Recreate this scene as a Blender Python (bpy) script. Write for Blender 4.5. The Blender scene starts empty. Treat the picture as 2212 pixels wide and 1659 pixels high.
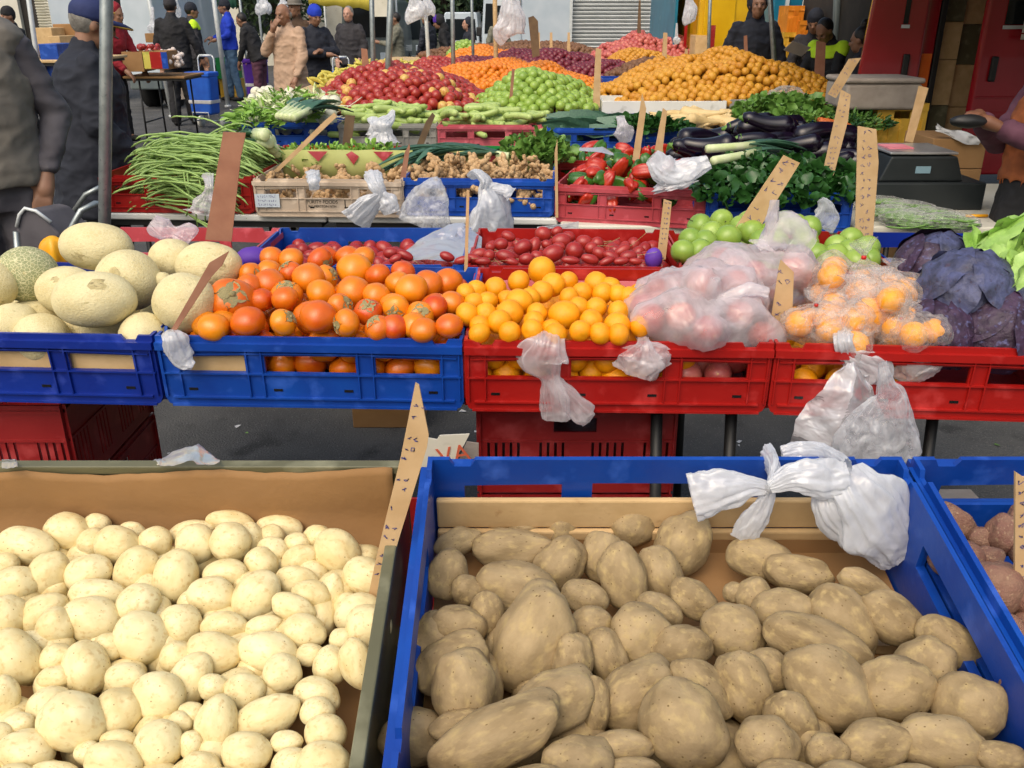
import bpy, bmesh, math, random
import numpy as np
from mathutils import Vector, Matrix, noise, Euler
R=math.radians; PI=math.pi
S=bpy.context.scene; COL=S.collection
# ---------------------------------------------------------------- camera
PITCH=R(22.7); F=1916.0; CAMZ=1.6
cam=bpy.data.objects.new('camera',bpy.data.cameras.new('camera')); COL.objects.link(cam)
cam.location=(0,0,CAMZ); cam.rotation_euler=(PI/2-PITCH,0,0)
cam.data.sensor_width=36; cam.data.lens=36*F/2212; cam.data.clip_start=.05; cam.data.clip_end=500
S.camera=cam
# ---------------------------------------------------------------- light
W=bpy.data.worlds.new('World'); S.world=W; W.use_nodes=True
nt=W.node_tree; bg=nt.nodes['Background']
sky=nt.nodes.new('ShaderNodeTexSky'); sky.sky_type='NISHITA'; sky.sun_disc=False
SUN_EL=R(52); SUN_AZ=R(205)
sky.sun_elevation=SUN_EL; sky.sun_rotation=SUN_AZ; sky.air_density=1.6; sky.dust_density=6; sky.ozone_density=1.0
nt.links.new(sky.outputs[0],bg.inputs[0]); bg.inputs[1].default_value=.15
sl=bpy.data.lights.new('sun','SUN'); sl.energy=1.0; sl.angle=R(60); sl.color=(1,.97,.92)
so=bpy.data.objects.new('sun',sl); COL.objects.link(so)
sd=Vector((math.sin(SUN_AZ)*math.cos(SUN_EL),math.cos(SUN_AZ)*math.cos(SUN_EL),math.sin(SUN_EL)))
so.rotation_euler=(-sd).to_track_quat('-Z','Y').to_euler(); so.location=(0,0,12)
S.view_settings.view_transform='Standard'; S.view_settings.look='None'
S.view_settings.exposure=0.20; S.view_settings.gamma=1
S.render.engine='CYCLES'; S.cycles.max_bounces=7; S.cycles.transparent_max_bounces=14
S.cycles.diffuse_bounces=3; S.cycles.glossy_bounces=2; S.cycles.transmission_bounces=3
# ---------------------------------------------------------------- pixel helpers (photo measured at 2212x1659)
CAM=Vector((0,0,CAMZ)); VF=Vector((0,math.cos(PITCH),-math.sin(PITCH))); VU=Vector((0,math.sin(PITCH),math.cos(PITCH))); VR=Vector((1,0,0))
def ray(px,py): return VF+VR*((px-1106)/F)-VU*((py-829.5)/F)
def at_z(px,py,z):
    d=ray(px,py); return CAM+d*((z-CAMZ)/d.z)
def at_y(px,py,Y):
    d=ray(px,py); return CAM+d*(Y/d.y)
def at_t(px,py,t): return CAM+ray(px,py)*t
# ---------------------------------------------------------------- materials
def lin(c): return tuple((x/12.92 if x<=.04045 else ((x+.055)/1.055)**2.4) for x in c)
def hexc(h): return lin(tuple(int(h[i:i+2],16)/255 for i in (0,2,4)))
M={}
def mat(name,c1,c2=None,rough=.5,scale=8,bump=0,bscale=None,objrand=0,spots=None,spot_scale=40,spot_size=.25,metal=0,coat=0,stretch=None,detail=4,c3=None,c3amt=.5,c3w=.12,sss=0,contrast=(.35,.65),spec=.5):
    m=bpy.data.materials.new(name); m.use_nodes=True; n=m.node_tree; L=n.links; N=n.nodes
    b=N['Principled BSDF']; b.inputs['Roughness'].default_value=rough; b.inputs['Metallic'].default_value=metal
    b.inputs['Coat Weight'].default_value=coat; b.inputs['Specular IOR Level'].default_value=spec
    tc=N.new('ShaderNodeTexCoord'); oi=N.new('ShaderNodeObjectInfo')
    mp=N.new('ShaderNodeMapping'); L.new(tc.outputs['Object'],mp.inputs['Vector'])
    vm=N.new('ShaderNodeVectorMath'); vm.operation='SCALE'; L.new(oi.outputs['Random'],vm.inputs['Scale']); vm.inputs[0].default_value=(37,19,53)
    L.new(vm.outputs[0],mp.inputs['Location'])
    if stretch: mp.inputs['Scale'].default_value=stretch
    def noi(sc,det=detail):
        t=N.new('ShaderNodeTexNoise'); t.inputs['Scale'].default_value=sc; t.inputs['Detail'].default_value=det
        L.new(mp.outputs[0],t.inputs['Vector']); return t
    def ramp(src,a,b_):
        r=N.new('ShaderNodeMapRange'); r.inputs[1].default_value=a; r.inputs[2].default_value=b_; L.new(src,r.inputs[0]); return r.outputs[0]
    def mix(f,A,B):
        x=N.new('ShaderNodeMix'); x.data_type='RGBA'
        L.new(f,x.inputs[0])
        for k,v in ((6,A),(7,B)):
            if isinstance(v,tuple): x.inputs[k].default_value=(*v,1)
            else: L.new(v,x.inputs[k])
        return x.outputs[2]
    col=c1
    if c2 is not None:
        t=noi(scale); f=ramp(t.outputs['Fac'],*contrast)
        if objrand:
            ma=N.new('ShaderNodeMath'); ma.operation='MULTIPLY_ADD'; L.new(oi.outputs['Random'],ma.inputs[0]); ma.inputs[1].default_value=objrand; 
            m2=N.new('ShaderNodeMath'); m2.operation='MULTIPLY'; L.new(f,m2.inputs[0]); m2.inputs[1].default_value=1-objrand
            L.new(m2.outputs[0],ma.inputs[2]); f=ma.outputs[0]
        col=mix(f,c1,c2)
    if c3 is not None:
        t=noi(scale*2.7); f=ramp(t.outputs['Fac'],c3amt,c3amt+c3w); col=mix(f,col,c3)
    if spots is not None:
        v=N.new('ShaderNodeTexVoronoi'); v.inputs['Scale'].default_value=spot_scale; L.new(mp.outputs[0],v.inputs['Vector'])
        rr=N.new('ShaderNodeMapRange'); rr.inputs[1].default_value=spot_size*.6; rr.inputs[2].default_value=spot_size; rr.inputs[3].default_value=1; rr.inputs[4].default_value=0
        L.new(v.outputs['Distance'],rr.inputs[0])
        sx=N.new('ShaderNodeSeparateColor'); L.new(v.outputs['Color'],sx.inputs[0])
        g=N.new('ShaderNodeMath'); g.operation='GREATER_THAN'; g.inputs[1].default_value=.68; L.new(sx.outputs[0],g.inputs[0])
        mm=N.new('ShaderNodeMath'); mm.operation='MULTIPLY'; L.new(rr.outputs[0],mm.inputs[0]); L.new(g.outputs[0],mm.inputs[1])
        col=mix(mm.outputs[0],col,spots)
    if isinstance(col,tuple): b.inputs['Base Color'].default_value=(*col,1)
    else: L.new(col,b.inputs['Base Color'])
    if bump:
        t=noi(bscale or scale*4,6); bp=N.new('ShaderNodeBump'); bp.inputs['Strength'].default_value=bump; bp.inputs['Distance'].default_value=.01
        L.new(t.outputs['Fac'],bp.inputs['Height']); L.new(bp.outputs[0],b.inputs['Normal'])
    if sss:
        b.inputs['Subsurface Weight'].default_value=sss; b.inputs['Subsurface Radius'].default_value=(.01,.006,.003); b.inputs['Subsurface Scale'].default_value=.6
    M[name]=m; return m
def film(name,col,alpha=.5,streak=30,gl=.25,trans=.45,lo=.15,hi=.95):
    m=bpy.data.materials.new(name); m.use_nodes=True; n=m.node_tree; L=n.links; N=n.nodes
    for x in list(N): N.remove(x)
    out=N.new('ShaderNodeOutputMaterial'); tc=N.new('ShaderNodeTexCoord')
    no=N.new('ShaderNodeTexNoise'); no.inputs['Scale'].default_value=streak; no.inputs['Detail'].default_value=5; no.inputs['Distortion'].default_value=1.2; L.new(tc.outputs['Object'],no.inputs['Vector'])
    n2=N.new('ShaderNodeTexNoise'); n2.inputs['Scale'].default_value=streak*.35; n2.inputs['Detail'].default_value=3; n2.inputs['Distortion'].default_value=2.; L.new(tc.outputs['Object'],n2.inputs['Vector'])
    bp=N.new('ShaderNodeBump'); bp.inputs['Strength'].default_value=.75; bp.inputs['Distance'].default_value=.025; L.new(n2.outputs['Fac'],bp.inputs['Height'])
    b2=N.new('ShaderNodeBump'); b2.inputs['Strength'].default_value=.4; b2.inputs['Distance'].default_value=.008; L.new(no.outputs['Fac'],b2.inputs['Height']); L.new(bp.outputs[0],b2.inputs['Normal'])
    d=N.new('ShaderNodeBsdfDiffuse'); d.inputs[0].default_value=(*col,1); t=N.new('ShaderNodeBsdfTranslucent'); t.inputs[0].default_value=(*col,1)
    g=N.new('ShaderNodeBsdfGlossy'); g.inputs['Roughness'].default_value=.14; g.inputs[0].default_value=(.9,.9,.9,1)
    tr=N.new('ShaderNodeBsdfTransparent')
    for x in (d,t,g): L.new(b2.outputs[0],x.inputs['Normal'])
    m1=N.new('ShaderNodeMixShader'); m1.inputs[0].default_value=trans; L.new(d.outputs[0],m1.inputs[1]); L.new(t.outputs[0],m1.inputs[2])
    lw=N.new('ShaderNodeLayerWeight'); lw.inputs[0].default_value=.35; L.new(b2.outputs[0],lw.inputs['Normal'])
    gm=N.new('ShaderNodeMath'); gm.operation='MULTIPLY_ADD'; L.new(lw.outputs['Fresnel'],gm.inputs[0]); gm.inputs[1].default_value=gl; gm.inputs[2].default_value=.05
    m2=N.new('ShaderNodeMixShader'); L.new(gm.outputs[0],m2.inputs[0]); L.new(m1.outputs[0],m2.inputs[1]); L.new(g.outputs[0],m2.inputs[2])
    mr=N.new('ShaderNodeMapRange'); mr.inputs[1].default_value=.3; mr.inputs[2].default_value=.7; mr.inputs[3].default_value=max(0,alpha-.22); mr.inputs[4].default_value=min(1,alpha+.22); L.new(no.outputs['Fac'],mr.inputs[0])
    fz=N.new('ShaderNodeMath'); fz.operation='MULTIPLY_ADD'; fz.use_clamp=True; L.new(lw.outputs['Facing'],fz.inputs[0]); fz.inputs[1].default_value=.45; L.new(mr.outputs[0],fz.inputs[2])
    m3=N.new('ShaderNodeMixShader'); L.new(fz.outputs[0],m3.inputs[0]); L.new(tr.outputs[0],m3.inputs[1]); L.new(m2.outputs[0],m3.inputs[2])
    L.new(m3.outputs[0],out.inputs[0]); M[name]=m; return m
# plastics
def plastic(name,h,h2,rough=.38): return mat(name,hexc(h),hexc(h2),rough,scale=6,bump=.06,bscale=90,contrast=(.35,.75),c3=tuple(min(1,x*1.35+.035) for x in hexc(h2)),c3amt=.55,c3w=.2)
plastic('blue_plastic','083890','0b4aa6'); plastic('red_plastic','98100c','a81a14'); plastic('faded_red_plastic','a83a40','b8505a')
plastic('bin_red_plastic','861618','952424'); plastic('beige_plastic','b5a38f','c0b09c'); plastic('grey_plastic','85847e','96958e'); plastic('pink_plastic','b04c58','bd616b')
plastic('deep_blue_plastic','06237e','083092'); plastic('yellow_plastic','c79a2a','d4a93c'); plastic('orange_plastic','d07818','dd8a28'); plastic('green_plastic','1c7a3a','24904a')
plastic('khaki_plastic','5c5a42','6a684e')
mat('cardboard',hexc('8c683e'),hexc('99744a'),.85,scale=5,bump=.12,bscale=60,c3=hexc('7c5a34'),c3amt=.68)
mat('pale_cardboard',hexc('c0a070'),hexc('cfb080'),.85,scale=14,bump=.1,bscale=90,c3=hexc('a98658'),c3amt=.66)
mat('kraft_card',hexc('bd9c70'),hexc('c9a97e'),.8,scale=20,bump=.05,bscale=120)
mat('brown_card',hexc('946650'),hexc('a0725a'),.8,scale=20,bump=.05,bscale=120)
mat('dark_card',hexc('5e4a36'),hexc('6e5940'),.8,scale=20)
mat('wood',hexc('b99a6a'),hexc('c9ad80'),.7,scale=10,stretch=(1,8,8),bump=.2,bscale=60,c3=hexc('8d6c42'),c3amt=.66)
mat('white_plastic',hexc('d2d2cc'),hexc('dcdcd6'),.45,scale=4,c3=hexc('b9b8b0'),c3amt=.64)
mat('cream_plastic',hexc('c9c5b4'),hexc('d6d3c4'),.5,scale=4,c3=hexc('aaa694'),c3amt=.64)
mat('black_metal',hexc('161616'),hexc('222222'),.5,scale=10)
mat('galvanised',hexc('8e9696'),hexc('a4abab'),.42,scale=25,metal=.75,bump=.05,c3=hexc('7a8080'),c3amt=.6)
mat('white_metal',hexc('c2c8c8'),hexc('d2d6d6'),.4,scale=10,metal=.2)
mat('asphalt',(.055,.055,.055),(.09,.09,.088),.9,scale=2.2,bump=1.0,bscale=140,spots=(.15,.15,.14),spot_scale=110,spot_size=.3,c3=(.035,.035,.035),c3amt=.6)
mat('cream_potato_skin',hexc('d9c48c'),hexc('ecdfb0'),.42,scale=1.5,objrand=.4,spots=hexc('9a8050'),spot_scale=4.5,spot_size=.15,bump=.10,bscale=5,c3=hexc('cdb078'),c3amt=.54,c3w=.22,spec=.35)
mat('dusty_potato_skin',hexc('b09a74'),hexc('7e6a4a'),.7,scale=1.3,objrand=.3,spots=hexc('6e5838'),spot_scale=6.5,spot_size=.20,bump=.16,bscale=11,c3=hexc('b9a270'),c3amt=.50,c3w=.28,detail=9,spec=.25,contrast=(.3,.7))
mat('pink_kumara_skin',hexc('7c5448'),hexc('8a6a56'),.75,scale=2.25,objrand=.3,spots=hexc('5a3a2e'),spot_scale=6.25,spot_size=.12,bump=.35,bscale=8.75,c3=hexc('a0856a'),c3amt=.58)
mat('melon_net',hexc('d0c08c'),hexc('e0d3a4'),.7,scale=1.56,objrand=.2,bump=.35,bscale=17.2,c3=hexc('b7aa78'),c3amt=.62)
mat('persimmon_skin',hexc('c43a06'),hexc('ee9414'),.32,scale=.9,objrand=.7,spots=hexc('6b3a14'),spot_scale=7,spot_size=.08,bump=.05,coat=.1,contrast=(.3,.7),bscale=10)
mat('calyx',hexc('8d8558'),hexc('b5a777'),.8,scale=40,c3=hexc('4d4630'),c3amt=.5)
mat('mandarin_skin',hexc('ee9400'),hexc('f5aa10'),.38,scale=0.857,objrand=.5,spots=hexc('9a5a10'),spot_scale=6.86,spot_size=.07,bump=.22,bscale=28.6)
mat('far_mandarin_skin',hexc('cf6c08'),hexc('dd8a18'),.4,scale=1.2,objrand=.5,bump=.2,bscale=32)
mat('golden_skin',hexc('b87918'),hexc('cf9a30'),.5,scale=1.2,objrand=.7,bump=.2,bscale=24,c3=hexc('a8702a'),c3amt=.6)
mat('tamarillo_skin',hexc('8f1e1c'),hexc('a8332a'),.3,scale=1.2,objrand=.5)
mat('red_apple_skin',hexc('8c1c1c'),hexc('a83a2a'),.32,scale=1.29,objrand=.3,c3=hexc('d9a050'),c3amt=.64,stretch=(1,1,.6))
mat('dark_plum_skin',hexc('5e1a28'),hexc('7c2630'),.38,scale=1.5,objrand=.5,c3=hexc('b0583c'),c3amt=.68)
mat('pink_apple_skin',hexc('a03a40'),hexc('c47060'),.4,scale=1.2,objrand=.6,c3=hexc('d0a060'),c3amt=.62)
mat('green_apple_skin',hexc('78983a'),hexc('98b24c'),.3,scale=0.857,objrand=.5,spots=hexc('c5d890'),spot_scale=12.9,spot_size=.1)
mat('onion_brown',hexc('5f3f28'),hexc('7a5436'),.6,scale=1.5,objrand=.6)
mat('white_veg',hexc('cfcdb4'),hexc('dedcc6'),.45,scale=1.6,objrand=.3)
mat('parsnip_skin',hexc('c7ab74'),hexc('d6be8c'),.6,scale=5,objrand=.3,bump=.2,bscale=10)
mat('courgette_skin',hexc('93ab55'),hexc('b0c276'),.4,scale=3.5,objrand=.6,c3=hexc('5f8038'),c3amt=.6)
mat('bean_green',hexc('84a254'),hexc('9cb96c'),.5,scale=8,objrand=.5)
mat('leaf_green',hexc('47702a'),hexc('6c9440'),.5,scale=20,objrand=.3)
mat('leaf_dark',hexc('1f4418'),hexc('33612a'),.38,scale=20,objrand=.3)
mat('leaf_bright',hexc('6f9e38'),hexc('94ba54'),.5,scale=20,objrand=.3)
mat('leaf_blue_green',hexc('35594a'),hexc('4c7258'),.45,scale=20,objrand=.3)
mat('leek_white',hexc('bccb8c'),hexc('d3dab0'),.45,scale=20)
mat('cabbage_purple',hexc('2a1a2c'),hexc('45304a'),.55,scale=30,bump=.6,bscale=50,c3=hexc('585880'),c3amt=.58)
mat('cabbage_bloom',hexc('333448'),hexc('50557a'),.55,scale=30,bump=.6,bscale=50,c3=hexc('3a2f44'),c3amt=.6)
mat('lettuce_leaf',hexc('86b04c'),hexc('a8cb6e'),.45,scale=18,bump=.5,bscale=40)
mat('aubergine_skin',hexc('0d0812'),hexc('170c1e'),.22,scale=6)
mat('ginger_skin',hexc('ab875c'),hexc('c6a67c'),.75,scale=4.29,objrand=.5,bump=.4,bscale=11.4)
mat('pepper_red',hexc('a31f14'),hexc('bb3820'),.25,scale=1.2,objrand=.3)
mat('pepper_green',hexc('2a5318'),hexc('436e24'),.25,scale=1.2,objrand=.3)
mat('banana_skin',hexc('b9a83c'),hexc('cdc05a'),.5,scale=2.5,objrand=.5,c3=hexc('8c9838'),c3amt=.6)
mat('carrot_skin',hexc('c05a24'),hexc('cc7038'),.6,scale=10)
mat('garlic_skin',hexc('cbb9b0'),hexc('ded2c8'),.6,scale=2,objrand=.5)
mat('squash_yellow',hexc('e09a10'),hexc('eeb020'),.4,scale=8)
mat('purple_card',hexc('5a2f9a'),hexc('6a3cb0'),.6)
mat('pink_card',hexc('c9707c'),hexc('d68490'),.7)
mat('ink_blue',hexc('56548a'),None,.6); mat('ink_red',hexc('c05a3c'),None,.6); mat('ink_dark',hexc('3b352c'),None,.6)
mat('wire_tie',hexc('c01a10'),None,.4)
film('white_bag',(.88,.90,.94),alpha=.76,streak=14,trans=.5,gl=.5)
film('thin_bag',(.84,.86,.90),alpha=.36,streak=26,trans=.45)
film('pinkish_bag',(.95,.90,.93),alpha=.44,streak=12,trans=.5,gl=.5)
film('clear_bag',(.9,.88,.86),alpha=.10,streak=40,gl=.5)
# people
for n_,a,b_ in (('skin_light','a87c66','b88e7a'),('skin_mid','84604a','966e56'),('skin_dark','6a4430','7a523c')): mat(n_,hexc(a),hexc(b_),.55,scale=12)
for n_,a,b_ in (('cloth_navy','181c28','20242f'),('cloth_black','141416','202024'),('cloth_taupe','68635a','757068'),('cloth_grey','4a474c','5a575c'),('cloth_charcoal','2a282b','343236'),
  ('cloth_blue','1030a8','1c40c0'),('cloth_denim','3a5470','4c6884'),('cloth_beige','a98c74','b99c84'),('cloth_hivis','b8e020','c8f030'),('cloth_red','7e1420','961c2a'),
  ('cloth_brown','3c2a1c','4c3826'),('cloth_purple','46208c','5428a0'),('cloth_olive','6e6c5c','7e7c6c'),('cloth_rust','6c3418','9a5428'),('cloth_mauve','4e2c3c','603a4a'),('cloth_white','b8b8b8','cccccc')):
    mat(n_,hexc(a),hexc(b_),.85,scale=7,bump=.35,bscale=14)
mat('hair_dark',hexc('14100e'),hexc('221a16'),.5,scale=30,bump=.4); mat('hair_grey',hexc('6a6660'),hexc('8a867e'),.6,scale=30,bump=.4)
mat('cap_navy',hexc('1a2550'),hexc('232f5e'),.8,bump=.2,bscale=30)
mat('apple_yellow_skin',hexc('c89a48'),hexc('d0b060'),.35,scale=1.2,objrand=.4,c3=hexc('b04030'),c3amt=.55)
mat('gold_trim',hexc('c8a040'),None,.5)
mat('eye_dark',(.01,.01,.01),None,.2)
mat('lip',hexc('8a4c40'),None,.5)
# buildings, vehicles
mat('painted_wall',hexc('aab6c0'),hexc('b6c0c8'),.7,scale=3); mat('shutter_metal',hexc('b6b9b8'),hexc('c2c5c4'),.5,scale=5)
mat('yellow_paint',hexc('c89a08'),hexc('d4a814'),.3,scale=3,coat=.4); mat('red_paint',hexc('94141e'),hexc('a41e28'),.2,scale=3,coat=.6); mat('teal_paint',hexc('14607a'),hexc('1c7490'),.35,scale=3,c3=hexc('8aa8b0'),c3amt=.66)
mat('white_paint',hexc('b8c4cc'),hexc('c4ced6'),.3,scale=3,coat=.4); mat('dark_glass',hexc('1c2226'),None,.08); mat('rubber',hexc('161616'),None,.8)
mat('grey_paint',hexc('5a6468'),hexc('66706f'),.3,scale=3,coat=.4)
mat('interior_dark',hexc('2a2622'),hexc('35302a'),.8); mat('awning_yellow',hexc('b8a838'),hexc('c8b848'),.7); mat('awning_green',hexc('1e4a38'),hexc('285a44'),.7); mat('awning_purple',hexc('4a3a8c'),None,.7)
mat('foam_white',hexc('8f857c'),hexc('a0968c'),.7,scale=12,bump=.5,bscale=20); mat('net_green',hexc('3c6a54'),hexc('4c7c66'),.7,scale=30)
mat('notice_orange',hexc('e06410'),hexc('ec7424'),.7); mat('notice_green',hexc('3a9a4a'),hexc('4cae5a'),.6); mat('scale_black',hexc('1c2224'),hexc('24292b'),.45); mat('lcd',hexc('7c9aa8'),None,.3)
mat('steel',hexc('a8a8a8'),hexc('bcbcbc'),.3,metal=.6); mat('trolley_blue',hexc('1450b8'),hexc('1c60c8'),.55); mat('liner_green',hexc('a3a860'),hexc('b2b672'),.75,scale=9)
mat('foliage',hexc('1e3018'),hexc('33481f'),.6,scale=4); mat('bark',hexc('3a3026'),hexc('4a3e30'),.8)
# ---------------------------------------------------------------- mesh builder
class MB:
    def __init__(s): s.v=[]; s.f=[]; s.sm=[]
    def add(s,vs,fs,smooth=False,mx=None):
        o=len(s.v)
        s.v.extend([tuple(mx@Vector(v)) if mx else tuple(v) for v in vs]); s.f.extend([tuple(i+o for i in f) for f in fs]); s.sm.extend([smooth]*len(fs)); return s
    def box(s,x0,x1,y0,y1,z0,z1,mx=None):
        return s.add([(x0,y0,z0),(x1,y0,z0),(x1,y1,z0),(x0,y1,z0),(x0,y0,z1),(x1,y0,z1),(x1,y1,z1),(x0,y1,z1)],[(3,2,1,0),(4,5,6,7),(0,1,5,4),(1,2,6,5),(2,3,7,6),(3,0,4,7)],False,mx)
    def prism(s,poly,y0,y1,mx=None):   # poly in (x,z), counter-clockwise seen from -y
        n=len(poly); vs=[(x,y0,z) for x,z in poly]+[(x,y1,z) for x,z in poly]
        fs=[tuple(range(n)),tuple(range(2*n-1,n-1,-1))]+[(i+n,(i+1)%n+n,(i+1)%n,i) for i in range(n)]
        return s.add(vs,fs,False,mx)
    def tube(s,pts,rad,n=10,cap=True,flat=None,pleat=None,smooth=True,up=None):
        pts=[Vector(p) for p in pts]; m=len(pts)
        if not hasattr(rad,'__len__'): rad=[rad]*m
        T=[(pts[min(i+1,m-1)]-pts[max(i-1,0)]).normalized() for i in range(m)]
        ref=Vector(up) if up else (Vector((0,0,1)) if abs(T[0].z)<.9 else Vector((1,0,0)))
        U=(ref-T[0]*ref.dot(T[0])).normalized(); vs=[]; o=[]
        for i in range(m):
            U=(U-T[i]*U.dot(T[i])).normalized(); V=T[i].cross(U); r=rad[i]
            ru,rv=(r if hasattr(r,'__len__') else (r,r*(flat or 1)))
            for k in range(n):
                a=2*PI*k/n; q=pleat(i/(m-1),a) if pleat else 1
                vs.append(pts[i]+U*math.cos(a)*ru*q+V*math.sin(a)*rv*q)
        fs=[(i*n+k,i*n+(k+1)%n,(i+1)*n+(k+1)%n,(i+1)*n+k) for i in range(m-1) for k in range(n)]
        if cap: fs+=[tuple(range(n-1,-1,-1)),tuple((m-1)*n+k for k in range(n))]
        return s.add(vs,fs,smooth)
    def lathe(s,prof,n=20,mx=None,wob=None):   # prof (r,z)
        vs=[];m=len(prof)
        for i,(r,z) in enumerate(prof):
            for k in range(n):
                a=2*PI*k/n; q=wob(i,a) if wob else 1
                vs.append((r*q*math.cos(a),r*q*math.sin(a),z))
        fs=[(i*n+k,i*n+(k+1)%n,(i+1)*n+(k+1)%n,(i+1)*n+k) for i in range(m-1) for k in range(n)]
        fs+=[tuple(range(n-1,-1,-1)),tuple((m-1)*n+k for k in range(n))]
        return s.add(vs,fs,True,mx)
    def ball(s,c,r,sub=2,fn=None,rot=None):
        V,Fc=ICO[sub]; r=r if hasattr(r,'__len__') else (r,r,r); vs=[]
        for v in V:
            q=fn(Vector(v)) if fn else 1
            p=Vector((v[0]*r[0]*q,v[1]*r[1]*q,v[2]*r[2]*q))
            if rot: p=rot@p
            vs.append(p+Vector(c))
        return s.add(vs,Fc,True)
    def mesh(s,name,material):
        me=bpy.data.meshes.new(name); me.from_pydata([tuple(v) for v in s.v],[],s.f); me.polygons.foreach_set('use_smooth',s.sm)
        if material: me.materials.append(M[material] if isinstance(material,str) else material)
        me.update(); return me
    def build(s,name,material,parent=None):
        o=bpy.data.objects.new(name,s.mesh(name,material)); COL.objects.link(o)
        if parent: o.parent=parent
        return o
ICO={}
for k in (1,2,3,4):
    bm=bmesh.new(); bmesh.ops.create_icosphere(bm,subdivisions=k,radius=1); ICO[k]=([tuple(v.co) for v in bm.verts],[tuple(v.index for v in f.verts) for f in bm.faces]); bm.free()
def tag(o,label=None,cat=None,group=None,kind=None):
    if label: o['label']=label
    if cat: o['category']=cat
    if group: o['group']=group
    if kind: o['kind']=kind
    return o
def empty(name,loc=(0,0,0),rz=0):
    o=bpy.data.objects.new(name,None); COL.objects.link(o); o.location=loc; o.rotation_euler=(0,0,rz); o.empty_display_size=.05; return o
def inst(name,me,loc,rot=None,scale=None,parent=None):
    o=bpy.data.objects.new(name,me); COL.objects.link(o); 
    if parent: o.parent=parent
    if rot is not None:
        if isinstance(rot,Matrix): o.rotation_euler=rot.to_euler()
        else: o.rotation_euler=rot
    o.location=loc
    if scale is not None: o.scale=scale if hasattr(scale,'__len__') else (scale,)*3
    return o
def bevel(o,w=.003,seg=2):
    m=o.modifiers.new('bevel','BEVEL'); m.width=w; m.segments=seg; m.limit_method='ANGLE'; return o
rnd=random.Random(7)
def rrot(r=rnd): return Euler((r.uniform(0,2*PI),r.uniform(0,2*PI),r.uniform(0,2*PI)))
# ---------------------------------------------------------------- ground
g=MB(); g.add([(-120,-20,0),(120,-20,0),(120,200,0),(-120,200,0)],[(0,1,2,3)]); tag(g.build('ground','asphalt'),kind='structure')
# ================================================================ crates
CW,CD,CH=.675,.46,.17
def arch_panel(w,h,T=.007,wins=((.075,.285),(.35,.65),(.715,.925)),wy=(.50,.76),arch=.035):
    b=MB(); lo,hi=wy[0]*h,wy[1]*h
    c=.022  # lower corner
    b.prism([(0,c),(.007,.007),(c,0),(w-c,0),(w-.007,.007),(w,c),(w,lo),(0,lo)],0,T)
    xs=[0]+[q*w for ab in wins for q in ab]+[w]
    for i in range(0,len(xs),2): b.prism([(xs[i],lo),(xs[i+1],lo),(xs[i+1],hi-.012),(xs[i],hi-.012)],0,T)
    top=[]; N=12
    def ceil(x):
        u=x/w; return hi-.012+arch*h*(1-((u-.5)/.5)**2)*1.1+.002
    low=[(0,hi-.012)]
    for a,e in wins:
        low.append((a*w,hi-.012))
        for k in range(N+1):
            x=(a+(e-a)*k/N)*w; low.append((x,ceil(x)+.0001*k))
        low.append((e*w,hi-.012))
    low.append((w,hi-.012))
    nt_=.012
    hi_=[(w,h),(w*.955,h),(w*.945,h-nt_),(w*.91,h-nt_),(w*.90,h),(w*.10,h),(w*.09,h-nt_),(w*.055,h-nt_),(w*.045,h),(0,h)]
    b.prism(low+hi_,0,T)
    # ribs and lips on the outer (-y) side
    b.box(.0,w,-.010,.0005,h-.030,h-.013)
    b.box(.004,w-.004,-.006,.0005,lo-.004,lo)
    b.box(.02,w-.02,-.006,.0005,.022,.026); b.box(.015,w-.015,-.004,.0005,0.001,.006)
    for q in (.012,.988,*[q for ab in wins for q in (ab[0]-.008,ab[1]+.008)]):
        b.box(q*w-.0015,q*w+.0015,-.0058,.0005,.0262,lo-.0042); b.box(q*w-.0015,q*w+.0015,-.0058,.0005,lo+.0002,h-.0302)
    for k in range(N*2):   # curved brow rib
        u0=.02+.96*k/(N*2); u1=.02+.96*(k+1)/(N*2)
        z0=ceil(u0*w)+.006; z1=ceil(u1*w)+.006
        b.prism([(u0*w,z0),(u1*w,z1),(u1*w,z1+.003),(u0*w,z0+.003)],-.0054,.0004)
    return b
def dark_hole_panel(w,h): # small dark drain slots seen low on the side
    b=MB()
    for q in (.10,.385,.62,.90): b.box(q*w-.010,q*w+.010,-.0012,-.0002,.040,.046)
    return b
CM={}
def crate_meshes(color):
    if color in CM: return CM[color]
    w,d,h=CW,CD,CH
    side=arch_panel(w,h).mesh('side_panel',color)
    slots=dark_hole_panel(w,h).mesh('drain_slots','eye_dark')
    end=arch_panel(d-.014,h,wins=((.26,.74),),arch=.03).mesh('end_panel',color)
    b=MB(); b.box(.01,w-.01,.0075,d-.0075,.004,.010)
    for k in range(1,10): b.box(.01,w-.01,d*k/10-.003,d*k/10+.003,-.001,.0038)
    base=b.mesh('base',color)
    CM[color]=(side,end,base,slots); return CM[color]
class Crate: pass
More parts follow.
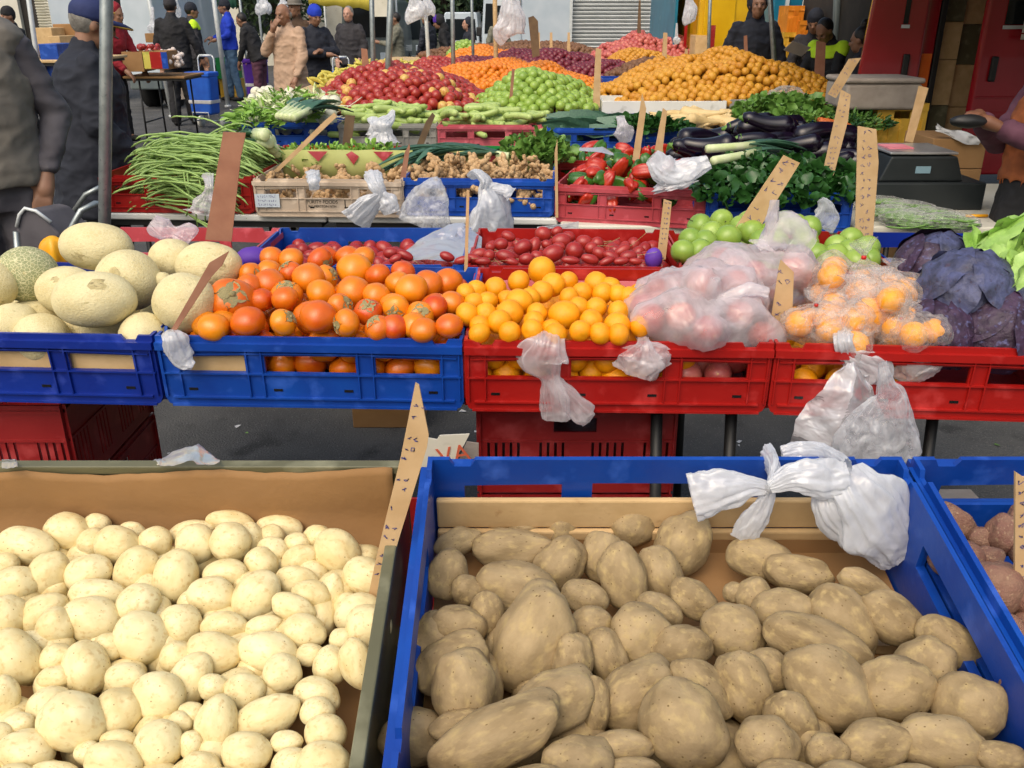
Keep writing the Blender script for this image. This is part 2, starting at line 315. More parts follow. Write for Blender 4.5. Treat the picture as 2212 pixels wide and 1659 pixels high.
def crate(fl,fr,z,color,label,name='plastic_crate',tilt=0,zr=None,depth=None,group=None,swap=False):
    A=at_z(fl[0],fl[1],z); B=at_z(fr[0],fr[1],zr if zr is not None else z)
    X=(B-A); w=X.length; X.normalize(); Yh=Vector((-X.y,X.x,0)).normalized(); 
    Y=(Matrix.Rotation(tilt,3,X)@Yh); Y=(Y-X*Y.dot(X)).normalized(); Z=X.cross(Y)
    R3=Matrix((X,Y,Z)).transposed()
    loc=A-R3@Vector((-w/2,-CD/2,CH))
    root=empty(name); root.rotation_euler=R3.to_euler(); root.location=loc; sy=(depth or CD)/CD
    root.scale=(w/CW,sy,1)
    tag(root,label,'crate',group)
    side,end,base,slots=crate_meshes(color)
    def P(n,me,l,rz=0):
        o=inst(n,me,l,(0,0,rz),parent=root); return o
    s1=P('side_panel',side,(-CW/2,-CD/2,0)); k_=P('drain_slots',slots,(0,0,0)); k_.parent=s1
    P('side_panel',side,(CW/2,CD/2,0),PI)
    P('end_panel',end,(-CW/2,CD/2-.007,0),-PI/2); P('end_panel',end,(CW/2,-CD/2+.007,0),PI/2)
    P('base',base,(-CW/2,-CD/2,0))
    c=Crate(); c.root=root; c.M=Matrix.Translation(loc)@R3.to_4x4(); c.w=w; c.d=depth or CD; c.R=R3
    return c
def vented_bin(x0,x1,y0,y1,z0,z1,label,color='bin_red_plastic'):
    root=empty('vented_bin',((x0+x1)/2,(y0+y1)/2,z0)); tag(root,label,'crate','red vented bins under the stalls')
    w=x1-x0; d=y1-y0; h=z1-z0
    def wall(W_):
        b=MB(); t=.006; tb=h*.62
        b.box(0,W_,0,t,h-.012,h); b.box(0,W_,-.006,t,h-.02,h-.0121)
        hx0,hx1=W_*.38,W_*.60
        b.box(0,hx0,0,t,tb,h-.0201); b.box(hx1,W_,0,t,tb,h-.0201); b.box(hx0,hx1,0,t,tb,tb+.02) ; b.box(hx0,hx1,0,t,tb+.058,h-.0201)
        b.box(0,W_,-.004,t,tb-.006,tb-.0001)
        b.box(0,W_,0,t,0,h*.12)
        n=26; pitch=W_/n
        for k in range(n):
            solid=(k%7 in (0,6)) or (k in (12,13))
            xa=k*pitch
            if solid: b.box(xa,xa+pitch*1.001,0,t,h*.12,tb-.0061)
            else: b.box(xa+pitch*.36,xa+pitch,0,t,h*.12,tb-.0061)
        for q in (.0,.995): b.box(W_*q,W_*q+W_*.006,-.008,0,0,h)
        return b
    o=wall(w).build('wall',color,root); o.location=(-w/2,-d/2,0)
    o=wall(w).build('wall',color,root); o.location=(w/2,d/2,0); o.rotation_euler=(0,0,PI)
    for sx,rz in ((-1,-PI/2),(1,PI/2)):
        o=wall(d-.013).build('wall',color,root); o.location=(sx*w/2,-sx*(d/2-.0065),0); o.rotation_euler=(0,0,rz)
    b=MB(); b.box(-w/2+.007,w/2-.007,-d/2+.007,d/2-.007,.002,.008); b.build('base',color,root)
    return root
# ---- crates of the second stall (front row), slightly tipped towards the buyer
TA=R(3)
A1=crate((-322,706),(335,718),.95,'deep_blue_plastic','deep blue crate full of netted melons, at the left edge',tilt=TA,depth=.5)
A2=crate((341,718),(1000,727),.95,'blue_plastic','bright blue crate heaped with persimmons, hung with a small white bag',tilt=TA,depth=.5)
A3=crate((1004,728),(1668,734),.95,'red_plastic','red crate with loose yellow mandarins on its left and pink bags on its right',tilt=TA,depth=.5)
A4=crate((1673,734),(2335,750),.95,'red_plastic','red crate of bagged mandarins and red cabbage with white bags tied to it',tilt=TA,depth=.5)
def behind(c,dy,fl,fr,z,color,label,**k): return crate(fl,fr,z,color,label,**k)
B1=crate((62,570),(510,573),.96,'faded_red_plastic','faded red crate behind the melons, mostly empty')
B2=crate((517,572),(1000,573),.96,'blue_plastic','blue crate behind the persimmons with white bags thrown over it')
B3=crate((1010,574),(1478,578),.965,'red_plastic','red crate of dark red tamarillos behind the mandarins')
B4=crate((1484,580),(1945,584),.965,'red_plastic','red crate of green apples behind the pink bags')
B5=crate((1950,586),(2420,592),.965,'deep_blue_plastic','deep blue crate behind the red cabbages at the right edge')
# plank that carries them
def slab(name,p,q,depth,z0,z1,material,label,cat,overhang=0):
    A=Vector(p);B=Vector(q);X=(B-A).normalized();Y=Vector((-X.y,X.x,0))
    root=empty(name,tuple((A+B)/2+Y*depth/2+Vector((0,0,-z1 if False else 0))),math.atan2(X.y,X.x)); root.location.z=0
    w=(B-A).length; tag(root,label,cat); return root,w
pl0=at_z(-320,718,.95); pl1=at_z(2330,760,.95)
rt,w=slab('trestle_table',(pl0.x,pl0.y+.06,0),(pl1.x,pl1.y+.06,0),.92,0,0,'wood','plank trestle table under the fruit crates of the second stall','table')
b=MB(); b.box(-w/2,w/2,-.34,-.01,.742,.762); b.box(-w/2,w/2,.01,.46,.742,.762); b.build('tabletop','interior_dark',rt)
for xx in (w*.18,w*.2+.12,w*.42):
    for sy in (-1,1):
        b=MB(); b.tube([(xx,sy*.40,.741),(xx+.03,sy*.44,0)],.014,8); b.build('leg','black_metal',rt)
# red vented bins below
zb=.74
def px2x(px,py,Y): return at_y(px,py,Y).x
xa,xb=px2x(1035,890,1.92),px2x(1462,890,1.92)
for k,l in enumerate(('topmost','second','lowest')):
    vented_bin(xa,xb,1.93,2.50,zb-.26*(k+1)+.02 if k<2 else 0.0,zb-.26*k-.004+(.0 if k else 0)-(0 if k==0 else -.016),'red vented bin, %s of the stack under the mandarin crate'%l)
xb=px2x(128,890,1.92)
for k,l in enumerate(('topmost','second','lowest')):
    vented_bin(xb-.5,xb,1.93,2.42,zb-.26*(k+1)+.02 if k<2 else 0.0,zb-.26*k-.004-(0 if k==0 else -.016),'red vented bin, %s of the stack under the melon crate'%l)
# ---- near stall
TN=R(12)
def near_crate(x0,x1,color,label):
    root=empty('plastic_crate'); R3=Matrix.Rotation(TN,3,'X'); w=x1-x0
    back=Vector(((x0+x1)/2,1.12,1.02)); loc=back-R3@Vector((0,CD/2*1.06,CH)); root.location=loc; root.rotation_euler=R3.to_euler(); root.scale=(w/CW,1.06,1)
    tag(root,label,'crate'); side,end,base,slots=crate_meshes(color)
    inst('side_panel',side,(-CW/2,-CD/2,0),parent=root); inst('side_panel',side,(CW/2,CD/2,0),(0,0,PI),parent=root)
    inst('end_panel',end,(-CW/2,CD/2-.007,0),(0,0,-PI/2),parent=root); inst('end_panel',end,(CW/2,-CD/2+.007,0),(0,0,PI/2),parent=root); inst('base',base,(-CW/2,-CD/2,0),parent=root)
    c=Crate(); c.root=root; c.M=Matrix.Translation(loc)@R3.to_4x4(); c.w=w; c.d=CD*1.06; c.R=R3; return c
N2=near_crate(-.119,.552,'blue_plastic','blue crate of large dusty brown potatoes in the foreground')
N3=near_crate(.568,1.24,'blue_plastic','blue crate of pink-skinned potatoes at the right edge')
# thin-walled khaki tray with cardboard liner
def tray():
    R3=Matrix.Rotation(TN,3,'X'); x1=-.150; x0=-1.02; w=x1-x0; d=.56; h=.15
    back=Vector(((x0+x1)/2,1.115,1.012)); loc=back-R3@Vector((0,d/2,h)); root=empty('produce_tray'); root.location=loc; root.rotation_euler=R3.to_euler()
    tag(root,'khaki plastic tray lined with brown cardboard and full of cream potatoes','tray')
    t=.007
    for n,bx in (('side_panel',(-w/2,w/2,d/2-t,d/2)),('side_panel',(-w/2,w/2,-d/2,-d/2+t))):
        b=MB(); b.box(*bx,0,h); y=bx[2]; b.box(bx[0],bx[1],bx[2]-.004,bx[3]+.005,h-.012,h+.002); bevel(b.build(n,'khaki_plastic',root),.002)
    for sx in (-1,1):
        b=MB(); X=sorted((sx*w/2,sx*(w/2-t))); b.box(X[0],X[1],-d/2+t+.006,d/2-t-.006,0,h); b.box(X[0]-.004,X[1]+.004,-d/2+t+.006,d/2-t-.006,h-.012,h+.0015); bevel(b.build('end_panel','khaki_plastic',root),.002)
    b=MB(); b.box(-w/2+t,w/2-t,-d/2+t,d/2-t,.0,.006); b.build('base','khaki_plastic',root)
    # liner : back flap with a torn wavy upper edge, floor and side flap
    n=70; b=MB(); vs=[];r=random.Random(3)
    for i in range(n+1):
        u=i/n; x=-w/2+.012+(w-.03)*u; top=h-.002-.012*(1-u)+.004*math.sin(u*21)+.003*noise.noise((u*30,0,0))
        if u>.96: top-=.0
        for yy,zz in ((d/2-t-.004,top),(d/2-t-.008,top-.010),(d/2-t-.010,h*.55),(d/2-t-.012+.002*math.sin(u*9),.012),(0,.010),(-d/2+.02,.010)):
            vs.append((x,yy+.004*noise.noise((u*7,zz*20,1)),zz))
    k=6; fs=[(i*k+j,(i+1)*k+j,(i+1)*k+j+1,i*k+j+1) for i in range(n) for j in range(k-1)]
    b.add(vs,fs,True); o=b.build('cardboard_liner','cardboard',root); m=o.modifiers.new('solid','SOLIDIFY'); m.thickness=.003
    b=MB(); b.add([(w/2-.020,-d/2+.03,.012),(w/2-.018,d/2-.03,.012),(w/2-.013,d/2-.03,h*.62),(w/2-.013,-d/2+.03,h*.60)],[(0,1,2,3)]); o=b.build('side_liner','cardboard',root); m=o.modifiers.new('solid','SOLIDIFY'); m.thickness=.003
    c=Crate(); c.root=root; c.M=Matrix.Translation(loc)@R3.to_4x4(); c.w=w; c.d=d; c.R=R3; c.h=h; return c
N1=tray()
# liner of the blue crate: a wooden board at the back and a card floor
def n2_liner():
    root=empty('backing_board'); root.matrix_world=N2.M; tag(root,'pale tan board lining the back of the brown potato crate','board')
    w=N2.w-.02; y=N2.d/2-.012
    b=MB(); n=20
    for (z0,z1,t) in ((.055,.108,.0),(.036,.054,.007)):
        b.box(-w/2,w/2,y-.013-t,y-.003-t,z0,z1)
    bevel(b.build('plank','pale_cardboard',root),.003)
    o=MB(); o.add([(-w/2,-N2.d/2+.01,.0135),(w/2,-N2.d/2+.01,.0135),(w/2,y-.022,.0135),(-w/2,y-.022,.0135),(-w/2,y-.018,.05),(w/2,y-.018,.05)],[(0,1,2,3),(3,2,5,4)])
    o=o.build('card_sheet','cardboard'); o.matrix_world=N2.M; tag(o,'brown cardboard sheet under the dusty brown potatoes','cardboard sheet'); m=o.modifiers.new('solid','SOLIDIFY'); m.thickness=.002
n2_liner()
rt=empty('trestle_table',(.1,.88,0)); tag(rt,'low trestle table that carries the potato crates in the foreground','table')
b=MB(); b.box(-1.2,1.3,-.30,.20,.735,.755); b.build('tabletop','wood',rt)
b=MB(); b.box(-1.2,1.3,.06,.10,.756,.835); b.build('riser','wood',rt)
for xx in (-1.0,1.1):
    for yy in (-.25,.17):
        b=MB(); b.tube([(xx,yy,.734),(xx,yy,0)],.015,8); b.build('leg','black_metal',rt)
# narrow red bin between tray and blue crate, behind them
vented_bin(-.30,-.02,1.32,1.56,.40,.70,'red vented bin behind the gap between the cream and brown potatoes')
vented_bin(-.30,-.02,1.32,1.56,.0,.395,'lower red vented bin behind the near potato crates')
# ================================================================ listed produce (measured ellipses)
def lump(seed,amp=.08,fr=1.3,lobes=0,sub=4,dimple=0,taper=0):
    r=random.Random(seed); off=Vector((r.uniform(-50,50),r.uniform(-50,50),r.uniform(-50,50)))
    lb=[(Vector((r.uniform(-1,1),r.uniform(-1,1),r.uniform(-1,1))).normalized(),r.uniform(.12,.3)) for _ in range(lobes)]
    ey=[(Vector((r.uniform(-1,1),r.uniform(-1,1),r.uniform(-1,1))).normalized()) for _ in range(dimple)]
    def fn(v):
        q=1+amp*noise.noise(v*fr+off)*1.6+amp*.35*noise.noise(v*fr*3+off)
        for d,s in lb: q+=s*math.exp(-((v-d).length/.45)**2)
        for d in ey: q-=.045*math.exp(-((v-d).length/.09)**2)
        return q*(1+taper*v.x)
    b=MB(); b.ball((0,0,0),1,sub,fn); return b
def variants(nm,material,n,**k):
    return [lump(s*13+hash_(nm),**k).mesh(nm,material) for s in range(n)]
def hash_(s): return sum(ord(c)*(i+3) for i,c in enumerate(s))%9999
PR={}
def meshes(key,build):
    if key not in PR: PR[key]=build()
    return PR[key]
def cream(): return [lump(s,amp=.07,fr=1.1,taper=(s%4-1.5)*.06,dimple=3).mesh('potato','cream_potato_skin') for s in range(9)]
def dusty(): return [lump(100+s,amp=.10,fr=1.3,taper=(s%4-1.5)*.07,dimple=7,lobes=(1 if s%3==0 else 0)).mesh('potato','dusty_potato_skin') for s in range(9)]
def rim_y(x): return pl0.y+(pl1.y-pl0.y)*(x-pl0.x)/(pl1.x-pl0.x)+.018
def place_list(L,conv,plane,meshset,name,label,cat,group,rr=.84,cz=.86,seed=1,parts=None,labels=None,maxsh=.035,orient=None,rim=False):
    """L: (x,y,a,b,angle) ellipses; conv -> photo px; plane(px,py)->world centre; keep size in the picture, settle along the sight line"""
    r=random.Random(seed); it=[]
    for e in L:
        x,y,a,b=e[:4]; ang=e[4] if len(e)>4 and isinstance(e[4],(int,float)) else 0
        px,py=conv(x,y); s=conv(1,0)[0]-conv(0,0)[0]; a*=s; b*=s
        p=plane(px,py); t=(p-CAM).dot(VF); it.append([px,py,a,b,ang,t,e])
    T=np.array([i[5] for i in it]); T0=T.copy(); n=len(it)
    for step in range(30):
        for i in range(n):
            for j in range(i+1,n):
                A=it[i];B=it[j]; t=(T[i]+T[j])/2; ri=(A[2]+A[3])/2*t/F*rr; rj=(B[2]+B[3])/2*t/F*rr
                lat=math.hypot(A[0]-B[0],A[1]-B[1])*t/F; s=(ri+rj)*.92
                if lat>=s: continue
                need=math.sqrt(s*s-lat*lat); sg=1 if (A[1]+A[3]*.5)>(B[1]+B[3]*.5) else -1   # A in front
                dz=(T[j]-T[i])*sg
                if dz<need:
                    c=(need-dz)*.25; T[i]-=sg*c; T[j]+=sg*c
        T=np.clip(T,T0-maxsh,T0+maxsh)
        if rim:
            for i in range(n):
                A=it[i]; d=ray(A[0],A[1]); x=d.x*T[i]; T[i]=max(T[i],(rim_y(x)+min(A[2],A[3])*T[i]/F*1.0)/d.y)
    out=[]
    for k,(px,py,a,b,ang,_,e) in enumerate(it):
        t=T[k]; c=at_t(px,py,t); A=a*t/F; Bq=b*t/F; ca,sa=math.cos(R(ang)),math.sin(R(ang))
        ex=VR*ca+VU*sa; ey=VU*ca-VR*sa; ez=ex.cross(ey)
        R3=Matrix((ex,ey,ez)).transposed()
        if orient: R3=orient(e,R3,r)
        me=r.choice(meshset); o=inst(name,me,c,R3,(A,Bq,min(A,Bq)*cz+.1*max(A,Bq)*.2))
        tag(o,(labels or {}).get(k,label),cat,None if labels and k in labels else group); out.append((o,c,A,Bq,e))
    return out
def convz(ox,oy,s): return lambda x,y:(ox+x*s,oy+y*s)
def tilted(D0,z0,D1,z1):
    sl=(z0-z1)/(D0-D1)
    def f(px,py):
        d=ray(px,py); # z = z0+sl*(y-D0)
        t=(z0-sl*D0-CAM.z)/(d.z-sl*d.y); return CAM+d*t
    return f
Z1=convz(0,1051.5,.38894); Z2=convz(764.7,1051.5,.38894); Z4=convz(1433.9,955.9,.42404)
cream_list=[(545,210,60,58,0),(390,250,138,98,-20),(165,335,165,100,-12),(275,475,128,108,60),(30,430,50,50,0),(505,315,75,80,0),(740,255,65,60,0),(650,325,120,103,-10),(865,310,88,85,0),
(1060,250,130,62,12),(1080,320,112,110,0),(1265,200,130,66,-8),(1390,290,70,90,0),(1290,310,108,108,0),(1560,235,125,75,-8),(1500,275,70,55,0),(1525,355,85,78,0),(1640,320,55,45,0),(1765,280,85,65,-10),
(1885,365,130,115,-30),(2030,500,128,103,-15),(1660,400,105,72,25),(490,482,125,100,20),(760,455,130,108,55),(975,500,145,118,80),(1240,487,125,80,10),(1450,430,95,85,-45),(1425,612,148,122,60),(1660,520,112,80,-5),
(1842,580,105,68,80),(1715,600,105,78,-10),(1160,612,128,108,-10),(90,545,115,100,10),(535,600,150,85,0),(250,695,135,100,30),(315,775,105,105,0),(500,735,155,120,-20),(45,710,115,105,80),(760,665,118,110,30),(785,840,150,140,-10),
(990,762,115,108,-30),(1240,775,128,80,0),(1470,775,100,62,15),(1640,675,120,75,-20),(1690,805,125,95,-10),(1985,700,135,102,20),(2045,775,122,115,0),(1900,850,55,45,0),(1205,925,152,112,-10),(1495,925,160,112,-15),(1570,1032,108,102,0),
(1830,985,105,90,90),(1992,1000,142,92,-68),(1725,935,85,60,0),(200,870,95,65,-20),(95,962,162,128,-50),(310,945,95,72,20),(470,998,145,125,100),(600,890,88,75,0),(980,940,95,82,20),(1045,1088,172,112,60),(870,1160,148,128,-5),
(690,1065,115,85,0),(310,1060,100,62,10),(1190,1110,75,72,0),(1370,1140,110,103,0),(1500,1270,187,112,25),(1765,1160,130,95,-20),(1760,1250,95,80,0),(20,1165,125,85,90),(290,1230,125,120,40),(400,1305,187,158,-15),(660,1250,135,130,30),
(1205,1332,166,116,85),(1075,1260,75,65,0),(1800,1370,118,103,0),(1385,1478,132,118,0),(880,1440,135,130,70),(130,1470,145,112,-10),(110,1320,80,58,0),(480,1480,65,52,0),(620,1530,165,112,-8),(1115,1560,115,85,0),(1600,1420,88,62,0),
(1625,1545,115,92,0),(1810,1540,142,118,0),(310,1595,130,70,0),(650,1415,105,55,0),(1060,1430,75,62,90),(1000,1310,55,52,0),(10,1380,60,70,0),(1240,1640,110,80,0),(1480,1660,120,80,20),(760,1680,140,100,0),(60,1640,130,90,0),(980,1700,120,90,0),(1700,1700,130,90,0),(500,1720,130,90,0),(200,1740,140,95,0),(1250,1760,140,95,0)]
pc=tilted(1.05,.915,.70,.865)
place_list([(x,y,max(a,70)*1.05,max(b,62)*1.05,g) for x,y,a,b,g in cream_list],Z1,pc,cream_set:=cream(),'potato','smooth pale cream washed potato in the cardboard-lined tray','potato','cream potatoes in the tray',seed=5)
def fill_rect(x0,x1,D0,D1,zf,sp,rad,meshset,name,label,cat,group,seed,asp=1.3,jit=.35,cond=None):
    r=random.Random(seed); y=D0; k=0
    while y<D1:
        x=x0+(k%2)*sp/2
        while x<x1:
            X=x+r.uniform(-jit,jit)*sp; Y=y+r.uniform(-jit,jit)*sp
            if not cond or cond(X,Y):
                q=r.uniform(*rad); o=inst(name,r.choice(meshset),(X,Y,zf(X,Y)+r.uniform(-.2,.2)*q),rrot(r),(q*asp,q,q*.92)); tag(o,label,cat,group)
            x+=sp
        y+=sp*.87; k+=1
fill_rect(-.98,-.19,.66,1.06,lambda x,y:.835+(y-.66)*.14,.056,(.022,.028),cream_set,'potato','smooth pale cream washed potato in the cardboard-lined tray','potato','cream potatoes in the tray',9,
   cond=lambda x,y: x<-.27 or y>.93)
# dusty brown potatoes
brown2=[(800,215,60,40,0),(940,225,80,32,0),(1150,205,85,115,0),(565,312,132,78,22),(862,345,232,104,0),(1390,385,135,110,80),(1555,205,128,125,0),(1820,325,188,148,60),(520,502,138,110,85),(1155,420,162,128,58),(620,575,90,80,0),
(1495,495,190,130,-75),(1705,500,158,110,-70),(870,560,215,140,-10),(740,720,118,92,90),(1265,610,125,90,-20),(1880,620,142,98,-38),(1680,680,125,85,-30),(560,788,158,120,8),(990,865,292,208,62),(1330,770,120,108,0),(1400,925,155,105,-70),
(1575,825,172,168,0),(560,980,205,138,25),(612,1085,208,168,95),(1220,950,150,110,90),(1105,1195,225,160,20),(1340,1230,150,80,90),(1550,1162,232,160,30),(1500,1440,170,90,0),(1950,1150,205,128,-42),(1840,1340,262,222,-55),(580,1312,155,78,20),
(768,1400,372,165,24),(1235,1545,192,150,0),(1560,1560,145,60,0),(950,1700,230,120,10),(560,1700,180,110,0)]
brown4=[(340,960,165,140,-20),(90,1045,160,115,8),(470,592,162,105,-15),(690,668,178,95,-10),(1010,722,145,68,-25),(450,785,92,80,60),(350,765,52,50,0),(590,862,152,110,-5),(905,910,215,152,-57),(750,1020,268,128,-22),(1170,905,168,118,-28),(1430,1005,165,105,-35),
(550,1172,125,98,-35),(400,1230,192,132,-62),(870,1270,250,178,-35),(1190,1245,198,158,0),(1335,1140,160,145,30),(1580,1352,174,165,0),(1400,1535,235,145,-10),(1060,1542,190,120,10),(515,1535,160,138,0),(820,1580,110,90,0),(640,1400,155,115,-50),(1720,1610,140,85,-10),
(640,1700,150,80,0),(900,1720,160,90,0),(1250,1740,160,90,0),(1560,1750,170,90,0)]
pb=tilted(1.06,.898,.70,.88)
EXTRA={9:'lumpy pointed brown potato standing at the back beside the white bag knot'}
lab2={19:'largest brown potato, long oval leaning right near the left side of the blue crate',33:'long brown potato lying across the lower left corner of the blue crate',6:'round scabby brown potato propped against the pale board',
 7:'big oval brown potato leaning on the pale board beside the bare cardboard',0+31:'very large brown potato at the bottom centre of the blue crate',12:'knobbly folded brown potato wedged behind the long upright one'}
place_list([(x,y,a*1.05,b*1.06,g) for x,y,a,b,g in brown2],Z2,pb,dusty_set:=dusty(),'potato','dusty brown unwashed potato in the near blue crate','potato','dusty brown potatoes in the near blue crate',seed=8,labels=lab2,rr=.8)
lab4={14:'pale pear-shaped potato with its narrow end up, right of centre in the blue crate',3:'oval brown potato resting on bare cardboard below the tied white bags'}
place_list([(x,y,a*1.05,b*1.06,g) for x,y,a,b,g in brown4],Z4,pb,dusty_set,'potato','dusty brown unwashed potato in the near blue crate','potato','dusty brown potatoes in the near blue crate',seed=18,labels=lab4,rr=.8)
fill_rect(-.09,.52,.62,.98,lambda x,y:.80+(y-.62)*.2,.085,(.034,.042),dusty_set,'potato','dusty brown unwashed potato in the near blue crate','potato','dusty brown potatoes in the near blue crate',19,jit=.2,cond=lambda x,y: y<.86 or x<.1)
pink=[(1650,590,80,60,0),(1620,490,75,62,0),(1430,402,150,98,-20),(1740,480,110,95,90),(1480,590,138,112,-8),(1662,745,150,140,0),(1760,700,90,80,0),(1755,960,85,80,0),(1800,1080,90,80,0),(1790,1220,90,90,0),(1870,560,110,95,0),(1900,800,130,110,0),(1950,1000,140,120,0),(1850,380,100,80,0)]
pk=tilted(1.06,.935,.70,.90)
kum=[lump(300+s,amp=.1,fr=1.4,taper=.08,dimple=6).mesh('potato','pink_kumara_skin') for s in range(5)]
place_list(pink,Z4,pk,kum,'potato','pink-skinned earthy potato in the crate at the right edge','potato','pink-skinned potatoes at the right edge',seed=28,rr=.8)
fill_rect(.62,1.15,.68,1.04,lambda x,y:.835+(y-.68)*.2,.085,(.036,.045),kum,'potato','pink-skinned earthy potato in the crate at the right edge','potato','pink-skinned potatoes at the right edge',29,jit=.2)
# ================================================================ melons
def melon_me(seed):
    r=random.Random(seed); b=lump(seed,amp=.035,fr=1.2,sub=4); me=b.mesh('melon','melon_net'); return me
mat('melon_scar',hexc('b0a070'),hexc('c4b688'),.8,scale=3,bump=.5,bscale=12,c3=hexc('877a54'),c3amt=.56)
mel=[melon_me(400+i) for i in range(4)]
mm=M['melon_net']; n=mm.node_tree.nodes; L=mm.node_tree.links
v=n.new('ShaderNodeTexVoronoi'); v.feature='DISTANCE_TO_EDGE'; v.inputs['Scale'].default_value=9; mpn=[x for x in n if x.type=='MAPPING'][0]
dn=n.new('ShaderNodeTexNoise'); dn.inputs['Scale'].default_value=3; L.new(mpn.outputs[0],dn.inputs['Vector'])
ad=n.new('ShaderNodeMix'); ad.data_type='VECTOR'; ad.inputs[0].default_value=.08; L.new(mpn.outputs[0],ad.inputs[4]); L.new(dn.outputs['Color'],ad.inputs[5]); L.new(ad.outputs[1],v.inputs['Vector'])
mr=n.new('ShaderNodeMapRange'); mr.inputs[1].default_value=0; mr.inputs[2].default_value=.09; mr.inputs[3].default_value=1; mr.inputs[4].default_value=0; L.new(v.outputs['Distance'],mr.inputs[0])
pb_=n['Principled BSDF']; src=pb_.inputs['Base Color'].links[0].from_socket
mx=n.new('ShaderNodeMix'); mx.data_type='RGBA'; mx.blend_type='MIX'; fa=n.new('ShaderNodeMath'); fa.operation='MULTIPLY'; fa.inputs[1].default_value=.65; L.new(mr.outputs[0],fa.inputs[0]); L.new(fa.outputs[0],mx.inputs[0]); L.new(src,mx.inputs[6]); mx.inputs[7].default_value=(*hexc('e2d9ae'),1); L.new(mx.outputs[2],pb_.inputs['Base Color'])
Zm=convz(0,382.4,.25928)
melons=[(800,580,305,205,-5),(1430,685,190,175,0),(1740,740,275,205,0),(230,815,245,235,0),(1350,860,80,70,0),(560,945,250,205,0),(1070,862,262,255,0),(1540,1042,262,250,0),(785,1022,346,242,0),(120,1235,200,190,0),(-60,900,200,190,0),(350,1345,225,210,0),(1200,1340,200,215,0),(-300,1200,200,180,0)]
ml=['largest melon, resting on top of the heap at the back','partly hidden melon behind, right of the top one','big melon at the upper right, beside the persimmons, behind the brown card','greenish rough-netted melon at the far left','melon buried in the middle of the heap','melon leaning left behind the front oval one',
 'melon with a dark bruised scar, centre of the heap','melon crossed by the thin brown price card','widest oval melon in front of the heap','low melon at the left beside the crate rim','melon cut by the left edge of the photo','low melon showing just above the blue rim, left','low melon showing just above the blue rim, right of centre','melon out past the left edge']
pm=tilted(2.25,1.06,1.95,1.0)
mo=place_list(melons,Zm,pm,mel,'melon','','melon','netted melons in the deep blue crate',rr=.9,cz=.95,seed=3,labels={i:l for i,l in enumerate(ml)},maxsh=.12,rim=True)
mg=M['melon_net'].copy(); mg.name='melon_green_net'; M['melon_green_net']=mg
for x_ in mg.node_tree.nodes:
    if x_.type=='MATH' and x_.operation=='MULTIPLY' and abs(x_.inputs[1].default_value-.65)<.01: x_.inputs[1].default_value=1.0
    if x_.type=='MIX' and tuple(round(v,3) for v in x_.inputs[6].default_value)[:3]==tuple(round(v,3) for v in hexc('d0c08c')): x_.inputs[6].default_value=(*hexc('8f9468'),1); x_.inputs[7].default_value=(*hexc('a3a678'),1)
me_=mo[3][0].data.copy(); me_.materials[0]=mg; mo[3][0].data=me_
for i,(dx,dy,w_) in ((6,(-.05,.12,.16)),(8,(.35,.45,.2)),(0,(-.25,-.55,.14)),(2,(.6,-.1,.12)),(3,(-.45,.0,.15)),(5,(.0,.35,.1))):
    o,c,A,B_,e=mo[i]; d=(VR*dx+VU*dy-VF*math.sqrt(max(.05,1-dx*dx-dy*dy))).normalized(); Rm=o.rotation_euler.to_matrix(); dl=Rm.transposed()@d
    V,Fc=ICO[3]; me=o.data; b=MB(); vs=[];idx={}
    for f in me.polygons:
        cc=f.center.normalized()
        if (cc-dl).length<w_*1.15+.05*noise.noise(cc*9):
            ff=[]
            for v in f.vertices:
                if v not in idx: idx[v]=len(vs); vs.append(me.vertices[v].co*1.004)
                ff.append(idx[v])
            b.f.append(tuple(ff)); b.sm.append(True)
    b.v=[tuple(v) for v in vs]; b.build('stem_scar','melon_scar',o)
# ================================================================ persimmons
def persimmon_me(seed):
    r=random.Random(seed)
    def fn(v):
        a=math.atan2(v.y,v.x); return 1+.025*math.cos(4*a+seed)*(1-v.z*v.z)-.10*math.exp(-((v-Vector((0,0,1))).length/.3)**2)+.03*noise.noise(v*1.5+Vector((seed,0,0)))
    b=MB(); b.ball((0,0,0),1,4,fn); return b.mesh('persimmon','persimmon_skin')
pers=[persimmon_me(i) for i in range(5)]
def calyx_me(seed):
    r=random.Random(seed); b=MB()
    for q in range(4):
        vs=[];a0=q*PI/2+r.uniform(-.15,.15); n=6
        for i in range(n+1):
            u=i/n; wd=.36*math.sin(PI*min(1,u*1.05+.12))**.7; rr_=.10+.62*u
            for sgn in (-1,-.3,.3,1):
                x=rr_; y=wd*sgn*.8; z=.93-.30*u*u+.10*abs(sgn)*u+.10*noise.noise((u*4,sgn*2,seed+q))
                vs.append((x*math.cos(a0)-y*math.sin(a0),x*math.sin(a0)+y*math.cos(a0),z+.02))
        fs=[(i*4+j,(i+1)*4+j,(i+1)*4+j+1,i*4+j+1) for i in range(n) for j in range(3)]; b.add(vs,fs,True)
    b.tube([(0,0,.86),(0,0,1.0),(.02,0,1.06)],[.15,.13,.08],8)
    return b.mesh('calyx','calyx')
caly=[calyx_me(i) for i in range(3)]
Zp=convz(525.8,239,.25928); Zq=convz(669.1,573.5,.34572); Zl=convz(0,669.1,.34572)
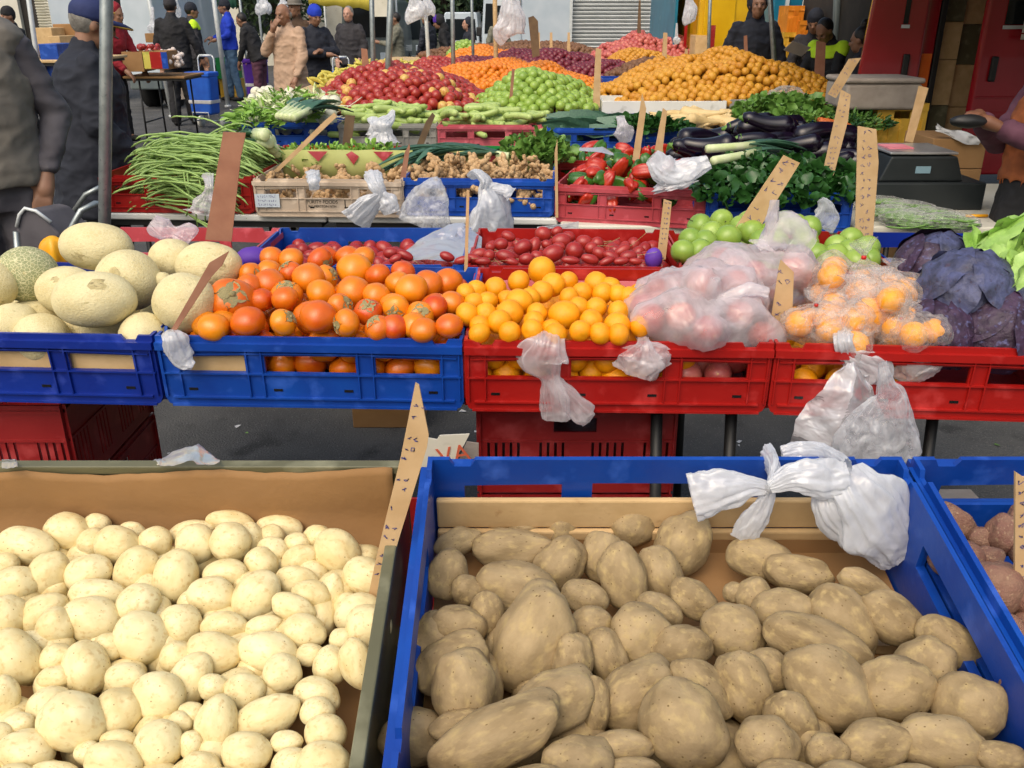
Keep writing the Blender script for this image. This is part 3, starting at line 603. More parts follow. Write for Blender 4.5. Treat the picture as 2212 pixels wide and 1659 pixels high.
# e: x,y,a,b,ang, calyx dir in picture (dx,dy,toward camera) or None
pA=[(235,1225,80,55,0,None),(400,1240,112,82,0,None),(690,1215,95,75,0,None),(640,1250,118,88,0,(.8,-.5,.4)),(870,1220,108,82,0,None),(1000,1225,62,80,0,None),(60,1370,68,58,0,(.9,-.2,.6)),(215,1340,108,90,0,None),(390,1350,85,65,0,(-.5,.7,.5)),
 (690,1390,95,102,0,(.9,.3,.3)),(545,1395,145,108,0,None),(1120,1370,90,92,0,None),(1330,1345,102,62,0,None),(925,1322,160,105,0,None),(1290,1435,100,75,0,None),(1530,1450,135,108,0,None),(1700,1425,128,108,0,None),(1400,1485,142,112,-15,None),(50,1455,68,52,0,None),
 (220,1440,142,100,25,None),(650,1520,130,98,0,None),(1110,1540,118,102,-20,None),(915,1505,145,115,0,None),(360,1545,148,105,0,(.05,.8,.6)),(1250,1620,100,85,0,None),(1590,1625,82,60,0,None),(1740,1600,112,80,0,None)]
pB=[(540,265,85,82,0,(0,-.5,.8)),(780,262,60,62,0,None),(190,255,82,60,0,(.8,.2,.5)),(365,292,92,76,0,(.1,.5,.8)),(690,312,96,70,0,(.1,.3,.9)),(55,320,112,108,0,None),(230,362,98,72,0,(-.8,-.2,.5)),(430,392,95,58,0,(-.4,.6,.6)),(650,372,95,60,0,None),(530,385,55,35,0,None),(710,405,72,36,0,None),(870,378,82,62,0,None)]
pC=[(1950,50,125,85,0,None),(1770,80,66,56,0,(.8,.5,.4)),(1550,75,110,95,0,None),(1290,95,100,60,0,None),(1400,80,80,60,-30,None),(1335,110,120,45,0,None),(1450,-50,150,140,0,(.3,.3,.9)),(1630,-60,80,75,0,None),(1780,-70,75,60,0,None),(1560,-150,60,45,0,None)]
pp=tilted(2.28,1.035,1.93,.985)
def per_orient(e,R3,r):
    c=e[5] if len(e)>5 else None
    if c: z=(VR*c[0]+VU*c[1]-VF*c[2]).normalized()
    else: z=(VR*r.uniform(-.5,.5)+Vector((0,0,-1))+VF*r.uniform(0,.8)).normalized()
    x=z.orthogonal().normalized(); x=Matrix.Rotation(r.uniform(0,6.28),3,z)@x; return Matrix((x,z.cross(x),z)).transposed()
allp=[]
for lst,cv in ((pA,Zp),(pB,Zq),(pC,Zl)):
    for e in lst:
        px,py=cv(e[0],e[1]); s=cv(1,0)[0]-cv(0,0)[0]; allp.append((px,py,e[2]*s,e[3]*s,e[4],e[5]))
rp=random.Random(4)
for o,c,A,B_,e in place_list(allp,lambda x,y:(x,y),pp,pers,'persimmon','glossy orange persimmon in the blue crate','persimmon','orange persimmons in the bright blue crate',seed=3,orient=per_orient,rr=.9,maxsh=.08,rim=True):
    q=max(.030,.3*min(A,B_)+.7*max(A,B_))*1.03; o.scale=(q,q,q*.86)
    if e[5]:
        k=inst('calyx',rp.choice(caly),(0,0,0),parent=o); o['label']='orange persimmon turned to show its grey-brown calyx, in the blue crate'; o['group']='persimmons showing their calyx'
def crate_fill(c,rad,meshset,name,label,cat,group,seed,layers=1,z0=.05,mound=.0,sx=.9,sy=.88,asp=(1,1,1),jit=.3,xr=(-1,1),parts=None,flatrot=False):
    r=random.Random(seed); sp=rad*1.86; cnt=0
    for l in range(layers):
        nx=int(c.w*sx*(xr[1]-xr[0])/2/sp); ny=int(c.d*sy/sp)
        for i in range(nx):
            for j in range(ny+1):
                x=(xr[0]+(xr[1]-xr[0])*(i+.5+(.5*((j+l)%2)-.25))/nx)*c.w*sx/2; y=((j+.5)/(ny+1)-.5)*c.d*sy
                x+=r.uniform(-jit,jit)*sp*.5; y+=r.uniform(-jit,jit)*sp*.5
                u=x/(c.w/2); v_=y/(c.d/2); h=z0+l*rad*1.5+mound*max(0,1-u*u)*max(0,1-v_*v_)+r.uniform(-.15,.15)*rad
                q=rad*r.uniform(.88,1.1); p=c.M@Vector((x,y,h)); rot=rrot(r) if not flatrot else Euler((r.uniform(-.25,.25),r.uniform(-.25,.25),r.uniform(-flatrot,flatrot)))
                o=inst(name,r.choice(meshset),p,rot,(q*asp[0],q*asp[1],q*asp[2])); tag(o,label,cat,group); cnt+=1
    return cnt
crate_fill(A2,.036,pers,'persimmon','glossy orange persimmon in the blue crate','persimmon','orange persimmons in the bright blue crate',5,layers=2,z0=.075,asp=(1,1,.88))
# ================================================================ mandarins
def citrus_me(seed,material='mandarin_skin'):
    def fn(v): return 1-.06*math.exp(-((v-Vector((0,0,1))).length/.25)**2)-.04*math.exp(-((v+Vector((0,0,1))).length/.2)**2)+.025*noise.noise(v*1.6+Vector((seed,3,0)))
    b=MB(); b.ball((0,0,0),1,4,fn); return b.mesh('mandarin',material)
cit=[citrus_me(i*3) for i in range(4)]
mand=[(1450,30,92,66,0),(1305,100,72,64,0),(1160,140,75,52,0),(1040,155,48,42,0),(975,175,50,42,0),(1030,235,66,46,0),(985,305,77,70,0),(1110,225,48,37,0),(1450,165,70,70,0),(1520,120,77,66,0),(1615,100,62,56,0),(1790,110,77,62,0),(1830,175,72,60,0),(1700,170,57,52,0),(1620,200,66,56,0),(1380,200,52,47,0),
(1310,228,92,74,-10),(1235,215,62,52,0),(1100,300,62,52,0),(1250,300,92,70,-15),(1185,352,80,66,-10),(1420,300,62,52,0),(1590,310,96,98,0),(1400,350,62,52,0),(1760,345,72,70,0),(1920,375,87,68,-8),(1930,290,82,46,0),(1790,265,62,42,0),(2065,378,62,56,0),(2015,250,62,56,0),(1930,182,48,42,0),(1690,410,52,40,0),(1060,425,57,42,0),(1065,378,42,32,0),
(1250,418,77,38,0),(1390,405,62,35,0),(1815,425,72,28,0),(1540,425,62,25,0),(1680,260,52,47,0),(2000,195,42,32,0),(1510,405,52,32,0),(1880,130,50,35,0),(1930,430,60,25,0)]
def rand_orient(e,R3,r): return rrot(r).to_matrix()
for o,c,A,B_,e in place_list(mand,Zq,tilted(2.24,1.02,1.93,.985),cit,'mandarin','yellow-orange mandarin loose in the red crate','mandarin','yellow mandarins in the red crate',seed=6,orient=rand_orient,rr=.92,maxsh=.07,rim=True):
    q=max(.0235,.35*min(A,B_)+.65*max(A,B_)); o.scale=(q*1.05,q*1.05,q*.96)
crate_fill(A3,.029,cit,'mandarin','yellow-orange mandarin loose in the red crate','mandarin','yellow mandarins in the red crate',7,layers=2,z0=.065,xr=(-1,.55),sx=.94)
# ================================================================ tamarillos
def tama_me(seed):
    b=MB(); b.ball((0,0,0),1,3,lambda v:1+.04*noise.noise(v+Vector((seed,0,0)))-.12*abs(v.x)**3*.5); return b.mesh('tamarillo','tamarillo_skin')
tam=[tama_me(i) for i in range(3)]
def stalk_me(seed):
    r=random.Random(seed); b=MB(); p=Vector((.8,0,0)); pts=[p.copy()]
    d=Vector((1,r.uniform(-.3,.3),r.uniform(-.1,.5)))
    for k in range(6): p=p+d*.35; d+=Vector((0,r.uniform(-.2,.2),r.uniform(-.1,.25))); pts.append(p.copy())
    b.tube(pts,[.12,.05,.045,.04,.04,.04,.05],6); return b.mesh('stalk','calyx')
stalks=[stalk_me(i) for i in range(3)]
Zt=convz(1051.4,191.2,.25928)
tl=[(470,1212,76,62),(585,1192,57,42),(180,1232,66,42),(120,1300,66,52),(30,1322,45,42),(400,1310,52,76),(300,1322,86,62),(500,1300,52,40),(620,1272,92,66),(680,1240,62,52),(600,1322,62,42),(810,1282,76,62),(730,1352,82,76),(550,1375,102,72),(420,1400,62,47),(160,1400,92,57),(20,1392,52,52),(210,1445,62,32),(700,1432,82,36),
(870,1332,62,52),(920,1292,62,56),(940,1372,72,52),(860,1422,82,42),(1130,1350,82,46),(1040,1400,80,45),(1180,1400,80,50),(1240,1440,60,30),(-60,1380,80,50),(-120,1420,80,45),(-200,1430,80,35),(-30,1440,70,35),(330,1420,70,50),(1000,1440,70,35),(1120,1440,70,35),(-330,1400,70,40),(-680,1390,80,40),(-760,1420,60,35),(-800,1370,70,50)]
rt_=random.Random(8)
for o,c,A,B_,e in place_list([(x,y,a,b,rt_.uniform(-30,30)) for x,y,a,b in tl],Zt,tilted(2.82,1.0,2.45,.975),tam,'tamarillo','glossy dark red tamarillo in the red crate','tamarillo','dark red tamarillos behind the mandarins',seed=6,rr=.9,maxsh=.07):
    if rt_.random()<.5: inst('stalk',rt_.choice(stalks),(0,0,0),(rt_.uniform(0,6),0,0),parent=o)
crate_fill(B3,.026,tam,'tamarillo','glossy dark red tamarillo in the red crate','tamarillo','dark red tamarillos behind the mandarins',9,layers=2,z0=.085,asp=(1.25,.9,.9))
crate_fill(B2,.028,tam,'tamarillo','dull red tamarillo low in the crate behind the persimmons','tamarillo','tamarillos behind the persimmons',10,layers=1,z0=.11,asp=(1.25,.9,.9),jit=.6)
# ================================================================ green apples
def apple_me(seed,material,nm='apple'):
    def fn(v): return 1-.22*math.exp(-((v-Vector((0,0,1))).length/.32)**2)-.10*math.exp(-((v+Vector((0,0,1))).length/.28)**2)+.03*noise.noise(v*1.3+Vector((seed,0,0)))-.05*max(0,-v.z)*(1-abs(v.z))
    b=MB(); b.ball((0,0,0),1,3,fn); return b.mesh(nm,material)
ga=[apple_me(i,'green_apple_skin') for i in range(4)]
stem=MB(); stem.tube([(0,0,.70),(.03,0,.9),(.09,0,1.12)],[.035,.03,.045],6); stem=stem.mesh('stem','bark')
Zg=convz(1625,191.2,.26533)
gl=[(-250,1080,90,65),(-430,1120,100,80),(-330,1180,90,70),(260,1090,95,60),(470,1132,97,66),(-200,1220,110,80),(-380,1250,100,70),(430,1212,92,70),(80,1240,82,52),(690,1292,92,62),(800,1235,102,70),(680,1365,97,70),(930,1312,112,92),(520,1365,92,72),(600,1422,102,60),(440,1255,80,70),
(-500,1230,70,60),(-560,1330,70,60),(0,1170,90,70),(150,1180,80,60),(-100,1130,80,60),(-30,1090,70,50),(350,1110,70,60),(780,1330,60,60),(850,1410,90,55),(330,1340,90,70),(200,1260,90,70),(-420,1330,90,70),(950,1400,80,50)]
for o,c,A,B_,e in place_list([(*e,0) for e in gl],Zg,tilted(2.75,1.045,2.45,1.0),ga,'green_apple','bright green apple heaped behind the pink bags','apple','bright green apples in the second stall',seed=6,orient=rand_orient,rr=.95,maxsh=.1):
    q=max(.033,.2*min(A,B_)+.8*max(A,B_)); o.scale=(q*1.1,q*1.1,q*1.02); inst('stem',stem,(0,0,0),parent=o)
crate_fill(B4,.038,ga,'green_apple','bright green apple heaped behind the pink bags','apple','bright green apples in the second stall',11,layers=1,z0=.12)

crate_fill(A1,.088,mel,'melon','netted melon buried low in the deep blue crate','melon','melons low in the deep blue crate',41,layers=1,z0=.095,sy=.5)
# ================================================================ third stall (white tables)
C1=crate((213,378),(542,381),.915,'red_plastic','red crate overflowing with green snake beans, beside the grey pole')
C2=crate((546,386),(867,388),.915,'beige_plastic','beige lettered crate with a green patterned liner and ginger inside')
C3=crate((871,384),(1197,387),.915,'blue_plastic','blue crate of knobbly ginger with white bags hanging on it')
C4=crate((1201,397),(1527,411),.90,'faded_red_plastic','faded red crate full of red and green peppers')
C5=crate((1531,413),(1846,417),.90,'blue_plastic','blue crate of dark spinach behind the green apples')
D1=crate((250,335),(545,338),.915,'faded_red_plastic','faded red crate of leeks behind the snake beans')
D2=crate((560,340),(868,342),.915,'red_plastic','red crate of herb bunches behind the beige lettered crate')
D3=crate((878,340),(1180,343),.915,'green_plastic','green crate of leeks and celery behind the ginger')
D4=crate((1190,346),(1490,350),.91,'red_plastic','red crate behind the peppers, holding more peppers')
D5=crate((1500,352),(1870,356),.91,'deep_blue_plastic','deep blue crate of aubergines behind the spinach')
E1=crate((520,264),(727,265),.915,'blue_plastic','blue crate of white turnips at the left of the fourth row')
E2=crate((731,267),(943,267),.915,'grey_plastic','grey crate of pale courgettes in the fourth row')
E3=crate((946,269),(1170,270),.915,'pink_plastic','pinkish crate of courgettes in the fourth row')
E4=crate((1180,276),(1372,278),.905,'blue_plastic','blue crate of dark kale leaves in the fourth row')
E5=crate((1375,279),(1665,280),.905,'blue_plastic','blue crate of parsnips in the fourth row')
F1=crate((800,242),(1035,243),.93,'red_plastic','red crate under the heap of red apples')
F2=crate((1040,248),(1275,249),.92,'red_plastic','red crate under the heap of green apples')
F3=crate((1160,255),(1380,256),.91,'blue_plastic','blue crate between the green apples and the kale')
F4=crate((1668,262),(1880,264),.91,'blue_plastic','blue crate under the bagged herbs by the cool box')
def table(name,p,q,dep,label,col='white_plastic',zt=.742,legs='black_metal',edge=.03):
    A=Vector((p.x,p.y,0));B=Vector((q.x,q.y,0));X=(B-A).normalized();Y=Vector((-X.y,X.x,0)); w=(B-A).length
    rt=empty(name,tuple((A+B)/2+Y*dep/2),math.atan2(X.y,X.x)); tag(rt,label,'table')
    b=MB(); b.box(-w/2,w/2,-dep/2,dep/2,zt-edge,zt); bevel(b.build('tabletop',col,rt),.008,3)
    b=MB(); b.box(-w/2+.03,w/2-.03,-dep/2+.025,dep/2-.025,zt-edge-.03,zt-edge-.0005); b.build('apron',legs,rt)
    for sx in (-1,1):
        b=MB(); x=sx*(w/2-.18); b.tube([(x,-dep/2+.07,zt-edge-.031),(x,-dep/2+.05,0)],.013,8); b.build('leg',legs,rt)
        b=MB(); b.tube([(x,dep/2-.07,zt-edge-.031),(x,dep/2-.05,0)],.013,8); b.tube([(x,-dep/2+.07,.25),(x,dep/2-.07,.25)],.01,8); b.build('leg',legs,rt)
    return rt
tz=.742
table('folding_table',at_z(215,460,tz),at_z(704,467,tz),1.0,'white folding table under the snake bean crate')
table('folding_table',at_z(708,467,tz),at_z(1205,473,tz),1.0,'white folding table under the beige and ginger crates')
table('folding_table',at_z(1212,487,.735),at_z(1838,491,.735),1.0,'cream folding table under the pepper and spinach crates',col='cream_plastic',edge=.05,zt=.735)
table('folding_table',at_z(1846,489,.735),at_z(2420,493,.735),1.1,'cream folding table with the black scale on it',col='cream_plastic',edge=.03,zt=.735)
table('folding_table',at_z(520,306,.742),at_z(1090,308,.742),1.0,'white folding table under the turnip and courgette crates')
table('folding_table',at_z(1095,308,.735),at_z(1890,312,.735),1.6,'white folding table under the kale and parsnip crates',zt=.735)
# lettering on the beige crate
def text_on(s,size,loc,rotm,material,parent=None,name='lettering',ext=.0006):
    cu=bpy.data.curves.new(name,'FONT'); cu.body=s; cu.size=size; cu.extrude=ext; cu.align_x='CENTER'; cu.align_y='CENTER'
    o=bpy.data.objects.new(name,cu); COL.objects.link(o); dg=bpy.context.evaluated_depsgraph_get(); me=bpy.data.meshes.new_from_object(o.evaluated_get(dg))
    bpy.data.objects.remove(o); me.materials.clear(); me.materials.append(M[material]); k=bpy.data.objects.new(name,me); COL.objects.link(k)
    if parent: k.parent=parent
    k.rotation_euler=rotm.to_euler() if hasattr(rotm,'to_euler') and not isinstance(rotm,Euler) else rotm; k.location=loc; return k
text_on('PURITY FOODS',.021,(-.03,-CD/2-.0012,.068),Euler((PI/2,0,0)),'ink_dark',C2.root)
text_on('PALMERSTON NTH',.015,(-.03,-CD/2-.0012,.048),Euler((PI/2,0,0)),'ink_dark',C2.root)
text_on('1',.048,(.075,-CD/2-.0012,.060),Euler((PI/2,0,0)),'ink_dark',C2.root)
# paper label on beige crate
b=MB(); b.box(-.055,.055,-.0012,0,-.03,.03); pl=b.build('paper_label','white_paint'); tag(pl,'small handwritten white paper label on the left of the beige crate','label'); pl.location=C2.M@Vector((-.275,-CD/2-.012,.075))
def scribble(parent,w,h,material,seed,n=3,y=-.0016,depth=.0008,cols=9):
    r=random.Random(seed); b=MB()
    for i in range(n):
        z=h/2-(i+.5)*h/n; x=-w*.42
        for k in range(cols):
            x0=x; x1=x+w*.84/cols*.8; pts=[]
            for q in range(5): pts.append((x0+(x1-x0)*r.random(),z+h/n*.36*r.uniform(-1,1)))
            for a,c in zip(pts,pts[1:]):
                dx,dz=c[0]-a[0],c[1]-a[1]; L_=math.hypot(dx,dz)+1e-6; nx,nz=-dz/L_*h*.012*3/n,dx/L_*h*.012*3/n
                b.add([(a[0]-nx,y,a[1]-nz),(c[0]-nx,y,c[1]-nz),(c[0]+nx,y,c[1]+nz),(a[0]+nx,y,a[1]+nz)],[(0,1,2,3)])
            x+=w*.84/cols
    return b.build('handwriting',material,parent)
scribble(pl,.1,.055,'ink_blue',3,3)
# ---------------- generic makers
def long_me(kind,seed,material):
    r=random.Random(seed); b=MB(); L=1.0; pts=[];rad=[]; bend=r.uniform(-.12,.12); m=12
    prof={'courgette':lambda u:.10*min(1,(u*9+.25))**.5*min(1,(1-u)*8+.45)**.6,'parsnip':lambda u:.15*(1-u)**.75*min(1,u*12+.4)+.012,'bean':lambda u:.0065,'carrot':lambda u:.10*(1-u)**.6*min(1,u*14+.4)+.008,
      'aubergine':lambda u:(.11+.10*u)*min(1,u*10+.5)*min(1,(1-u)*7)**.5+.004,'banana':lambda u:.09*min(1,u*6+.25)*min(1,(1-u)*5+.2),'ginger':lambda u:.1}[kind]
    if kind=='banana': bend=.32
    for i in range(m+1):
        u=i/m; pts.append((u-.5,bend*math.sin(PI*u)-bend/2,0)); rad.append(prof(u))
    b.tube(pts,rad,12); return b.mesh(kind,material)
def set_of(kind,material,n=3): return meshes((kind,material),lambda:[long_me(kind,s,material) for s in range(n)])
def ginger_me(seed,material='ginger_skin'):
    r=random.Random(seed); b=MB(); p=Vector((0,0,0)); d=Vector((1,0,0))
    for k in range(r.randint(5,8)):
        q=r.uniform(.16,.28); b.ball(p,(q*1.5,q,q*.85),2,lambda v:1+.12*noise.noise(v*2+Vector((seed,k,0))),rot=Matrix.Rotation(r.uniform(0,PI),3,'Z'))
        p=p+Vector((r.uniform(.1,.38)*r.choice((-1,1,1)),r.uniform(-.35,.35),r.uniform(-.1,.1)))
    return b.mesh('ginger_root',material)
def turnip_me(seed):
    b=MB(); b.lathe([(0.01,-1.25),(.06,-1.0),(.35,-.82),(.8,-.5),(1,0),(.85,.45),(.4,.68),(.12,.72)],18); return b.mesh('turnip','white_veg')
def pepper_me(seed,material):
    def fn(v):
        a=math.atan2(v.y,v.x); return 1+.16*math.cos(3*a+seed)*(1-v.z*v.z)**.5+.06*math.cos(5*a)-.25*math.exp(-((v-Vector((0,0,1))).length/.4)**2)-.1*v.z*-1*.6
    b=MB(); b.ball((0,0,0),(1,.9,1.55+.25*(seed%3)),3,fn); return b.mesh('pepper',material)
def pepper_stem():
    b=MB(); b.tube([(0,0,1.1),(.03,0,1.45),(.12,.02,1.75)],[.2,.09,.11],8); return b.mesh('stem','bean_green')
def scatter(c,n,meshset,name,label,cat,group,seed,size,zr,xr=(-.95,.95),yr=(-.9,.9),yaw=(-.5,.5),mound=0,asp=(1,1,1),tumble=.25,free=False,child=None):
    r=random.Random(seed); out=[]
    for i in range(n):
        u=r.uniform(*xr); v=r.uniform(*yr); p=c.M@Vector((u*c.w/2,v*c.d/2,zr[0]+(zr[1]-zr[0])*(i/n)+mound*(1-u*u)*(1-v*v)))
        s=r.uniform(*size); rot=rrot(r) if free else Euler((r.uniform(0,6.28),r.uniform(-tumble,tumble),r.uniform(*yaw)+ (PI if r.random()<.5 else 0)))
        o=inst(name,r.choice(meshset),p,rot,(s*asp[0],s*asp[1],s*asp[2])); tag(o,label,cat,group); out.append(o)
        if child: inst(child[0],child[1],(0,0,0),parent=o)
    return out
def leaf_bunch(name,label,cat,group,center,rad,n,ll,material,seed,wid=.35,up=.6,style='leaf',rot=None,stems=None):
    """one bunch of greens: many bent leaf strips spread through an ellipsoid"""
    r=random.Random(seed); b=MB(); c=Vector(center)
    for i in range(n):
        a=r.uniform(0,2*PI); q=r.random()**.5; z=r.random(); p=Vector((math.cos(a)*q*rad[0],math.sin(a)*q*rad[1],(z*(1-q*q*.6))*rad[2]))
        d=Vector((math.cos(a)*q+r.uniform(-.6,.6),math.sin(a)*q+r.uniform(-.6,.6),up+r.uniform(-.4,.5))).normalized()
        if rot: p=rot@p; d=rot@d
        s=d.cross(Vector((r.uniform(-1,1),r.uniform(-1,1),r.uniform(-1,1)))).normalized(); nn=s.cross(d); L_=ll*r.uniform(.6,1.25); w=L_*wid*r.uniform(.7,1.2)
        vs=[];m=4
        for k in range(m+1):
            u=k/m; cc=c+p+d*L_*u-Vector((0,0,1))*L_*.25*u*u; ww=w*math.sin(PI*(.12+.83*u))
            wob=nn*ww*.35*math.sin(u*9+i)
            if style=='frill': ww*= (.6+.8*abs(math.sin(u*11+i)))
            vs+= [cc-s*ww+nn*ww*.4+wob, cc+nn*ww*-.1, cc+s*ww+nn*ww*.4-wob]
        b.add(vs,[(k*3+j,(k+1)*3+j,(k+1)*3+j+1,k*3+j+1) for k in range(m) for j in range(2)],True)
    if stems:
        root=None
    o=b.build(name,material); tag(o,label,cat,group); return o
# ---------------- snake beans
def sbean_me(seed):
    r=random.Random(seed); b=MB(); m=26; y=0;z=0;vy=0;vz=0; pts=[]
    for i in range(m+1):
        u=i/m-.5; vy=vy*.9+r.uniform(-.006,.006); vz=vz*.9+r.uniform(-.002,.002); y+=vy; z+=vz; pts.append(Vector((u*.40,y,z-.06*abs(u)**1.6-1.1*abs(u)**5)))
    b.tube(pts,[.0022]+[.0045]*(m-1)+[.0015],6); return b.mesh('snake_bean','bean_green')
sb=[sbean_me(i) for i in range(24)]; r=random.Random(77)
for i in range(298):
    v=r.uniform(-.98,1.25); u=r.gauss(0,.028); hmax=.165+.135*max(0,1-abs((v-.1)*.85)**2.2); zz=.09+(hmax-.08)*(.2+.8*math.sqrt(r.random()))
    if i%9==0: u=r.uniform(.06,.12)
    p=C1.M@Vector((.062+u,v*.20,zz)); o=inst('snake_bean',r.choice(sb),p,Euler((r.uniform(-.5,.5),r.uniform(-.06,.10)-u*.9*0,r.gauss(0,.13)+(PI if r.random()<.5 else 0))),(r.uniform(1.0,1.3),1,1))
    tag(o,'long thin green snake bean piled in the red crate','snake bean','snake beans in the red crate')
b=MB()
for i in range(520):
    v=r.uniform(-.98,1.2); hmax=.165+.135*max(0,1-abs((v-.1)*.85)**2.2); me=sb[i%24]; mx=C1.M@Matrix.Translation((.02+r.gauss(0,.045),v*.21,.05+(hmax-.05)*r.random()))@Euler((0,0,r.gauss(0,.12))).to_matrix().to_4x4()@Matrix.Diagonal((r.uniform(.95,1.2),1,1,1))
    b.add([v_.co for v_ in me.vertices],[tuple(p.vertices) for p in me.polygons],True,mx)
tag(b.build('snake_bean_mass','bean_green'),'mass of snake beans filling the inside of the red crate','snake bean',None,'stuff')
for k,(x,y0) in enumerate(((405,385),(430,388),(398,386))):   # dangling ones
    b=MB(); p=at_z(x,382,.925); b.tube([p+Vector((.0,.1,.03)),p+Vector((0,0,.012)),p+Vector((.01,-.025,-.04)),p+Vector((.0+.02*k,-.03,-.12)),p+Vector((-.02+.03*k,-.028,-.17-.03*k))],.0038,6); o=b.build('snake_bean','bean_green'); tag(o,'snake bean hanging down over the red crate side','snake bean','snake beans dangling over the red crate')
# ---------------- beige crate: liner + ginger
def card_liner(c,name,label,material,z0,z1,tri=True,seed=1,back=.95):
    root=empty(name); root.matrix_world=c.M; tag(root,label,'liner'); w=c.w*.97; y=c.d/2*back
    n=24; b=MB(); vs=[]
    for i in range(n+1):
        u=i/n; x=-w/2+w*u
        for zz in (z0,(z0+z1)/2,z1): vs.append((x,y+.006*noise.noise((u*5,zz*8,seed)),zz+(.004*noise.noise((u*8,3,seed)) if zz==z1 else 0)))
    b.add(vs,[(i*3+j,(i+1)*3+j,(i+1)*3+j+1,i*3+j+1) for i in range(n) for j in range(2)],True)
    o=b.build('card_sheet',material,root); m=o.modifiers.new('s','SOLIDIFY'); m.thickness=.003
    if tri:
        b=MB()
        for q in (.28,.78):
            b=MB(); x=-w/2+w*q; b.add([(x-.05,y-.0085,z1-.006),(x,y-.0085,z1-.055),(x+.05,y-.0085,z1-.006)],[(0,1,2)]); b.build('printed_triangle','faded_red_plastic',root)
        b=MB()
        for q in (.54,): 
            x=-w/2+w*q; b.add([(x-.03,y-.0085,z1-.02),(x+.005,y-.0085,z1-.07),(x+.035,y-.0085,z1-.03),(x+.0,y-.0085,z1-.005)],[(0,1,2,3)])
        b.build('printed_leaf','faded_red_plastic',root)
    return root
card_liner(C2,'cardboard_liner','pale green printed card liner standing in the beige crate','liner_green',.10,.235)
card_liner(C3,'cardboard_liner','pale green printed card liner standing behind the ginger','liner_green',.10,.225,seed=4)
gin=[ginger_me(i) for i in range(6)]
scatter(C2,110,gin,'ginger_root','small brown galangal root in the beige crate','ginger','galangal roots in the beige crate',4,(.035,.055),(.03,.165),free=True)
scatter(C3,210,gin,'ginger_root','knobbly tan ginger root in the blue crate','ginger','ginger roots in the blue crate',5,(.036,.062),(.03,.175),free=True,mound=.055)
# ---------------- peppers
pr=[pepper_me(i,'pepper_red') for i in range(3)]; pg=[pepper_me(i,'pepper_green') for i in range(3)]; pst=pepper_stem()
for C_,sd,mo in ((C4,6,.09),(D4,7,.05)):
    n_='in the faded red crate' if C_ is C4 else 'in the red crate at the back'
    for ms,l,sdd,nn in ((pr,'shiny red pepper','red',34),(pg,'shiny green pepper','green',26)):
        scatter(C_,nn,ms,'pepper',l+' '+n_,'pepper',sdd+' peppers '+n_,sd+nn,(.029,.038),(.04,.165),xr=(-.9,.6 if C_ is C4 else .9),free=True,mound=mo,child=('stem',pst))
# ---------------- greens
def wpt(px,py,z): return at_z(px,py,z)
for k,(px,py,z) in enumerate(((1600,385,.93),(1680,375,.95),(1760,385,.93),(1560,400,.92),(1640,400,.92),(1720,402,.92),(1800,402,.91),(1640,345,.99),(1720,350,.99),(1600,360,.96),(1790,365,.94),(1570,375,.94))):
    leaf_bunch('spinach_bunch','dark glossy spinach bunch in the blue crate behind the green apples','spinach','spinach bunches in the blue crate',wpt(px,py,z)-Vector((0,0,.06)),(.10,.12,.09),120,.062,'leaf_dark',200+k,wid=.42,up=.45)
for k,(px,py,z) in enumerate(((640,328,.95),(680,330,.95),(720,328,.95),(765,326,.95),(800,324,.96),(838,328,.95))):
    leaf_bunch('herb_bunch','bright green herb bunch standing behind the beige crate','herbs','herb bunches behind the beige crate',wpt(px,py,z)-Vector((0,0,.06)),(.075,.10,.10),170,.04,'leaf_bright',230+k,wid=.22,up=.9,style='frill')
for k,(px,py,z) in enumerate(((1120,322,.97),(1150,328,.97),(1185,320,.98),(1200,330,.96),(1165,310,1.0))):
    leaf_bunch('celery_bunch','leafy green celery top behind the ginger crate','celery','celery tops behind the ginger crate',wpt(px,py,z)-Vector((0,0,.05)),(.08,.10,.11),130,.05,'leaf_green',250+k,wid=.34,up=.9,style='frill')
for k,(px,py,z) in enumerate(((1665,225,1.02),(1700,235,1.02),(1740,235,1.03),(1690,260,.98),(1640,240,1.0))):
    leaf_bunch('celery_bunch','leafy pale green celery wrapped in clear film near the oranges','celery','wrapped celery bunches near the oranges',wpt(px,py,z)-Vector((0,0,.05)),(.14,.14,.13),170,.065,'leaf_green',260+k,wid=.36,up=.7,style='frill')
for k,(px,py,z) in enumerate(((1770,262,.98),(1810,262,.98),(1850,258,.98),(1880,262,.96),(1835,240,1.0))):
    leaf_bunch('herb_bunch','feathery dark green carrot tops beside the yellow crate','herbs','carrot tops beside the yellow crate',wpt(px,py,z)-Vector((0,0,.05)),(.13,.13,.10),230,.05,'leaf_dark' if k%2 else 'leaf_green',270+k,wid=.14,up=.7,style='frill')
car=set_of('carrot','carrot_skin',2)
for k in range(7):
    p=wpt(1790+k*4,258+k*2.4,.985); o=inst('carrot',car[k%2],p-Vector((0,.06,-.0)),Euler((0,.1,-.2+.08*k)),(.2,.17,.17)); tag(o,'orange carrot poking out under its feathery tops','carrot','carrots beside the yellow crate')
scatter(E4,60,[MB().add([(-.5,-.12,0),(0,-.18,.05),(.5,-.05,0),(.5,.05,0),(0,.18,.05),(-.5,.12,0)],[(0,1,4,5),(1,2,3,4)],True).mesh('kale_leaf','leaf_blue_green')],'kale_leaf','long dark kale leaf in the blue crate','kale leaf','kale leaves in the fourth row',12,(.22,.32),(.09,.19),mound=.04,yaw=(-.4,.4),tumble=.2)
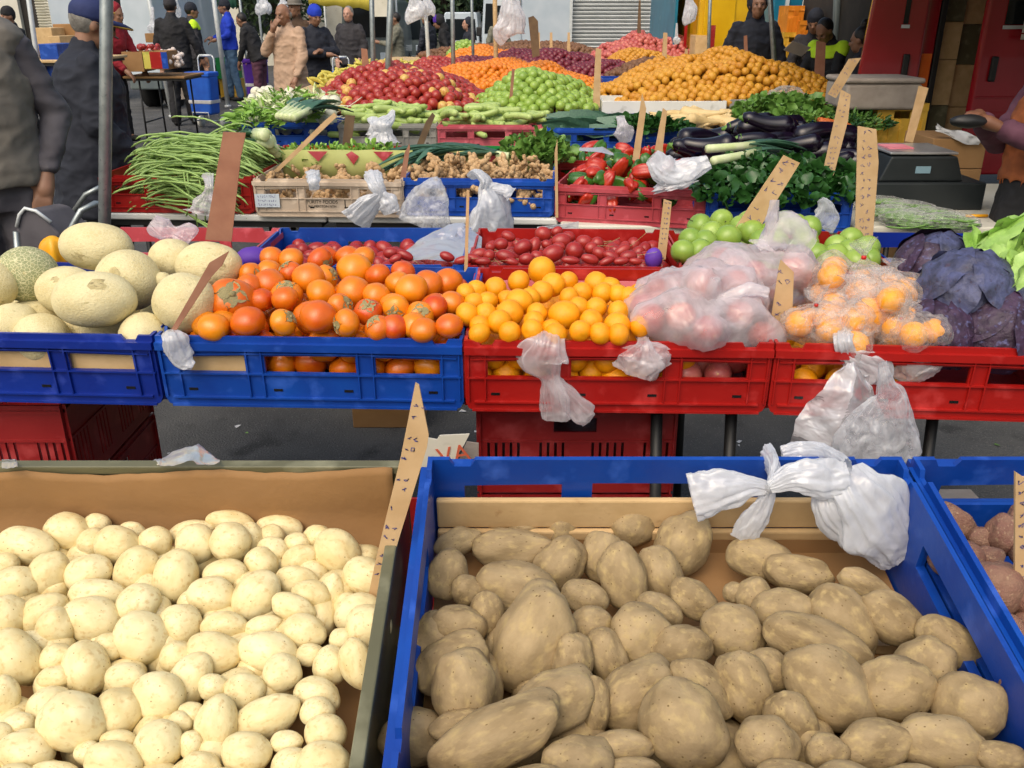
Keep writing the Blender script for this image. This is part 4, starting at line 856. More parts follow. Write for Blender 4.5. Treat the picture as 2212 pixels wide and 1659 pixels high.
for k,(px,py,z) in enumerate(((1380,262,.96),(1410,262,.96),(1445,266,.95))):
    leaf_bunch('herb_bunch','dark green herb bunch beside the parsnips','herbs','herb bunches beside the parsnips',wpt(px,py,z)-Vector((0,0,.05)),(.12,.12,.08),120,.06,'leaf_dark',290+k,wid=.34,up=.6)
scatter(E5,46,set_of('parsnip','parsnip_skin'),'parsnip','pale tapering parsnip in the blue crate','parsnip','parsnips in the fourth row',13,(.24,.34),(.09,.21),xr=(-.5,.95),mound=.05,yaw=(-.6,.6),tumble=.15)
for E_,nn,sd in ((E2,70,14),(E3,60,15)):
    scatter(E_,nn,set_of('courgette','courgette_skin'),'courgette','pale green courgette in the '+('grey' if E_ is E2 else 'pinkish')+' crate','courgette','courgettes in the '+('grey' if E_ is E2 else 'pinkish')+' crate',sd,(.17,.25),(.08,.225),yaw=(-1.2,.6),mound=.06,tumble=.2)
tur=[turnip_me(0)]
scatter(E1,42,tur,'turnip','round white turnip in the blue crate','turnip','white turnips in the fourth row',16,(.038,.052),(.05,.19),free=True,mound=.05)
scatter(E1,24,set_of('bean','white_veg'),'spring_onion','thin pale spring onion lying among the turnips','spring onion','spring onions among the turnips',17,(.35,.5),(.17,.25),yaw=(-1,1),tumble=.3)
aub=set_of('aubergine','aubergine_skin'); cal=MB().tube([(-.56,0,0),(-.5,0,0),(-.40,0,0)],[.03,.05,.125],8).mesh('calyx','leaf_green')
for D_,sd,n_,nn in ((D5,18,'in the deep blue crate',85),):
    scatter(D_,nn,aub,'aubergine','glossy black aubergine '+n_,'aubergine','aubergines '+n_,sd,(.22,.30),(.06,.24),yaw=(-.5,.5),mound=.12,tumble=.2,child=('calyx',cal))
# ---------------- leeks
def leek(label,group,p,q,r0,seed,leaves=7,ll=.35,fan=.35,part=.5):
    rr=random.Random(seed); p=Vector(p);q=Vector(q); d=(q-p).normalized(); root=empty('leek',p); tag(root,label,'leek',group)
    b=MB(); z=Vector((0,0,0)); e=q-p; b.tube([z,e*.04,e*.5,e],[r0*.8,r0,r0*.92,r0],12); b.build('stalk','leek_white',root)
    b=MB(); side=d.cross(Vector((0,0,1))).normalized(); up=side.cross(d)
    for k in range(leaves):
        a=(k/(leaves-1)-.5)*2*fan; dd=(d*math.cos(a)+side*math.sin(a)+up*rr.uniform(-.1,.15)).normalized(); ss=dd.cross(up).normalized(); vs=[];m=8; L_=ll*rr.uniform(.7,1.1)
        for i in range(m+1):
            u=i/m; c=e*.85+dd*L_*u-Vector((0,0,1))*.25*L_*u*u; w=r0*(1.15-.9*u*u)*1.3
            vs+=[c-ss*w+up*w*.5,c-up*w*.1,c+ss*w+up*w*.5]
        b.add(vs,[(i*3+j,(i+1)*3+j,(i+1)*3+j+1,i*3+j+1) for i in range(m) for j in range(2)],True)
    o=b.build('leaves','leaf_blue_green',root); m=o.modifiers.new('s','SOLIDIFY'); m.thickness=.0015
    return root
rl=random.Random(5)
for k in range(11):
    z=1.0+.012*k; p=wpt(690-k*2,335+rl.uniform(-12,8),.98); a=wpt(590-k*3,300-k*4+rl.uniform(-6,6),1.03+.01*k); b_=wpt(500+k*2,262+rl.uniform(-8,24),1.06)
    leek('fat leek with dark blue-green leaves behind the snake beans','leeks behind the snake beans',(a.x+.02,a.y,a.z-.06),tuple(a+(b_-a)*.25-Vector((0,0,.06))),.026,k,ll=.34,fan=.3)
for k in range(5):
    a=wpt(600+k*8,252+k*1,1.0); b_=wpt(660+k*9,205+k*5,1.06); leek('leek lying across the turnips, green end up to the right','leeks on the turnips',a,tuple(a+(b_-a)*.55),.024,30+k,ll=.42,fan=.2)
for k in range(2):
    a=wpt(1525+k*14,322+k*26,1.0); b_=wpt(1630+k*6,314+k*16,1.01); leek('thick leek with pale root end pointing left above the spinach','leeks above the spinach',a,b_,.021,40+k,ll=.36,fan=.14)
for k in range(7):
    a=wpt(1100-k*20,338-k*2,.95); b_=wpt(1010-k*14,315+rl.uniform(-6,12),.97); leek('dark leafed leek behind the ginger','leeks behind the ginger',a,tuple(a+(b_-a)*.3),.02,50+k,ll=.4,fan=.3)
# ================================================================ heaps of the far stalls
COUNT={}
STUFF={}
def heap(name,label,group,cat,px,D,rx,ry,z0,h,r,meshset,seed,material,skirt=.1,wob=.34,asp=(1,1,1),angle=0,sq=2.4,maxn=255,bury=True):
    rr=random.Random(seed); c=at_y(px,300,D); cx,cy=c.x,D; pts=[]
    sp=r*1.78; ny=int(2*ry/(sp*.87))+1; nx=int(2*rx/sp)+1
    for j in range(-1,ny+1):
        for i in range(-1,nx+1):
            x=-rx+(i+.5*(j%2))*sp+rr.uniform(-.22,.22)*sp; y=-ry+j*sp*.87+rr.uniform(-.22,.22)*sp
            q=(abs(x/rx)**sq+abs(y/ry)**sq)
            if q>1: continue
            hh=h*(1-(x/rx)**2*.9-(y/ry)**2*.9)*1.0; hh=max(hh,-.02)+wob*h*noise.noise((x*3,y*3,seed))
            pts.append((cx+x*math.cos(angle)-y*math.sin(angle),cy+x*math.sin(angle)+y*math.cos(angle),z0+hh+rr.uniform(-.2,.2)*r))
    pts.sort(key=lambda p:p[1])   # nearest first
    k=name; used=COUNT.get(k,0); n=0; 
    def rough_back(p): return (p[1]-cy)>ry*.45
    vis=[p for p in pts if not rough_back(p)]; rest=[p for p in pts if rough_back(p)]
    room=max(0,maxn-used); ind=vis[:room]; rest=vis[room:]+rest
    for p in ind:
        q=r*rr.uniform(.9,1.08); o=inst(name,rr.choice(meshset),p,rrot(rr),(q*asp[0],q*asp[1],q*asp[2])); tag(o,label,cat,group)
    COUNT[k]=used+len(ind)
    S_=STUFF.setdefault(name+material,(MB(),name,material,cat)); 
    for p in rest: S_[0].ball(p,(r*asp[0],r*asp[1],r*asp[2]),2)
    # solid heart of the heap
    for j in range(int(2*ry/(r*2.2))+1):
        for i in range(int(2*rx/(r*2.2))+1):
            x=-rx+i*r*2.2; y=-ry+j*r*2.2
            if abs(x/rx)**sq+abs(y/ry)**sq>.93: continue
            hh=h*(1-(x/rx)**2*.9-(y/ry)**2*.9); S_[0].ball((cx+x,cy+y,z0+max(hh,-.02)-r*1.3),r*1.15,1)
def lowfruit(nm,material,seeds=3,fn=apple_me):
    return [fn(i,material,nm) for i in range(seeds)]
ra=lowfruit('red_apple','red_apple_skin'); dp=lowfruit('plum','dark_plum_skin'); pa=lowfruit('pink_apple','pink_apple_skin')
def cit2(nm,material): 
    out=[]
    for i in range(2):
        b=MB(); b.ball((0,0,0),(1,1,.93),3,lambda v:1+.03*noise.noise(v*1.5+Vector((i,0,0)))); out.append(b.mesh(nm,material))
    return out
go=cit2('orange','golden_skin'); tg=cit2('mandarin','far_mandarin_skin'); on=cit2('onion','onion_brown')
heap('red_apple','glossy red apple in the heap behind the courgettes','red apples in the heap','apple',872,7.45,.68,.78,.93,.27,.042,ra*3+lowfruit('red_apple','apple_yellow_skin',1),1,'red_apple_skin')
heap('green_apple','green apple in the heap between red apples and golden oranges','green apples in the heap','apple',1160,7.25,.46,.6,.93,.23,.040,ga,2,'green_apple_skin')
heap('orange','dull golden orange in the big heap at the right','golden oranges in the heap','orange',1535,7.9,1.05,.95,.93,.33,.036,go,3,'golden_skin')
heap('far_mandarin','small bright mandarin in the heap behind the apples','mandarins in the far heaps','mandarin',1075,9.3,.98,.75,.93,.21,.034,tg,4,'far_mandarin_skin',maxn=255)  # these are mandarins too, only named apart from the near ones
heap('plum','dark red plum in the long far heap','dark red plums in the far heap','plum',1150,10.7,1.25,.75,.93,.25,.04,dp,5,'dark_plum_skin')
heap('onion','brown onion in the heap behind the golden oranges','brown onions in the far heap','onion',1400,9.9,.5,.6,.93,.20,.038,on,6,'onion_brown',maxn=200)
heap('far_mandarin','small bright mandarin in the heap behind the apples','mandarins in the far heaps','mandarin',1060,12.4,.75,.6,.93,.24,.036,tg,7,'far_mandarin_skin')
heap('orange','dull golden orange in a far heap','golden oranges in a far heap','orange',1370,12.0,.55,.6,.93,.22,.038,go,8,'golden_skin',maxn=255)
heap('pink_apple','pinkish red apple in the farthest heap','pink apples in the farthest heap','apple',1385,14,.85,.8,.93,.36,.045,pa,9,'pink_apple_skin')
heap('red_apple','glossy red apple in the heap behind the courgettes','red apples in the heap','apple',960,10.6,.45,.6,.93,.18,.042,ra*3+lowfruit('red_apple','apple_yellow_skin',1),10,'red_apple_skin')
heap('onion','brown onion in the heap behind the golden oranges','brown onions in the far heap','onion',1130,15.5,1.7,.6,.95,.18,.045,on,11,'onion_brown')
heap('green_apple','green apple in the heap between red apples and golden oranges','green apples in the heap','apple',1015,13.6,.35,.4,.93,.28,.042,ga,12,'green_apple_skin')
# bananas
ban=set_of('banana','banana_skin')
rr=random.Random(9)
for k in range(230):
    u=rr.random(); px=700+190*u+rr.uniform(-25,25); D=8.2+3.0*u+rr.uniform(-.35,.35); x=at_y(px,200,D).x
    z=.93+.20*rr.random()**.5*(1-abs(u-.5)*.8); o=inst('banana',rr.choice(ban),(x,D,z),Euler((rr.uniform(-1,1),rr.uniform(-.6,.6),rr.uniform(0,6))),rr.uniform(.17,.22)); tag(o,'greenish yellow banana in the heap left of the red apples','banana','bananas left of the red apples')
rr=random.Random(10)
table('stall_table',Vector((-2.05,6.75,0)),Vector((-1.4,6.75,0)),.84,'small table under the pale root vegetables',zt=.86,col='wood')
for k,(px,py,z) in enumerate(((560,238,.98),(600,228,1.0),(640,235,1.0),(585,215,1.03),(545,250,.96),(680,205,1.04),(620,205,1.05))):
    leaf_bunch('spring_onion_bunch','pale green bunch of onion tops heaped behind the turnips','spring onion','pale green bunches behind the turnips',wpt(px,py,z)-Vector((0,0,.08)),(.16,.16,.12),110,.10,'leek_white' if k%2 else 'leaf_bright',310+k,wid=.12,up=.35)
for k in range(62):
    px=rr.uniform(545,725); D=6.6+rr.uniform(0,1.1); x=at_y(px,230,D).x
    o=inst('fennel_bulb',tur[0],(x,D,.90+rr.random()*.13),rrot(rr),rr.uniform(.035,.05)); tag(o,'pale white root vegetable heaped behind the turnips','root vegetable','pale roots behind the turnips')
# garlic-like pale roots farther left of apples
for k,(mb,nm,mt,ct) in STUFF.items():
    if mb.v:
        o=mb.build(nm+'_heap_core',mt); o.name='piled_'+nm; tag(o,'mass of piled %ss filling the body and back of the heaps'%nm,ct,None,'stuff')
# long stall tables under the heaps
table('stall_table',Vector((at_y(690,200,6.75).x,6.78,0)),Vector((at_y(1290,200,6.75).x,6.76,0)),2.0,'table under the red and green apple heaps',zt=.90,col='wood')
table('stall_table',Vector((at_y(1300,200,7.0).x,6.98,0)),Vector((at_y(1790,200,7.0).x,6.96,0)),2.0,'table under the heap of golden oranges',zt=.90,col='wood')
table('stall_table',Vector((-1.7,8.85,0)),Vector((1.2,8.85,0)),1.2,'table under the far mandarin heap',zt=.90,col='wood')
table('stall_table',Vector((1.22,9.05,0)),Vector((3.6,9.05,0)),1.2,'table under the far onion heap',zt=.90,col='wood')
table('stall_table',Vector((-1.9,10.1,0)),Vector((1.9,10.1,0)),1.3,'table under the dark red plums',zt=.90,col='wood')
table('stall_table',Vector((-1.8,11.8,0)),Vector((3.0,11.8,0)),1.3,'table under the far orange heaps',zt=.90,col='wood')
table('stall_table',Vector((-2.0,13.3,0)),Vector((4.5,13.3,0)),2.6,'table under the farthest pink apple heap',zt=.92,col='wood')
table('stall_table',Vector((-2.25,7.6,0)),Vector((-1.55,7.6,0)),2.9,'table under the bananas',zt=.86,col='wood')
# shallow trays that hold heap edges
def tray_box(px0,px1,py,z,D,dep,h,material,label,name='tray'):
    A=at_y(px0,py,D);B=at_y(px1,py,D); root=empty(name,((A.x+B.x)/2,D+dep/2,z)); w=B.x-A.x; tag(root,label,'tray')
    b=MB(); b.box(-w/2,w/2,-dep/2,-dep/2+.012,0,h); bevel(b.build('front_panel',material,root),.003)
    b=MB(); b.box(-w/2,w/2,dep/2-.012,dep/2,0,h); b.build('back_panel',material,root)
    for s in (-1,1):
        b=MB(); X=sorted((s*w/2,s*(w/2-.012))); b.box(X[0],X[1],-dep/2+.0125,dep/2-.0125,0,h); b.build('end_panel',material,root)
    b=MB(); b.box(-w/2+.013,w/2-.013,-dep/2+.013,dep/2-.013,0,.008); b.build('base',material,root); return root
t1=tray_box(1300,1568,245,.905,6.90,.5,.09,'white_plastic','white polystyrene tray along the front of the golden oranges')
t2=tray_box(1575,1720,245,.905,6.92,.5,.10,'grey_plastic','grey tray marked 12 in front of the golden oranges')
text_on('12',.075,(-.19,-.2515,.05),Euler((PI/2,0,0)),'ink_dark',t2)
tray_box(1300,1362,190,.90,8.95,.4,.12,'blue_plastic','blue tray at the front of the far onions')
tray_box(1180,1232,180,.90,8.92,.4,.12,'blue_plastic','blue tray between the plums and green apples')
tray_box(1360,1470,105,.92,13.0,.5,.10,'cardboard','cardboard tray before the farthest pink apples')
# ================================================================ cardboard price stakes
def card(outline,Y,label,material='kraft_card',thick=.003,write=True,seed=1,lean=0,name='price_stake',cat='price stake'):
    """outline traced in photo px, stood at its own distance Y; thickness in metres"""
    pts=[at_y(px,py,Y) for px,py in outline]; zmin=min(p.z for p in pts); base=[p for p in pts]; bx=sum(p.x for p in pts if p.z<zmin+.03)/max(1,len([p for p in pts if p.z<zmin+.03]))
    area=sum(pts[i].x*pts[(i+1)%len(pts)].z-pts[(i+1)%len(pts)].x*pts[i].z for i in range(len(pts)))
    if area<0: pts=pts[::-1]
    root=empty(name,(bx,Y,zmin)); tag(root,label,cat)
    q=[(p.x-bx,p.z-zmin) for p in pts]; b=MB(); b.prism(q,0,thick); o=b.build('card',material,root)
    root.rotation_euler=(lean,0,0)
    if write:
        r=random.Random(seed); top=max(q,key=lambda t:t[1]); bot=min(q,key=lambda t:t[1]); cxs=[t[0] for t in q]
        # writing runs along the long axis
        lo=[t for t in q if t[1]<.25*top[1]+.001] or [bot]; hi=[t for t in q if t[1]>.75*top[1]]
        a=Vector((sum(t[0] for t in lo)/len(lo),0,sum(t[1] for t in lo)/len(lo))); c=Vector((sum(t[0] for t in hi)/len(hi),0,sum(t[1] for t in hi)/len(hi)))
        ax=(c-a); L_=ax.length; ax.normalize(); sd=Vector((ax.z,0,-ax.x)); wd=max(.006,(max(t[0]*sd.x+t[1]*sd.z for t in lo)-min(t[0]*sd.x+t[1]*sd.z for t in lo))*.24)
        b=MB(); n=int(L_/(wd*1.3+.006)); 
        for i in range(n):
            if r.random()<.12: continue
            o0=a+ax*L_*(i+.5)/n*1.0; 
            for ln in (-.7,.7):
                if r.random()<.1: continue
                g_=[o0+sd*(ln*wd+wd*.55*r.uniform(-1,1))+ax*wd*.5*r.uniform(-1,1) for _ in range(6)]
                for p,s_ in zip(g_,g_[1:]):
                    d=(s_-p); 
                    if d.length<1e-5: continue
                    nn=Vector((-d.z,0,d.x)).normalized()*max(.0005,wd*.035); y=-.0006
                    b.add([(p.x-nn.x,y,p.z-nn.z),(s_.x-nn.x,y,s_.z-nn.z),(s_.x+nn.x,y,s_.z+nn.z),(p.x+nn.x,y,p.z+nn.z)],[(0,1,2,3)])
        if b.v: b.build('handwriting','ink_blue',root)
    return root
card([(796,1285),(812,1208),(866,985),(897,828),(905,833),(926,940),(922,968),(846,1215),(824,1290)],.955,'tall pointed cardboard stake with blue handwriting between the two potato crates',seed=2,thick=.004)
card([(443,518),(482,285),(531,287),(520,340),(500,522)],2.30,'broad brown cardboard stake standing behind the melons','brown_card',write=False)
card([(368,715),(452,568),(494,543),(478,575),(455,600),(378,718)],1.835,'thin curled brown card stuck at the rim between melons and persimmons','brown_card',write=False,thick=.006)
card([(1001,640),(1008,410),(1014,412),(1009,640)],2.30,'very thin wooden stick standing between persimmons and mandarins',write=False,thick=.006)
card([(1572,516),(1693,335),(1728,352),(1622,524)],2.55,'wide pale cardboard stake leaning right above the green apples',seed=4)
card([(1847,512),(1853,272),(1893,279),(1898,350),(1885,520)],2.60,'upright pale cardboard stake in front of the bagged beans',seed=5)
card([(1776,378),(1817,193),(1838,205),(1832,260),(1800,382)],4.0,'long cardboard stake among the aubergines, behind the spinach',seed=6)
card([(1788,203),(1834,127),(1860,125),(1806,212)],5.3,'pale stake leaning right in the carrot tops, below the seated woman',seed=7)
card([(1955,305),(1985,185),(2006,190),(1972,308)],4.6,'pale stake leaning right in front of the yellow lidded crate',write=False)
card([(1366,345),(1378,265),(1387,200),(1396,235),(1380,350)],4.35,'narrow pointed stake rising from the peppers, left of a similar one',write=False,seed=8)
card([(1414,325),(1432,233),(1441,240),(1431,328)],4.6,'stake behind the white butterfly-shaped bag, right of the pointed one',write=False,seed=9)
card([(1418,566),(1434,430),(1451,436),(1447,480),(1438,560)],2.5,'light brown stake between the tamarillos and the green apples',seed=10)
card([(1659,731),(1683,575),(1687,561),(1715,588),(1713,640),(1709,735)],1.90,'pointed cardboard stake at the joint between the two red crates',seed=11)
card([(588,372),(700,262),(722,243),(728,252),(600,372)],4.3,'long thin pale wooden stake leaning right over the beige crate',write=False,thick=.01)
card([(738,330),(746,248),(767,250),(759,312)],4.9,'short dark brown stake in the herbs behind the beige crate','dark_card',write=False)
card([(890,340),(905,300),(920,262),(934,243),(940,250),(908,330)],4.95,'dark slanted stake between herbs and ginger','dark_card',write=False)
card([(864,386),(874,330),(884,310),(886,318),(876,386)],4.05,'narrow brown stake at the joint of the beige and blue crates','brown_card',write=False)
card([(783,165),(780,104),(793,106),(800,168)],8.6,'brown stake standing in the bananas',material='brown_card',write=False,thick=.008)
card([(1280,230),(1287,104),(1299,106),(1296,232)],7.0,'tall pale stake between green apples and golden oranges',write=False,thick=.008)
card([(1097,248),(1106,148),(1112,150),(1104,248)],6.75,'slim brown stake in front of the green apples',material='brown_card',write=False,thick=.008)
card([(1150,125),(1141,38),(1152,34),(1162,45),(1166,120)],9.0,'wide dark board standing among the far plums',material='dark_card',write=False,thick=.01)
card([(1430,125),(1433,70),(1442,71),(1440,128)],11.5,'pale stake standing before the yellow van',write=False,thick=.01)
card([(1758,185),(1764,88),(1784,92),(1780,188)],8.0,'brown stake in front of the crouching sellers',material='brown_card',write=False,thick=.01)
card([(1478,128),(1480,105),(1486,106),(1485,130)],11.6,'short stake in the far onions, left of the yellow van',write=False,thick=.01)
card([(1608,130),(1607,78),(1614,76),(1616,132)],8.4,'thin stake at the top of the golden orange heap',write=False,thick=.01,material='brown_card')
card([(1150,325),(1151,290),(1158,285),(1163,325)],4.9,'short brown stake in the celery tops',write=False,material='brown_card')
card([(1200,470),(1198,330),(1204,300),(1206,470)],3.95,'thin stick between the ginger and the pepper crates',write=False,thick=.006)
card([(1255,260),(1253,215),(1258,214),(1262,262)],7.2,'short thin stick on the right slope of the green apples',write=False,thick=.006)
for i,(px,D,l) in enumerate(((1160,13,'left-hand'),(1187,13.2,'middle'),(1225,13.4,'right-hand'))): card([(px,110),(px+1,70),(px+6,70),(px+7,112)],D,'short stick of three in front of the roller shutter, %s one'%l,write=False,thick=.01)
card([(1375,90),(1380,0),(1384,0),(1385,92)],13.8,'tall dark stick rising before the roller shutter',write=False,thick=.015,material='dark_card')
card([(2191,1500),(2194,1020),(2212,1032),(2240,1032),(2240,1500)],.93,'cardboard stake at the right edge over the pink potatoes',seed=12,thick=.004)
card([(1240,690),(1243,700),(1250,700),(1248,690)],1.95,'tiny stick end in the mandarins',write=False,thick=.004)
# ================================================================ thin plastic bags
def catmull(P,n):
    P=[np.array(p,float) for p in P]; P=[2*P[0]-P[1]]+P+[2*P[-1]-P[-2]]; out=[]
    for i in range(1,len(P)-2):
        for k in range(n):
            t=k/n; out.append(.5*((2*P[i])+(-P[i-1]+P[i+1])*t+(2*P[i-1]-5*P[i]+4*P[i+1]-P[i+2])*t*t+(-P[i-1]+3*P[i]-3*P[i+1]+P[i+2])*t**3))
    out.append(P[-2]); return out
def bag_tube(nodes,Y,seed,flat=.45,pl=9,amp=.16,n=76,seg=12,mb=None,openend=True):
    """nodes: (px,py,halfwidth px[,dy])"""
    b=mb or MB(); C_=catmull([(a[0],a[1],a[2],a[3] if len(a)>3 else 0) for a in nodes],seg); pts=[];rad=[]; r=random.Random(seed); ph=[r.uniform(0,6) for _ in range(4)]
    for c in C_:
        p=at_y(c[0],c[1],Y+c[3]); pts.append(p); w=max(.5,c[2])*(p-CAM).dot(VF)/F; rad.append((w,w*flat))
    wm=max(x[0] for x in rad); m=len(pts)
    def pleat(u,a):
        tight=1-min(1,np.interp(u,[i/(m-1) for i in range(m)],[x[0] for x in rad])/wm)
        q=1+amp*(.55+.6*tight)*(math.sin(pl*a+ph[0]+2*noise.noise((u*3,a,seed)))*.6+math.sin((pl*2+1)*a+ph[1]+u*4)*.35)+.30*noise.noise((math.cos(a)*1.6+seed,math.sin(a)*1.6,u*5))+.09*(1-2.4*abs(noise.noise((math.cos(a)*4+seed,math.sin(a)*4,u*7))))
        if openend and u>.93: q*=1+.10*math.sin(5*a+ph[2])
        return q
    d=pts[-1]-pts[0]; up=VR if abs(d.z)>abs(d.x) else VU
    b.tube(pts,rad,n,cap=False,pleat=pleat,up=up); 
    return b
def bag(pieces,Y,label,material='white_bag',seed=1,name='plastic_bag',cat='plastic bag',**k):
    b=MB()
    for i,(nodes) in enumerate(pieces): bag_tube(nodes,Y,seed*7+i,mb=b,**k)
    o=b.build(name,material); return tag(o,label,cat)
def sheet(quadrows,label,material='white_bag',seed=1,amp=.012,name='plastic_bag',cat='plastic bag',sub=10,fr=9):
    """crumpled loose sheet: rows of (px,py,Y) control points"""
    rows=[[at_y(*p) for p in r] for r in quadrows]; nr=len(rows); nc=len(rows[0]); H=(nr-1)*sub; Wn=(nc-1)*sub; vs=[]
    for i in range(H+1):
        fi=min(i/sub,nr-1-1e-6); a=int(fi); u=fi-a
        for j in range(Wn+1):
            fj=min(j/sub,nc-1-1e-6); c=int(fj); v=fj-c
            p=rows[a][c]*(1-u)*(1-v)+rows[a+1][c]*u*(1-v)+rows[a][c+1]*(1-u)*v+rows[a+1][c+1]*u*v
            q=Vector((i*.11,j*.11,seed)); rr_=1-abs(noise.noise(q*fr*.12))*2; e=noise.noise(q*fr*.4+Vector((5,5,5)))
            p=p+Vector((noise.noise(q*.8+Vector((9,0,0)))*amp*.7,-(rr_*.8+e*.6)*amp,noise.noise(q*.9+Vector((0,9,0)))*amp*.7)); vs.append(p)
    b=MB(); b.add(vs,[(i*(Wn+1)+j,i*(Wn+1)+j+1,(i+1)*(Wn+1)+j+1,(i+1)*(Wn+1)+j) for i in range(H) for j in range(Wn)],True)
    o=b.build(name,material); return tag(o,label,cat)
YA=1.80
bag([[(372,716,12,.05),(376,728,22),(384,755,27),(400,780,20),(418,790,8)]],YA,'small crumpled white bag tied to the left of the persimmon crate',seed=3)
bag([[(1180,716,34,.10),(1182,735,30),(1172,775,52),(1188,815,20),(1198,860,30),(1203,905,30)],[(1192,818,14),(1225,855,22),(1262,895,26),(1276,905,14)]],YA-.02,'pinkish clear bag knotted on the red mandarin crate with two tails','pinkish_bag',seed=4)
bag([[(1385,722,14,.08),(1392,742,14),(1385,775,48),(1372,808,40)],[(1392,744,10),(1415,770,30),(1430,795,20)]],YA-.02,'small translucent bag knotted at the middle of the red mandarin crate','pinkish_bag',seed=5)
bag([[(1975,725,22,.08),(1985,755,20),(1990,790,50),(2000,812,30)]],YA-.02,'thin translucent bag tied over the window of the right red crate','pinkish_bag',seed=6)
# big hanging group at the right red crate
bag([[(1828,700,20,.10),(1822,730,16),(1832,765,18),(1855,780,30),(1885,800,34),(1878,826,18)]],YA-.03,'twisted knot of white plastic tied over the right red crate rim',seed=7,amp=.3)
sheet([[(1815,790,YA-.05),(1850,778,YA-.06),(1885,830,YA-.04)],[(1760,850,YA-.06),(1830,850,YA-.09),(1900,880,YA-.05)],[(1710,900,YA-.05),(1800,920,YA-.10),(1915,960,YA-.05)],[(1697,985,YA-.05),(1790,1000,YA-.10),(1900,1020,YA-.05)]],'flat white folded bag hanging from the knot on the right red crate',seed=8,amp=.014)
bag([[(1905,782,8),(1915,830,18),(1920,860,34),(1900,930,76),(1890,990,90),(1915,1030,50)]],YA-.12,'big clear crumpled bag hanging from the right red crate','thin_bag',seed=9,flat=.5,pl=7)
# near bags on the blue crate's back rim
YN=1.06
bag([[(1655,985,26,.08),(1672,1010,26,.03),(1668,1040,20),(1662,1058,16)],[(1662,1056,14),(1620,1050,22),(1560,1060,44),(1495,1075,48)],[(1662,1056,13),(1650,1090,20),(1625,1130,28),(1603,1163,26)]],YN,'white bag knotted on the blue crate rim with one wing spread left',seed=11,pl=7,amp=.2)
bag([[(1662,1052,12),(1720,1030,30),(1780,1035,42),(1830,1030,30)],[(1830,1012,22),(1790,985,20,.06),(1740,975,22,.09),(1690,985,18,.09)],[(1825,1015,38,.02),(1850,1060,60),(1890,1120,80),(1925,1180,52),(1940,1208,30)],[(1800,1050,20,.02),(1800,1090,42),(1850,1140,44),(1900,1165,30)]],YN-.01,'large gauzy white bag tied beside it, hanging over the dusty brown potatoes',seed=12,pl=8,amp=.2)
sheet([[(336,992,1.15),(380,970,1.17),(430,958,1.18),(475,990,1.15)],[(340,998,1.10),(385,996,1.09),(432,997,1.09),(474,996,1.10)]],'white bag peaks poking up behind the cardboard liner of the tray',seed=13,amp=.012)
sheet([[(4,992,1.13),(30,990,1.13),(42,994,1.13)],[(4,1010,1.08),(30,1009,1.08),(42,1008,1.08)]],'scrap of white bag folded over the tray rim at the left edge',seed=14,amp=.003)
# third stall bags
YC=3.80
bag([[(805,376,20,.08),(812,395,16),(822,420,12),(795,445,26),(765,475,34)],[(820,418,9),(838,440,20),(846,460,16)]],YC,'white bag knotted in the middle over the beige crate side',seed=15)
bag([[(676,372,14,.12),(677,390,12),(680,410,9)]],YC+.02,'small white bag tucked over the rim at the left of the beige crate',seed=16)
bag([[(448,378,12,.08),(452,400,8),(450,420,11),(446,445,28),(444,462,34)],[(452,418,6),(480,445,14),(500,455,18)]],YC,'pinkish bag knotted over the snake bean crate','pinkish_bag',seed=17)
bag([[(940,386,10,.06),(935,405,26),(925,440,44),(912,486,52)]],YC-.02,'thin bluish white bag hanging open on the left of the ginger crate','thin_bag',seed=18,pl=4,amp=.08)
bag([[(1018,382,12,.06),(1035,375,18,.03),(1050,392,20),(1048,408,22),(1062,440,56),(1060,500,72)],[(1045,402,8),(1090,410,12),(1105,420,14)]],YC-.04,'big bundle of white bags tied at the middle of the ginger crate',seed=19,pl=6,amp=.1)
sheet([[(960,490,2.72),(1000,478,2.74),(1042,512,2.72)],[(900,520,2.65),(985,515,2.66),(1040,545,2.6)],[(860,558,2.44),(940,560,2.43),(1000,562,2.44)]],'white bags thrown over the back of the persimmon crates',seed=20,amp=.02)
bag([[(328,478,16),(352,494,24),(375,502,12),(400,510,28),(412,520,20)]],2.62,'pinkish bag knotted on the faded red rim behind the melons','pinkish_bag',seed=21)
bag([[(1408,338,16),(1428,362,30),(1455,378,30),(1490,368,26),(1532,350,14)],[(1450,375,20),(1455,392,40),(1458,404,44)]],YC-.02,'white butterfly-shaped bag tied on the corner of the pepper crate',seed=22,pl=6)
bag([[(850,238,4,.1),(842,255,10,.06),(826,268,18),(828,285,18),(828,306,34)]],5.85,'white bag knotted on the grey courgette crate, tip standing up',seed=23)
bag([[(805,255,10,.06),(806,272,7),(808,290,16)]],5.9,'tiny white bag on the grey courgette crate left of the larger one',seed=24)
bag([[(1340,252,8,.06),(1345,270,10),(1348,285,20),(1352,308,10)]],5.7,'thin translucent bag knotted on the blue kale crate','pinkish_bag',seed=25)
bag([[(1772,430,6),(1782,445,16),(1782,475,28),(1772,492,20)]],2.62,'clear stiff bag corner standing above the green apples','thin_bag',seed=26,flat=.3)
sheet([[(1255,318,4.3),(1300,315,4.3),(1325,330,4.3)],[(1250,325,4.2),(1300,330,4.2),(1325,336,4.2)]],'little white bag lying on the rim at the back of the peppers',seed=27,amp=.01)
sheet([[(1745,700,1.86),(1780,695,1.86),(1790,715,1.86)],[(1740,728,1.84),(1770,730,1.84),(1792,730,1.84)]],'thin white scrap between the stake and the bagged mandarins','thin_bag',seed=28,amp=.006)
